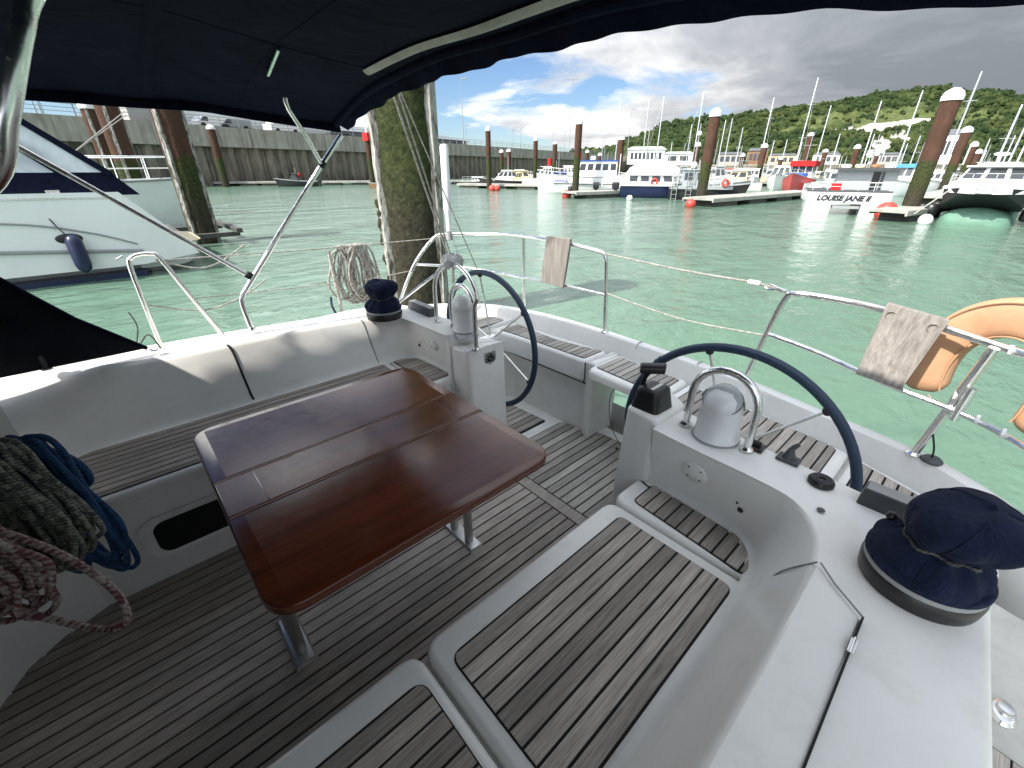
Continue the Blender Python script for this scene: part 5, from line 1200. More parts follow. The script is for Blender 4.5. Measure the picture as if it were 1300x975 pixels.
for i, (px, w, h, lab, mt) in enumerate([((-144.0, 332.1), 16, 7, 'pale terrace house left of the brick one at the hill foot', 'wallgrey'), ((-132.0, 345.3), 12, 9, 'brick coloured house at the hill foot', 'wood'), ((-116.7, 347.2), 16, 6, 'cream low house at the hill foot behind the red boat', 'cream'), ((-91.2, 345.5), 14, 6, 'white low house at the hill foot under the chalk', 'whitepaint'), ((-40.2, 386.7), 9, 16, 'white tall house on the slope right of the largest pile', 'whitepaint'), ((-66.4, 372.8), 14, 6, 'pale house at the hill foot behind the light blue canvas', 'wallgrey')]):
    shed(px, w, h, 9, lab, mt, 4, 'roofgrey')

# ------------------------------------------------------------------ hill
sky_l = [(640, 4), (700, 10), (760, 22), (800, 36), (850, 50), (900, 60), (950, 68), (1000, 76), (1050, 84), (1100, 91), (1150, 97), (1180, 92), (1220, 95), (1260, 88), (1300, 80), (1400, 78), (1550, 74), (1750, 60)]
fwd = Vector((-math.sin(math.radians(47.7)), math.cos(math.radians(47.7)), 0)); rgt = Vector((fwd.y, -fwd.x, 0))
def skyh(px):
    for (a, ha), (b, hb) in zip(sky_l[:-1], sky_l[1:]):
        if a <= px <= b: t = (px - a) / (b - a); t = t * t * (3 - 2 * t); return lerp(ha, hb, t) * .855 - 3.5
    return 1
NX, NY = 420, 110; vs = []; col = []
for j in range(NY + 1):
    v = j / NY; s = 350 + 300 * v
    for i in range(NX + 1):
        px = lerp(640, 1750, i / NX); lat = (px - 650) / 610
        h = skyh(px) / 610 * 560 + 2; prof_ = 3 * v ** 2 - 2 * v ** 3 if v < 1 else 1
        prof_ = (v / .72) ** .85 if v < .72 else 1 - .10 * ((v - .72) / .28)
        hh = h * min(prof_, 1); s2 = s; P = fwd * s2 + rgt * lat * 560 * (s2 / 560) ** .9
        w = Vector((P.x, P.y, 0))
        tr_ = .5 + .5 * noise.noise(w * .011 + Vector((3, 1, 0))); gx = noise.noise(w * .02 + Vector((7, 2, 5)))
        hh += 8 * noise.noise(w * .012) * v
        cover = 1.0
        # chalk scar and grass slopes (real ground cover of the hill)
        u1 = (px - 1100) / 68; v1 = (v - .285 - .0006 * (px - 1092)) / .070; ch = max(0, 1 - (u1 * u1 + v1 * v1) ** 1.2) * (.75 + .9 * noise.noise(w * .06 + Vector((0, 0, 2))))
        u2 = (px - (1098 + (v - .12) * 160 + 30 * gx)) / 19; v2 = (v - .12) / .13; ch = max(ch, max(0, 1 - (u2 * u2 + v2 * v2)) * (.65 + 1.0 * noise.noise(w * .08)))
        u3 = (px - 1032) / 15; v3 = (v - .27) / .025; ch = max(ch, max(0, 1 - (u3 * u3 + v3 * v3)) * .8)
        gr_ = max(0, 1 - abs((px - 1110) / 190) ** 2.5) * max(0, 1 - abs((v - .38) / .19) ** 2) * (.75 + .5 * gx)
        lump = 0
        if ch < .3 and gr_ < .62:
            lump = 4.6 * max(0, noise.noise(w * .085) + .35) + 2.6 * max(0, noise.noise(w * .22) + .3)
        ch = min(1, ch * 1.7)
        vs.append((P.x, P.y, 1.5 + max(0, hh) + lump * min(1, v * 8))); col.append((min(1, ch), min(1, gr_), 0, 1))
mb = MB(); mb.v = vs; n = NX + 1
mb.f = [(j * n + i, j * n + i + 1, (j + 1) * n + i + 1, (j + 1) * n + i) for j in range(NY) for i in range(NX)]
hl = mb.build('wooded_hill', M['hill'], smooth=0); hl['kind'] = 'structure'
for p in hl.data.polygons: p.use_smooth = True
ca = hl.data.color_attributes.new('cover', 'FLOAT_COLOR', 'POINT')
buf = [c for q in col for c in q]; ca.data.foreach_set('color', buf)
# tree crowns along the ridge and over the slope: leafy clumps, one mass of woodland
mb = MB(); rnd = random.Random(4)
ico = [(0, 0, 1), (.894, 0, .447), (.276, .851, .447), (-.724, .526, .447), (-.724, -.526, .447), (.276, -.851, .447), (.724, .526, -.447), (-.276, .851, -.447), (-.894, 0, -.447), (-.276, -.851, -.447), (.724, -.526, -.447)]
ifc = [(0, 1, 2), (0, 2, 3), (0, 3, 4), (0, 4, 5), (0, 5, 1), (1, 6, 2), (2, 7, 3), (3, 8, 4), (4, 9, 5), (5, 10, 1), (2, 6, 7), (3, 7, 8), (4, 8, 9), (5, 9, 10), (1, 10, 6)]
for _ in range(15000):
    i = rnd.randint(0, NX); v = rnd.random() ** .8; j = min(NY, int(v * NY * .80)); k = j * n + i
    if col[k][0] > .03 or (col[k][1] > .5 and rnd.random() > .10): continue
    x, y, z = vs[k]; r_ = rnd.uniform(1.2, 2.8) * (1.0 if rnd.random() < .8 else 1.4); ox, oy = rnd.uniform(-2, 2), rnd.uniform(-2, 2)
    mb.add([(x + ox + q[0] * r_ * rnd.uniform(.75, 1.2), y + oy + q[1] * r_ * rnd.uniform(.75, 1.2), z + 1 + q[2] * r_ * rnd.uniform(.7, 1.2)) for q in ico], ifc)
o = mb.build('woodland', M['hill'], smooth=0); o['kind'] = 'stuff'
ca = o.data.color_attributes.new('cover', 'FLOAT_COLOR', 'POINT')
ca.data.foreach_set('color', [0.0, 0.0, 0.0, 1.0] * len(o.data.vertices))
# ------------------------------------------------------------------ boats
def hull_sections(L_, B, F, rise=.5, tw=.8, rake=.5, p=2.2, x0=0, depth=.4, n=18):
    secs = []
    for k in range(n + 1):
        t = k / n; tt = min(1, t / .4); wdt = tw + (1 - tw) * (3 * tt * tt - 2 * tt ** 3)
        if t > .45: wdt *= max(.015, 1 - ((t - .45) / .55) ** p)
        b = B / 2 * wdt; zs = F * (1 + rise * t ** 2.2); y = L_ * (t - .5); sec = []
        for (fx, z) in ((0, -depth), (.62, -depth * .6), (.86, .12 * F), (.95, .5 * zs), (1.0, zs)):
            yy = y + rake * t ** 4 * max(0, z) / zs; sec.append((b * fx, yy, z))
        secs.append(sec)
    return secs
def boat(name, p, rz, L_, B, F, label, cat='boat', hullm='whitepaint', deckm='whitepaint', group=None, rise=.5, tw=.8, rake=.5, pw=2.2, stripe=None, anti=None, hulls=(0,), hw=None, scale=.76):
    t = thing(name, (p[0], p[1], 0), label, cat, group, rz); t.scale = (scale,) * 3
    for hx in hulls:
        se = hull_sections(L_, hw or B, F, rise, tw, rake, pw)
        full = [[(-x + hx, y, z) for x, y, z in s[::-1]] + [(x + hx, y, z) for x, y, z in s[1:]] for s in se]
        mb = MB(); mb.rings(full, True, True, closed=False); mb.build('hull', M[hullm], t, smooth=50, local=True)
        if anti:
            mb = MB(); mb.rings([[(x + (.012 if x > hx else -.012 if x < hx else 0), y, z if z < 0 else z) for x, y, z in f[1:-1]] for f in full], False, False, closed=False)
        mb = MB(); vs = []
        for f in full: vs.append([(f[0][0], f[0][1], f[0][2] - .04), (hx, f[0][1], f[0][2] + .02), (f[-1][0], f[-1][1], f[-1][2] - .04)])
        sheet(mb, vs); mb.build('deck', M[deckm], t, smooth=60, local=True)
        for s_ in (0, -1): MB().tube([f[s_] for f in full], .045, 6).build('rubbing_rail', M[stripe or 'grey'], t, local=True)
    return t
def cabin(t, y0, y1, w, z0, z1, mat='whitepaint', rake=(.25, .55), roof=None, win='glass', nwin=3, wz=(.45, .85), inset_=.10, front=True, name='cabin', side=True, cx=0):
    """wheelhouse from y0 (aft) to y1 (fwd) with window openings as proud glass panes"""
    h = z1 - z0; bot = [(cx - w / 2, y0, z0), (cx + w / 2, y0, z0), (cx + w / 2, y1, z0), (cx - w / 2, y1, z0)]; k = inset_
    top = [(cx - w / 2 + k, y0 + rake[0] * h, z1), (cx + w / 2 - k, y0 + rake[0] * h, z1), (cx + w / 2 - k, y1 - rake[1] * h, z1), (cx - w / 2 + k, y1 - rake[1] * h, z1)]
    c = MB().rings([bot, top]).build(name, M[mat], t, smooth=0, local=True)
    ov = .12; P = [(top[0][0] - ov, top[0][1] - ov), (top[1][0] + ov, top[1][1] - ov), (top[2][0] + ov, top[2][1] + ov), (top[3][0] - ov, top[3][1] + ov)]
    mb = MB(); mold(mb, P, P, z1 - .03, z1 + .07, .03); mb.build('roof', M[roof or mat], t, smooth=40, local=True)
    B_ = [V3(q) for q in bot]; T_ = [V3(q) for q in top]
    def pane(a, b, c_, d, u0, u1, out_):
        f = lambda u, v: a.lerp(b, u).lerp(d.lerp(c_, u), v); q = [f(u0, wz[0]), f(u1, wz[0]), f(u1, wz[1]), f(u0, wz[1])]
        MB().add([v + out_ * .012 for v in q] + [v - out_ * .02 for v in q], [(0, 1, 2, 3), (7, 6, 5, 4), (0, 4, 5, 1), (1, 5, 6, 2), (2, 6, 7, 3), (3, 7, 4, 0)]).build('window', M[win], c, smooth=0, local=True)
    if side:
        for i in range(nwin):
            u0, u1 = (i + .14) / nwin, (i + .86) / nwin
            pane(B_[1], B_[2], T_[2], T_[1], u0, u1, Vector((1, 0, 0))); pane(B_[3], B_[0], T_[0], T_[3], 1 - u1, 1 - u0, Vector((-1, 0, 0)))
    m_ = 3 if w > 1.8 else 2
    for i in range(m_):
        u0, u1 = (i + .1) / m_, (i + .9) / m_
        if front: pane(B_[2], B_[3], T_[3], T_[2], u0, u1, Vector((0, 1, .3)).normalized())
        pane(B_[0], B_[1], T_[1], T_[0], u0, u1, Vector((0, -1, .1)).normalized())
    return c
def rail(t, pts, h, n, r=.02, mat='steel', mid=True):
    P = [V3(p) for p in pts]; up = Vector((0, 0, h)); mb = MB(); mb.tube([p + up for p in P], r, 6)
    if mid: mb.tube([p + up * .5 for p in P], r * .7, 6)
    L_ = len(P)
    for k in range(n):
        f = k / (n - 1) * (L_ - 1); i = min(int(f), L_ - 2); q = P[i].lerp(P[i + 1], f - i); mb.tube([q, q + up], r * .8, 6)
    mb.build('rail', M[mat], t, local=True)
def outboard(t, x, y, s=1, mat='black'):
    mb = MB(); P = rpoly([(x - .2 * s, y - .75 * s), (x + .2 * s, y - .75 * s), (x + .2 * s, y - .1 * s), (x - .2 * s, y - .1 * s)], .08 * s); mold(mb, inset(P, .05 * s), P, .62 * s, 1.2 * s, .12 * s); mb.box(x - .07 * s, x + .07 * s, y - .55 * s, y - .25 * s, -.3, .65 * s)
    mb.build('outboard', M[mat], t, smooth=40, local=True)
def fender(t, x, y, z, mat='redbuoy', r=.16, l=.5): MB().lathe((x, y, z), [(.02, 0), (r * .8, .07), (r, .16), (r, l - .12), (r * .7, l - .03), (.03, l)], 12).build('fender', M[mat], t, smooth=60, local=True)
def mast(t, y, h, x=0, r=.07, boom=0, z0=1.0, sp=2, mat='alu', stays=(0, 0)):
    m_ = MB().tube([(x, y, z0), (x, y, h)], [r, r * .7], 8).build('mast', M[mat], t, local=True)
    for k in range(sp):
        z = lerp(z0, h, (k + 1) / (sp + 1) + .08); MB().tube([(x - .75, y - .1, z), (x, y, z - .04), (x + .75, y - .1, z)], .025, 6).build('spreader', M[mat], m_, local=True)
    if boom: MB().tube([(x, y, z0 + .9), (x, y - boom, z0 + 1.0)], .06, 8).build('boom', M[mat], t, local=True)
    if stays != (0, 0):
        for yy in stays: MB().tube([(x, y, h - .2), (x, yy, .9)], .012, 4).build('stay', M['steel'], t, local=True)
def letters(t, txt, loc, rot, size, mat, name='lettering', shear=.25):
    cu = bpy.data.curves.new(name, 'FONT'); cu.body = txt; cu.size = size; cu.extrude = .012; cu.shear = shear; cu.align_x = 'CENTER'; cu.offset = size * .04; cu.resolution_u = 3
    o = bpy.data.objects.new(name, cu); COL.objects.link(o)
    dg = bpy.context.evaluated_depsgraph_get(); me = bpy.data.meshes.new_from_object(o.evaluated_get(dg)); bpy.data.objects.remove(o)
    o = bpy.data.objects.new(name, me); COL.objects.link(o); o.parent = t; o.location = loc; o.rotation_euler = rot; me.materials.clear(); me.materials.append(M[mat]); return o
R = math.radians
def brg(p): return math.atan2(-p[0], p[1])            # rotation that points +y away from the camera
def antenna(t, x, y, z, h): MB().tube([(x, y, z), (x, y, z + h)], .015, 5).build('antenna', M['white'], t, local=True)

# --- left: motor cruiser seen from its quarter
p = (-14.3, -5.4); mc = boat('motor_cruiser', p, R(180), 12.0, 3.9, 1.45, 'large white motor cruiser at the left with navy canopy and its stern towards the pile', 'motor boat', rise=.15, tw=.93, rake=.9, stripe='grey', scale=1.0)
# local: stern at y=-6 (world y=+1.4); world +x side is local -x
def mcl(x, y): return (-(x - p[0]), -(y - p[1]))
mb = MB(); P = rpoly([(-1.85, -5.7), (-1.80, -6.75), (-.9, -7.1), (.9, -7.1), (1.80, -6.75), (1.85, -5.7)], .25); mold(mb, inset(P, .12), P, .12, .52, .06); mb.build('swim_platform', M['whitepaint'], mc, smooth=50, local=True)
MB().prism(rpoly([(-1.7, -6.0), (-1.62, -6.65), (-.85, -7.2), (.85, -7.2), (1.62, -6.65), (1.7, -6.0)], .2), .52, .535).build('platform_teak', M['cream'], mc, smooth=0, local=True)
# sloping quarters running down to the platform
for s_ in (-1, 1):
    xs = s_ * 1.965; mb = MB(); prof = [(-5.9, .35), (-6.75, .45), (-6.65, .60), (-6.25, 1.10), (-5.85, 1.56), (3.0, 1.62), (3.0, .35)]
    mb.add([(xs, y, z) for y, z in prof] + [(xs - s_ * .40, y + .03, z) for y, z in prof], [tuple(range(7)), tuple(range(13, 6, -1))] + [(i, (i + 1) % 7, 7 + (i + 1) % 7, 7 + i) for i in range(7)]); mb.build('quarter', M['whitepaint'], mc, smooth=40, bevel=.16, seg=4, local=True)
    MB().tube([(xs * 1.008, -5.95, .52), (xs * 1.012, -3, .78), (xs * 1.03, 1, .86)], .035, 6).build('trim_line', M['grey'], mc, local=True)
MB().box(-1.5, 1.5, -5.75, -5.55, .5, 1.55).build('transom', M['whitepaint'], mc, smooth=0, bevel=.05, local=True)
MB().box(-1.90, 1.90, -5.9, 5.0, -.3, .10).build('boot_top', M['navypaint'], mc, smooth=0, local=True)
P0 = [(-1.72, -4.95), (1.72, -4.95), (1.72, 2.5), (-1.72, 2.5)]
# navy lower canopy band, clear panels, navy roof
rg = lambda w, y0, y1, z: [(-w, y0, z), (w, y0, z), (w, y1, z), (-w, y1, z)]
def bandmesh(w0, a0, b0, z0, w1, a1, b1, z1, mat, nm): MB().rings([rg(w0, a0, b0, z0), rg(w1, a1, b1, z1)], False, False).build(nm, M[mat], mc, smooth=0, local=True)
bandmesh(1.74, -6.25, 2.2, 1.60, 1.70, -5.9, 2.0, 2.02, 'canvas', 'canopy_skirt'); bandmesh(1.70, -5.9, 2.0, 2.02, 1.40, -3.55, .9, 4.10, 'vinyl', 'clear_panel')
mb = MB(); P = rpoly([(-1.44, -3.7), (1.44, -3.7), (1.42, 1.0), (-1.42, 1.0)], .15); mold(mb, P, inset(P, .1), 4.06, 4.36, .15); mb.build('canopy_roof', M['canvas'], mc, smooth=50, local=True)
for s_ in (-1, 1):
    for (ya, yb) in ((-5.9, -3.55), (-5.2, -3.1), (-3.6, -2.0), (-1.9, -.6), (0, .2)): MB().beam((s_ * 1.712, ya, 1.98), (s_ * 1.412, yb, 4.12), .11, .05, (1, 0, 0)).build('canopy_seam', M['canvas'], mc, smooth=0, local=True)
for x in (-1.1, -.35, .35, 1.1): MB().beam((x * 1.2, -5.92, 1.98), (x, -3.57, 4.12), .08, .04, (0, 1, 0)).build('canopy_seam', M['canvas'], mc, smooth=0, local=True)
for s_ in (-1, 1):
    MB().tube(smooth_path([(s_ * 1.985, 2.9, 1.28), (s_ * 1.985, -2.5, 1.26), (s_ * 1.98, -4.2, 1.18), (s_ * 1.975, -5.2, .95), (s_ * 1.97, -5.9, .66)], 6), .018, 6).build('moulded_line', M['grey'], mc, local=True)
    MB().tube(smooth_path([(s_ * 1.95, 2.9, 1.63), (s_ * 1.95, -4.8, 1.58), (s_ * 1.93, -5.9, 1.52)], 4), .03, 6).build('gunwale_rail', M['steel'], mc, local=True)
    mb = MB(); c_ = [(2.0, 1.02), (-2.6, 1.0), (-3.3, .93), (-2.9, .86), (2.0, .88)]; mb.add([(s_ * 1.975, y, z) for y, z in c_] + [(s_ * 1.99, y, z) for y, z in c_], [tuple(range(5)), tuple(range(9, 4, -1))] + [(i, (i + 1) % 5, 5 + (i + 1) % 5, 5 + i) for i in range(5)]); mb.build('hull_window', M['glass'], mc, smooth=0, local=True)
MB().ball((-1.96, -4.9, .86), .16, 14, .18, 1.3, .62).build('exhaust_port', M['black'], mc, local=True)
MB().tube([(-1.78, -4.6, 1.62), (-2.02, -4.8, 1.1), (-2.05, -4.92, .86)], .012, 6).build('fender_line', M['rope_dark'], mc, local=True)
fender(mc, -2.13, -4.95, .22, 'navypaint', .13, .72)
MB().tube([(-1.75, -4.9, 1.66), (-1.3, -5.7, 1.2), (-1.0, -6.2, .75)], .025, 6).build('handrail', M['steel'], mc, local=True)
MB().box(-1.80, -1.70, -5.05, -4.85, 1.60, 1.72).build('cleat', M['steel'], mc, smooth=0, local=True)
# --- second cruiser behind it
p = (-22.95, 2.27); m2 = boat('motor_cruiser', (p[0], p[1] - 4.7), R(-8), 10.5, 3.4, 1.55, 'white cruiser bow with double guard rails lying behind the motor cruiser', 'motor boat', rise=.12, tw=.9, rake=.5, pw=3.2, scale=1.0)
rail(m2, [(-1.6, -2, 1.66), (-1.55, 1, 1.68), (-1.2, 3.4, 1.7), (-.1, 5.4, 1.72), (1.2, 3.4, 1.7), (1.55, 1, 1.68), (1.6, -2, 1.66)], .75, 13, .025, 'white')
mb = MB(); P = rpoly([(-1.1, -3), (1.1, -3), (.9, 2.6), (.3, 3.4), (-.3, 3.4), (-.9, 2.6)], .2); mold(mb, P, inset(P, .25), 1.6, 2.0, .12); mb.build('coachroof', M['whitepaint'], m2, smooth=50, local=True)
MB().ball((1.66, 2.2, 1.2), .06, 8).build('port', M['black'], m2, local=True)
for s_ in (-1, 1): MB().tube([(s_ * 1.70, -4.5, 1.25), (s_ * 1.70, 1.0, 1.30), (s_ * 1.2, 3.4, 1.34), (s_ * .45, 4.9, 1.38)], .018, 5).build('trim_line', M['grey'], m2, local=True)
# small mooring frame and floats at the foot of the left pile
mf = thing('mooring_bracket', (PL[0], PL[1], 0), 'dark floating bracket round the foot of the left weedy pile', 'pontoon')
for dy, dz in ((-.75, .42), (.75, .42), (-.65, .25)): MB().beam((PL[0] - 1.6, PL[1] + dy, dz), (PL[0] + 1.3, PL[1] + dy, dz), .16, .12).build('beam', M['float'], mf, smooth=0)
for dx in (-1.5, .9): MB().beam((PL[0] + dx, PL[1] - .8, .3), (PL[0] + dx, PL[1] + .8, .3), .2, .12).build('cross_beam', M['float'], mf, smooth=0)
ml_ = thing('mooring_line', (-20.00, 0.31, 2.85), 'pair of pale mooring lines stretched up to the rusty piles', 'rope')
a = V3((-18.79, 0.15, 2.52)); b = V3((-26.35, 2.25, 4.06))
for dz in (0, .14): MB().tube([a, b + Vector((0, 0, dz))], .018, 6).build('line', M['rope_white'], ml_)
# --- dark workboat along the wall
p = (-62.61, 20.35); db = boat('work_boat', p, brg(p) + R(78), 6.2, 2.2, .75, 'small black workboat lying in front of the quay wall', 'boat', 'blackpaint', 'darkgrey', rise=.6)
cabin(db, -.2, 1.2, 1.3, .8, 1.9, 'darkgrey', nwin=2); MB().ball((0, -.4, 1.7), .28, 8, 1, 1, 1.4).build('crew_seat', M['redcloth'], db, local=True); antenna(db, .3, .2, 1.9, .9); outboard(db, 0, -3.1, .9)
p = (-50.52, 26.20); sb = boat('dinghy', p, brg(p) + R(80), 4.6, 1.8, .5, 'tiny open boat with a hoop by the left edge of the huge pile', 'boat', 'wood', 'wood')
MB().tube([(-.5, 0, .5), (-.5, 0, 1.9), (0, 0, 2.2), (.5, 0, 1.9), (.5, 0, .5)], .05, 8).build('hoop', M['white'], sb, local=True)

# --- pontoons
def pontoon(a, b, w, lab, z=.42):
    a, b = V3((a[0], a[1], 0)), V3((b[0], b[1], 0)); t = thing('pontoon', tuple(a.lerp(b, .5)), lab, 'pontoon'); L_ = (b - a).length
    MB().beam(a + Vector((0, 0, z)), b + Vector((0, 0, z)), w, .12).build('walkway', M['pontoon'], t, smooth=0)
    for s_ in (-1, 1):
        n = (b - a).normalized().cross(Vector((0, 0, 1))) * (w / 2 + .04) * s_; MB().beam(a + n + Vector((0, 0, z - .06)), b + n + Vector((0, 0, z - .06)), .08, .2).build('side_beam', M['pontoon'], t, smooth=0)
    k = 0; n = max(1, int(L_ / 3.2))
    for k in range(n):
        c0, c1 = a.lerp(b, (k + .2) / n), a.lerp(b, (k + .8) / n); MB().beam(c0 + Vector((0, 0, .14)), c1 + Vector((0, 0, .14)), w * .95, .46).build('float', M['float'], t, smooth=0)
    return t
pontoon((-72.72, 12.20), (-55.84, 42.64), 2.2, 'long low pontoon running along the foot of the quay wall')
pontoon((-45.72, 33.46), (-36.18, 37.63), 2.0, 'pontoon below the first white cruisers, two red buoys at its left end')
pontoon((-23.51, 27.26), (-22.45, 32.97), 1.6, 'short pontoon below the passenger boat right of the dark pile')
pontoon((-13.32, 27.30), (-11.99, 42.87), 1.9, 'pale pontoon leading from the rusty green footed pile to the red boat')
pontoon((-3.84, 25.56), (-2.87, 30.80), 1.3, 'dark small pontoon round the largest rusty pile')
pontoon((-26.37, 63.15), (-11.80, 79.16), 2.0, 'far pontoon under the round windscreen boats')
pontoon((-4.23, 39.93), (-4.23, 72.62), 1.5, 'pontoon running back between the largest pile and the twin hulled boat')
def buoy(p, r, lab, mat='redbuoy'): return tag(MB().ball((p[0], p[1], r * .55), r, 16).build('buoy', M[mat], at=(p[0], p[1], 0)), lab, 'buoy')
buoy((-37.18, 31.09), .36, 'left one of two red buoys at the foot of the dark slim pile'); buoy((-36.85, 31.45), .34, 'right one of two red buoys at the foot of the dark slim pile')
buoy((-24.27, 27.86), .36, 'red buoy at the stern of the lettered white passenger boat'); buoy((-13.29, 26.46), .30, 'red buoy by the ladder boat at the left end of the pale pontoon')
buoy((-4.21, 27.65), .45, 'large red buoy beside the boat with a twin hull and black name'); buoy((-19.35, 29.16), .22, 'small white buoy in front of the navy hull', 'white'); buoy((-2.51, 25.70), .25, 'white buoy between the largest pile and the big catamaran', 'white')

# --- boats to the right
def side(p, right=True): return brg(p) + (R(-90) if right else R(90))
p = (-47.32, 37.15); b = boat('sailing_dinghy', p, side(p), 6.0, 2.0, .7, 'low dark hulled boat with white top at the left end of the moored row', 'boat', 'blackpaint'); cabin(b, -1, 1.2, 1.4, .75, 1.35, nwin=4); rail(b, [(-.9, -2.5, .8), (-.9, 2, .9)], .6, 6, .03)
p = (-41.98, 37.07); b = boat('cabin_cruiser', p, side(p, False), 7.2, 2.5, .95, 'dark hulled cabin cruiser with raked white windscreen cabin', 'motor boat', 'blackpaint'); cabin(b, -1.2, 1.8, 2.0, 1.0, 2.4, rake=(.1, 1.0)); cabin(b, -2.6, -1.3, 1.9, 1.0, 2.1, 'cream', nwin=2)
mast(b, -.5, 4.5, r=.04, z0=2.2, sp=0)
p = (-43.57, 41.26); b = boat('cabin_cruiser', p, side(p), 6.5, 2.4, .9, 'white cruiser with boxy cream canopy left of the reddish pile', 'motor boat', 'greypaint'); cabin(b, -1.8, 1.6, 2.0, .95, 2.3, 'cream', rake=(.0, .5)); outboard(b, 0, -3.2)
p = (-37.11, 39.45); b = boat('cabin_cruiser', p, side(p, False), 7.5, 2.6, 1.0, 'white cruiser with arched white canopy and blue trim right of the reddish pile', 'motor boat', 'whitepaint'); cabin(b, -.6, 2.2, 2.2, 1.0, 2.9, 'whitecloth', rake=(.2, .8)); cabin(b, -3.2, -.7, 2.1, 1.0, 2.2, 'bluecloth', rake=(.6, 0), nwin=2)
MB().tube([(0, 0, 3.0), (0, 0, 4.0)], .3, 8).build('red_cover', M['redcloth'], b, local=True)
# passenger boat with blue canopy
p = (-28.42, 34.15); pb = boat('passenger_boat', p, side(p, False), 9.6, 3.3, 1.75, 'long white passenger boat with blue canvas roof, faint blue lettering and black fender', 'passenger boat', rise=.25, tw=.9, rake=.3, pw=3)
c = cabin(pb, -4.4, .2, 2.7, 1.7, 3.5, rake=(0, .2), roof='bluecloth', nwin=5, wz=(.45, .82))
for s_ in (-1, 1): MB().tube([(s_ * 1.66, -4.6, 1.0), (s_ * 1.66, 0, 1.05), (s_ * 1.3, 3.0, 1.1)], .05, 6).build('rubbing_strake', M['darkgrey'], pb, local=True)
MB().tube([(-1.2, -4.7, 1.8), (-1.2, -4.7, 4.2)], .05, 6).build('stern_post', M['white'], pb, local=True)
MB().box(-.9, .6, -1.9, -1.3, 3.55, 4.0).build('life_raft', M['white'], pb, smooth=0, bevel=.1, local=True); MB().tube([(0, .0, 3.55), (0, 0, 4.4)], .22, 8).build('red_figure', M['redcloth'], pb, local=True)
mast(pb, -2.6, 6.0, r=.05, z0=3.5, sp=1)
rail(pb, [(-1.5, .6, 1.8), (-1.4, 2.4, 1.9), (-.2, 4.6, 2.1), (1.4, 2.4, 1.9)], .8, 8, .025, 'white')
letters(pb, 'CLARENCE', (1.675, 2.3, 1.25), (R(90), 0, R(90)), .42, 'lettering_blue', shear=.0)
letters(pb, 'CLARENCE', (-1.672, 2.3, 1.25), (R(90), 0, R(-90)), .42, 'lettering_blue', shear=.0)
for s_ in (-1, 1): fender(pb, s_ * 1.8, .8, .05, 'black', .35, .8)
# tender with outboards
p = (-23.42, 33.70); b = boat('tender', p, side(p), 4.6, 1.9, .7, 'small grey tender with two black outboard engines beside the passenger boat', 'motor boat', 'greypaint'); outboard(b, -.35, -2.2, 1.1); outboard(b, .45, -2.2, 1.0); rail(b, [(-.8, -2, .8), (-.8, 1.4, .9), (.8, 1.4, .9), (.8, -2, .8)], .9, 8, .03, 'white')
p = (-36.36, 52.17); b = boat('cabin_cruiser', p, side(p), 7.5, 2.6, 1.2, 'white open sports boat behind the tender', 'motor boat'); rail(b, [(-1, 3, 1.5), (-1.1, -1, 1.3)], .6, 6, .03); MB().box(-1, 1, -.3, .1, 1.3, 2.2).build('console', M['glass'], b, smooth=0, local=True)
# white round roofed boat on navy hull
p = (-19.68, 33.35); rb = boat('dive_boat', p, side(p), 7.4, 2.9, 1.15, 'navy hulled boat with a domed white canopy and an orange life ring', 'motor boat', 'navypaint', rise=.3, tw=.92)
mb = MB(); rs = []
for k in range(9):
    y = lerp(-3.3, 2.1, .5 - .5 * math.cos(math.pi * (k + .3) / 8.6)); f = math.sin(math.pi * (k + .3) / 8.6) ** .8; rs.append([(1.35 * (.6 + .4 * f) * math.cos(math.pi * q / 12), y, 2.1 + 1.25 * f * math.sin(math.pi * q / 12)) for q in range(13)])
mb.rings(rs, closed=True); mb.build('dome_canopy', M['whitecloth'], rb, smooth=60, local=True)
cabin(rb, -3.0, 1.6, 2.3, 1.15, 2.2, rake=(0, .3), nwin=4, wz=(.35, .85))
for s_ in (-1, 1): MB().tube([(s_ * 1.2 + (.03 * s_), -.4 + .28 * math.cos(q * math.pi / 8), 1.5 + .28 * math.sin(q * math.pi / 8)) for q in range(16)], .09, 8, closed=True).build('life_ring', M['redbuoy'], rb, local=True)
outboard(rb, .5, -3.7, 1.2); rail(rb, [(-1.3, 1.8, 1.3), (-1.0, 3.0, 1.4), (0, 3.9, 1.5), (1.0, 3.0, 1.4), (1.3, 1.8, 1.3)], .8, 9, .03, 'white')
mast(rb, -1.5, 6.5, r=.05, z0=3.5, sp=1)
MB().box(-1.52, 1.52, -3.6, 1.6, 1.12, 1.24).build('white_gunwale', M['whitepaint'], rb, smooth=0, local=True)
# grey work boat with ladders
p = (-15.97, 33.71); wb = boat('work_boat', p, side(p), 6.6, 2.7, 1.0, 'grey workboat with a pale ladder over its side behind the rusty green footed pile', 'work boat', 'blackpaint', 'greypaint', rise=.45)
cabin(wb, -2.2, .3, 2.0, 1.0, 2.6, 'greypaint', rake=(0, .25), nwin=2); MB().box(-1.35, 1.35, -3.1, 2.3, .95, 1.2).build('bulwark', M['greypaint'], wb, smooth=0, local=True)
mast(wb, -1.4, 6.4, r=.06, z0=2.6, sp=2); mast(wb, .6, 3.6, x=.4, r=.05, z0=1, sp=1)
for sx in (1.42, -1.42):
    for y0 in (-3.0, -1.7):
        mb = MB()
        for yy in (y0, y0 + .45): mb.tube([(sx, yy, -.2), (sx * .96, yy, 2.3), (sx * .7, yy, 2.6)], .04, 6)
        for k in range(6): mb.tube([(sx, y0, .1 + .38 * k), (sx, y0 + .45, .1 + .38 * k)], .025, 5)
        mb.build('ladder', M['alu'], wb, local=True)
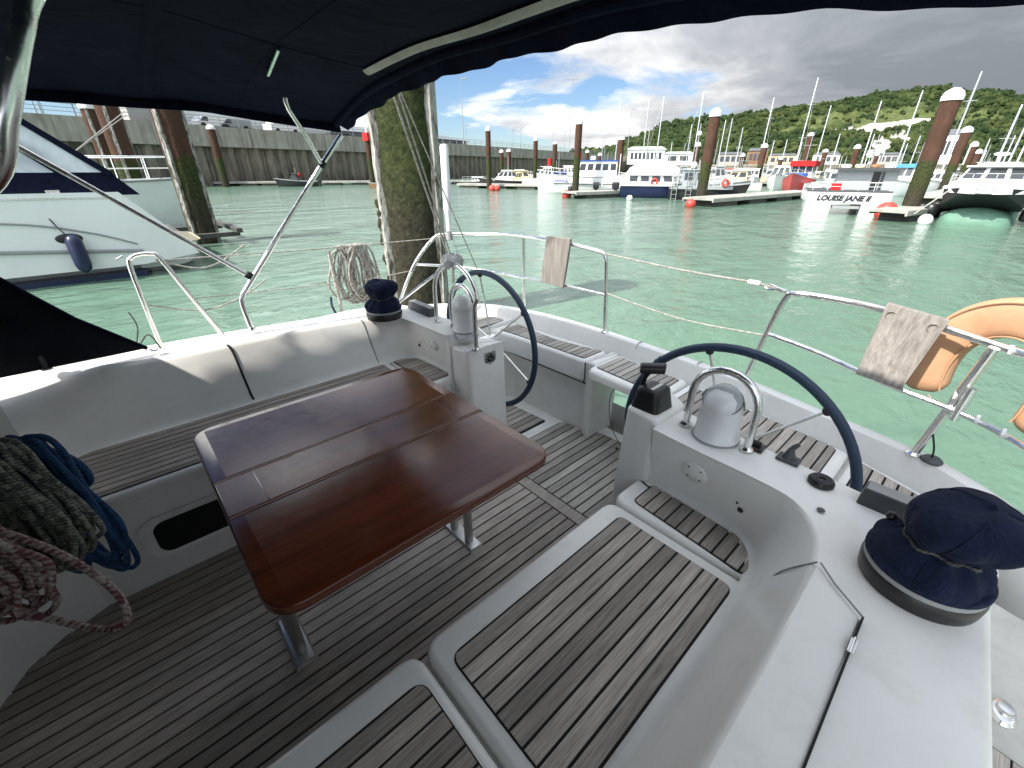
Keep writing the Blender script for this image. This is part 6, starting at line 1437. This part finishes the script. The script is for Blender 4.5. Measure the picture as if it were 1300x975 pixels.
for s_ in (-1, 1): MB().tube([(s_ * 1.4, 1.6 + .26 * math.cos(q * math.pi / 8), 1.5 + .26 * math.sin(q * math.pi / 8)) for q in range(16)], .09, 8, closed=True).build('life_ring', M['redbuoy'], wb, local=True)
MB().ball((0, -1.4, 3.0), .3, 10).build('radar', M['white'], wb, local=True); MB().ball((0, -1.4, 5.6), .22, 10).build('light', M['white'], wb, local=True); rail(wb, [(-1.3, .6, 1.2), (-1.2, 2.2, 1.3), (1.2, 2.2, 1.3), (1.3, .6, 1.2)], .8, 8, .03, 'white')
p = (-23.07, 43.00); b = boat('work_boat', p, side(p, False), 6.4, 2.5, 1.1, 'cluttered white workboat with gantry behind the navy hulled boat', 'work boat'); cabin(b, -1, 1, 1.8, 1.1, 2.9, 'greypaint', nwin=2); MB().tube([(-1, -2, 1), (-1, -2, 3.6), (1, -2, 3.6), (1, -2, 1)], .07, 8).build('gantry', M['alu'], b, local=True)
p = (-18.68, 41.87); b = boat('work_boat', p, side(p), 5.6, 2.3, 1.0, 'grey workboat with slanting rails right of the rusty green footed pile', 'work boat', 'greypaint', 'greypaint'); cabin(b, -.6, .9, 1.7, 1.0, 2.9, 'greypaint', nwin=2, rake=(0, .4)); mast(b, -1, 5.6, r=.05, z0=1, sp=1)
# boats with round windscreens
p = (-23.31, 60.56); b = boat('cabin_cruiser', p, brg(p) + R(180), 7.0, 2.7, 1.1, 'small white cruiser seen bow on, left of the pile by the round windscreen', 'motor boat'); cabin(b, -2, .9, 2.1, 1.1, 2.6, rake=(.1, .9), nwin=2)
p = (-18.77, 56.64); b = boat('cabin_cruiser', p, brg(p) + R(172), 8.0, 3.1, 1.35, 'white sports cruiser bow on with a big round windscreen, left of the red boat', 'motor boat'); cabin(b, -2.5, 1.2, 2.6, 1.5, 3.0, rake=(.1, 1.0), nwin=2, wz=(.2, .88), inset_=.35); rail(b, [(-1.2, 1.5, 1.6), (0, 4.2, 1.95), (1.2, 1.5, 1.6)], .5, 7, .025)
# red fishing boat, bow towards us
p = (-13.35, 44.67); fr_ = V3((p[0], p[1], 0)).normalized() * 3.2; rd_ = boat('fishing_boat', (p[0] + fr_.x, p[1] + fr_.y), brg(p) + R(172), 8.4, 3.4, 1.4, 'bright red fishing boat, bow towards us, red canvas shelter behind', 'fishing boat', 'red', 'cream', rise=.62, pw=1.35)
cabin(rd_, -3.4, -.6, 2.3, 1.5, 3.2, 'whitepaint', rake=(0, .1), roof='redcloth', nwin=2); MB().box(-1.3, 1.3, -3.7, -.2, 2.9, 3.5).build('shelter', M['redcloth'], rd_, smooth=0, bevel=.05, local=True); mast(rd_, -2, 6.5, r=.06, z0=3.3, sp=1)
MB().box(-.9, .9, .2, 1.3, 1.8, 2.25).build('blue_tarpaulin', M['bluecloth'], rd_, smooth=0, bevel=.12, local=True)
rail(rd_, [(-1.4, .2, 1.75), (-1.2, 2.0, 1.9), (0, 4.2, 2.15), (1.2, 2.0, 1.9), (1.4, .2, 1.75)], .5, 9, .03, 'steel')
# lettered catamaran work boat, stern to us
pa = (-7.45, 27.00); pb_ = (-4.24, 28.16); pc = ((pa[0] + pb_[0]) / 2, (pa[1] + pb_[1]) / 2); wd = math.hypot(pa[0] - pb_[0], pa[1] - pb_[1]); rz = math.atan2(pb_[1] - pa[1], pb_[0] - pa[0])
fx = -math.sin(rz); fy = math.cos(rz); Lj = 6.2
lj = boat('catamaran_work_boat', (pc[0] + fx * Lj / 2, pc[1] + fy * Lj / 2), rz, Lj, wd, 1.0, 'white catamaran workboat, square stern to us with its name in black and a grey wheelhouse', 'work boat', hulls=(-wd * .34, wd * .34), hw=wd * .30, rise=.3, tw=.97, rake=.2, scale=1.0)
mb = MB(); mb.box(-wd / 2, wd / 2, -Lj / 2 - .05, Lj / 2 - 2, .50, 1.02); mb.build('bridge_deck', M['whitepaint'], lj, smooth=0, bevel=.05, local=True)
mb = MB(); mb.box(-wd / 2 + .02, wd / 2 - .02, -Lj / 2 + .02, Lj / 2 - 2.1, 1.02, 1.10); mb.build('deck_edge', M['darkgrey'], lj, smooth=0, local=True)
for s_ in (-1, 1): MB().box(s_ * wd * .34 - wd * .16, s_ * wd * .34 + wd * .16, -Lj / 2 - .08, -Lj / 2 + .6, -.2, .52).build('stern_pod', M['whitepaint'], lj, smooth=0, bevel=.04, local=True)
MB().box(-wd * .16, wd * .16, -Lj / 2 - .10, -Lj / 2 + .4, .30, .42).build('boarding_step', M['grey'], lj, smooth=0, local=True)
letters(lj, 'LOUISE JANE II', (-.22, -Lj / 2 - .075, .66), (R(90), 0, 0), .335, 'lettering')
c = cabin(lj, -Lj / 2 + 1.6, Lj / 2 - 3.4, 2.5, 1.08, 2.02, 'palegrey', rake=(0, .2), nwin=3, front=True, inset_=.03, wz=(.40, .85), roof='whitepaint', cx=.75)
for o_ in list(c.children):
    if o_.name.startswith('window') and abs(sum(v.co.y for v in o_.data.vertices) / 8 - (-Lj / 2 + 1.6)) < .3: bpy.data.objects.remove(o_)
yb = -Lj / 2 + 1.6
MB().box(.95, 1.25, yb - .03, yb + .02, 1.12, 1.92).build('door_opening', M['black'], c, smooth=0, local=True); MB().box(1.30, 1.42, yb - .04, yb + .02, 1.12, 1.92).build('door_leaf', M['glass'], c, smooth=0, local=True)
MB().box(-.75, 2.1, yb - .4, yb + .3, 2.03, 2.10).build('roof_overhang', M['darkgrey'], lj, smooth=0, local=True)
rail(lj, [(-wd / 2 + .15, -Lj / 2 + .1, 1.1), (0, -Lj / 2 + .1, 1.1), (wd / 2 - .15, -Lj / 2 + .1, 1.1)], .36, 6, .015, 'white'); MB().box(-.75, -.35, -Lj / 2 + .5, -Lj / 2 + .9, 1.1, 1.4).build('crate', M['redcloth'], lj, smooth=0, local=True)
for k, xx in enumerate((-.8, -.2, .5, 1.1)): MB().ball((xx + .6, yb + .5 + .2 * k, 2.18), .18, 8, 1.3, 1, .6).build('roof_gear', M[('white', 'cream', 'wood', 'white')[k]], lj, local=True)
# light blue canvas boat and others behind the largest pile
p = (-7.17, 51.56); b = boat('cabin_cruiser', p, brg(p) + R(165), 7.5, 2.7, 1.1, 'white boat with a light blue canvas top behind the largest pile', 'motor boat'); cabin(b, -2, .8, 2.2, 1.1, 3.0, rake=(0, .3), roof='skycloth', nwin=3); MB().box(-1.3, 1.3, -2.4, .6, 2.75, 3.15).build('canvas_top', M['skycloth'], b, smooth=0, bevel=.05, local=True); mast(b, -1, 5.2, r=.05, z0=3.1, sp=1)
for k, (px, s, lab) in enumerate([(1165, 52, 'white sailing boat hull with rail just right of the light blue canvas'), (1112, 58, 'small white cruiser between the lettered boat and the light blue canvas'), (1187, 46, 'white open boat with a blue cover between the two rusty piles')]):
    p = [(-8.42, 68.02), (-12.84, 72.07), (-6.06, 58.71)][k]; b = boat('cabin_cruiser', p, brg(p) + R((150, 200, 170)[k]), 6.5, 2.4, 1.0, lab, 'motor boat'); cabin(b, -1.5, .9, 1.9, 1.0, 2.3, rake=(.1, .7), nwin=2)
    if k == 2: MB().box(-.9, .9, -2.6, -1.4, 1.0, 1.5).build('blue_cover', M['bluecloth'], b, smooth=0, bevel=.1, local=True)
    rail(b, [(-1, .8, 1.2), (0, 3.1, 1.5), (1, .8, 1.2)], .5, 6, .025)
# big power catamaran, bow to us
pa = (-2.13, 26.55); pb_ = (0.19, 26.69); pc = ((pa[0] + pb_[0]) / 2 , (pa[1] + pb_[1]) / 2); rz = brg(pc) + R(178); Lc = 10.5
f = V3((pc[0], pc[1], 0)).normalized()
bc = thing('power_catamaran', (pc[0] + f.x * Lc / 2, pc[1] + f.y * Lc / 2, 0), 'big white and black power catamaran, bow on, with a green underside at the right edge', 'motor boat', rz=rz); bc.scale = (1.05, 1, .66)
w2_ = math.hypot(pa[0] - pb_[0], pa[1] - pb_[1]) / 2
def ring_cat(y, k, zt_, zb_, w): 
    o = []
    for q in range(17): a = math.pi * q / 16; o.append((w * math.cos(a) * (1 if k < 1 else 1), y, zb_ + (zt_ - zb_) * math.sin(a) ** .6))
    return o
mb = MB(); mb.rings([[(x, y, z) for x, z in ((-w2_ * k, z0), (w2_ * k, z0), (w2_ * 1.12 * k, z1), (-w2_ * 1.12 * k, z1))] for y, k, z0, z1 in ((-Lc / 2, 1, .55, 1.75), (Lc / 2 - 1.2, 1, .75, 1.85), (Lc / 2 - .2, .93, 1.15, 1.98), (Lc / 2 + .5, .62, 1.62, 2.08), (Lc / 2 + .8, .2, 1.9, 2.1))]).build('upper_hull', M['blackpaint'], bc, smooth=30, local=True)
mb = MB(); rs = []
for y, k, zt_ in ((-Lc / 2, 1, .9), (Lc / 2 - 2.5, 1, .95), (Lc / 2 - 1.0, .97, 1.0), (Lc / 2 - .25, .90, .92), (Lc / 2 + .05, .72, .75), (Lc / 2 + .2, .35, .5)):
    rs.append([(w2_ * k * math.cos(math.pi * q / 16), y, -.3 + (zt_ + .3) * math.sin(math.pi * q / 16) ** .75) for q in range(17)])
mb.rings(rs).build('green_underside', M['greenpaint'], bc, smooth=60, local=True)
mb = MB(); P = [(-w2_ * 1.14, -Lc / 2), (w2_ * 1.14, -Lc / 2), (w2_ * 1.16, Lc / 2 - 1.0), (w2_ * .9, Lc / 2 + .1), (w2_ * .35, Lc / 2 + .95), (-w2_ * .35, Lc / 2 + .95), (-w2_ * .9, Lc / 2 + .1), (-w2_ * 1.16, Lc / 2 - 1.0)]
mold(mb, P, P, 1.80, 2.14, .05); mb.build('deck', M['whitepaint'], bc, smooth=40, local=True)
cabin(bc, -Lc / 2 + .8, Lc / 2 - 1.7, w2_ * 2.0, 2.12, 3.25, 'whitepaint', rake=(.1, .9), nwin=4, wz=(.38, .92), inset_=.28)
mb = MB(); P = rpoly([(-w2_ * .9, -Lc / 2 + .8), (w2_ * .9, -Lc / 2 + .8), (w2_ * .85, Lc / 2 - 2.4), (-w2_ * .85, Lc / 2 - 2.4)], .4); mold(mb, P, inset(P, .3), 3.25, 3.52, .16); mb.build('flybridge', M['whitepaint'], bc, smooth=50, local=True)
rail(bc, [(-w2_ * 1.1, 0, 2.14), (-w2_ * 1.1, Lc / 2 - 1, 2.14), (-w2_ * .35, Lc / 2 + .85, 2.14), (w2_ * .35, Lc / 2 + .85, 2.14), (w2_ * 1.1, Lc / 2 - 1, 2.14), (w2_ * 1.1, 0, 2.14)], .75, 14, .02)
MB().tube([(-.25, Lc / 2 + .95, 2.05), (.25, Lc / 2 + .95, 2.05), (.2, Lc / 2 + 1.0, 1.85), (-.2, Lc / 2 + 1.0, 1.85)], .04, 6, closed=True).build('anchor', M['steel'], bc, local=True)
for k in range(6): MB().tube([(-1.5 + .6 * k, -2, 3.4), (-1.5 + .6 * k, -2, 4.1 + .3 * (k % 3))], .03, 6).build('antenna', M['white'], bc, local=True)
MB().ball((.3, -2.2, 4.1), .3, 10, 1, 1, .5).build('radar', M['white'], bc, local=True)
for x, y, z, r_ in ((w2_ * 1.25, Lc / 2 - 1.2, .25, .26), (w2_ * 1.22, Lc / 2 - 2.4, .3, .26), (-w2_ * 1.22, Lc / 2 - 1.0, .2, .24)): fender(bc, x, y, z, 'black', r_, .8)
for sx in (1, -1): MB().tube([(sx * w2_ * .8, Lc / 2 + .1, 2.1), (sx * w2_ * 1.5, Lc / 2 + .6, .5)], .03, 6).build('mooring_line', M['rope_white'], bc, local=True)

# --- sailing yachts: every mast that stands against the hill
def yawl(top, L_, lab, seed, tilt=0, small=False):
    rnd = random.Random(seed); x, y, z = top; p = (x, y); t = boat('sailing_boat', p, brg(p) + R(rnd.choice([-100, -80, 80, 100, 165, 195, 15])), L_, L_ * .3, 1.0, lab, 'sailing boat', rnd.choice(['whitepaint', 'whitepaint', 'whitepaint', 'navypaint', 'cream']), 'whitepaint', rise=.3, tw=.7, rake=.6, group='sailing boats moored before the hill')
    cabin(t, -L_ * .2, L_ * .2, L_ * .19, 1.0, 1.5, rake=(.2, .9), nwin=3, front=False, wz=(.25, .75)); mast(t, L_ * .06, z / .76, mat='mast', r=.14, boom=L_ * .36, z0=1.2, sp=1 if z < 11 else 2, stays=(L_ * .5, -L_ * .48))
    MB().tube([(0, L_ * .06 - .1, 2.35), (0, L_ * .06 - L_ * .34, 2.4)], .16, 8).build('sail_cover', M[rnd.choice(['bluecloth', 'canvas', 'whitecloth', 'redcloth'])], t, local=True)
    return t
tops = [(1040,98,75,'mast rising just left of the pile behind the red boat'), (1052,134,90,'second mast right of the pile behind the red boat'), (984,123,80,'tall mast above the round windscreen boats'), (1115,128,70,'tall mast in front of the white chalk'), (1167,115,66,'tall mast right of the chalk and left of the largest pile'),
        (1248,91,58,'tallest mast, between the largest pile and the second rusty pile'), (1300,132,45,'mast crossing the right edge of the photo'), (1172,172,80,'short mast between chalk and largest pile'), (1285,172,70,'short mast above the wheelhouse of the big catamaran'), (1296,180,80,'slim mast near the right edge above the big catamaran'), (1258,176,80,'low mast right of the row of rusty piles'),
        (897,115,95,'tall mast just left of the rusty green footed pile'), (846,122,100,'tallest mast above the white hall'), (827,126,105,'mast above the left half of the white hall'), (786,127,110,'lone tall mast left of the hill'), (919,152,100,'mast just right of the rusty green footed pile'), (933,150,95,'mast with a white light at its top above the terrace houses'), (944,162,90,'short mast above the brick coloured house'),
        (981,178,100,'low mast behind the round windscreen boats'), (999,177,100,'low mast right of the tall one by the windscreen boats'), (1066,170,90,'low mast left of the chalk'), (1150,182,95,'low mast right of the chalk foot'), (1108,170,100,'low mast in front of the chalk slope'), (1128,180,90,'low mast under the right end of the chalk'), (878,158,120,'thin mast left of the tall one by the rusty pile'), (1312,150,52,'mast just outside the right edge of the photo'), (853,180,120,'low mast over the white shed'), (1018,180,110,'low mast left of the mast by the red boat')]
TP = [(-25.73, 83.16, 13.74), (-28.86, 102.01, 11.93), (-31.53, 84.21, 11.98), (-17.99, 84.24, 10.29), (-13.72, 82.99, 10.93), (-7.80, 77.61, 11.60), (-2.84, 63.74, 7.13), (-14.46, 102.97, 6.76), (-4.19, 99.41, 6.18), (-3.53, 114.99, 5.87), (-6.95, 111.23, 6.32), (-46.13, 90.46, 14.81), (-53.71, 89.56, 14.58), (-58.40, 91.83, 14.66), (-65.84, 91.08, 15.12), (-45.57, 98.50, 10.64), (-41.93, 95.08, 10.47), (-38.44, 91.48, 8.57), (-38.38, 106.41, 7.09), (-36.47, 108.51, 7.23), (-26.54, 104.56, 7.59), (-19.05, 120.22, 6.31), (-25.00, 121.11, 8.20), (-20.25, 111.48, 6.34), (-59.76, 112.63, 11.38), (-2.18, 74.87, 6.68), (-62.53, 109.59, 7.76), (-37.77, 121.93, 7.29)]
for k, ((px, py, s, lab), q) in enumerate(zip(tops, TP)):
    yawl(q, 8.5 if q[2] > 9 else 7.0, 'sailing boat with ' + lab, k)
more = [(-27.84, 43.70), (-26.26, 48.40), (-20.61, 48.67), (-20.62, 51.64), (-10.71, 47.66), (-8.80, 43.82), (-9.50, 60.88), (-24.97, 70.62), (-28.47, 60.84), (-18.80, 68.49), (-9.60, 87.51), (-4.17, 63.77), (-4.60, 84.09), (-42.90, 47.95), (-36.66, 48.86), (-22.53, 73.31)]
mlab = ['behind the tender outboards', 'between the domed canopy and the ladder boat', 'just right of the slanting rails workboat', 'left of the bow on cruisers', 'immediately right of the red fishing boat', 'behind the wheelhouse of the lettered boat', 'behind the large red buoy', 'in the gap behind the round windscreen pair', 'behind the green foot of the rusty pile', 'behind the red canvas shelter roof', 'behind the second rusty pile', 'at the left shoulder of the big catamaran', 'behind the wheelhouse of the big catamaran', 'left of the passenger boat wheelhouse', 'behind the blue roof', 'between the red boat and the round windscreen']
for k, (q, lb) in enumerate(zip(more, mlab)):
    r2 = random.Random(100 + k); b = boat('moored_boat', q, brg(q) + R(r2.choice([-80, 95, 165, 195, 150])), r2.uniform(6, 8), 2.4, r2.uniform(.9, 1.3), 'white moored boat ' + lb, 'motor boat', r2.choice(['whitepaint', 'whitepaint', 'navypaint', 'cream']))
    cabin(b, -1.8, 1.0, 1.9, 1.1, r2.uniform(2.1, 2.9), rake=(.1, r2.uniform(.3, 1.0)), nwin=r2.choice([2, 3]), mat=r2.choice(['whitepaint', 'whitecloth', 'cream']), roof=r2.choice(['whitepaint', 'whitecloth', 'bluecloth', 'whitepaint']))
    rail(b, [(-1, 1, 1.3), (0, 3.0, 1.6), (1, 1, 1.3)], .6, 6, .03); mast(b, -.5, r2.uniform(3.6, 6), r=.05, z0=2.2, sp=1); antenna(b, .5, -1, 2.3, 1.6)
    if k % 2: outboard(b, 0, -3.2, 1.0)
    for s_ in (-1, 1): fender(b, s_ * 1.25, .2, .2, r2.choice(['white', 'navypaint', 'redbuoy']), .13, .55)
# hulls without masts that crowd the far pontoons
for k, (q, lab) in enumerate([((-33.58, 89.39), 'far white boat between the two piles left of the red boat'), ((-29.31, 94.09), 'far white boat directly behind the round windscreen'), ((-20.30, 81.70), 'far white boat behind the red canvas shelter'), ((-18.39, 91.23), 'far white boat above the flat wheelhouse'), ((-14.78, 95.19), 'far white boat left of the largest pile'), ((-7.04, 84.38), 'far white boat right of the second rusty pile'), ((-32.32, 75.92), 'far white boat behind the slanting rails workboat'), ((-40.93, 88.74), 'far cream boat behind the rusty green footed pile'), ((-46.96, 89.55), 'far white boat under the white shed'), ((-47.30, 81.75), 'far white boat just above the domed canopy'), ((-50.51, 78.22), 'far white boat above the bow of the tender'), ((-49.45, 57.09), 'far white boat behind the dark pile'), ((-62.40, 57.73), 'far white boat behind the boxy cream canopy'), ((-59.65, 60.74), 'far cream boat behind the arched canopy')]):
    b = boat('cabin_cruiser', q, brg(q) + R(random.choice([-85, 90, 170, 190])), 7.5, 2.6, 1.1, lab, 'motor boat', random.choice(['whitepaint', 'whitepaint', 'cream'])); cabin(b, -2, 1.2, 2.1, 1.1, random.uniform(2.3, 3.2), rake=(.1, .7), nwin=3, mat=random.choice(['whitepaint', 'whitecloth', 'greypaint']))
    rail(b, [(-1, 1, 1.3), (0, 3.4, 1.6), (1, 1, 1.3)], .6, 6, .03)
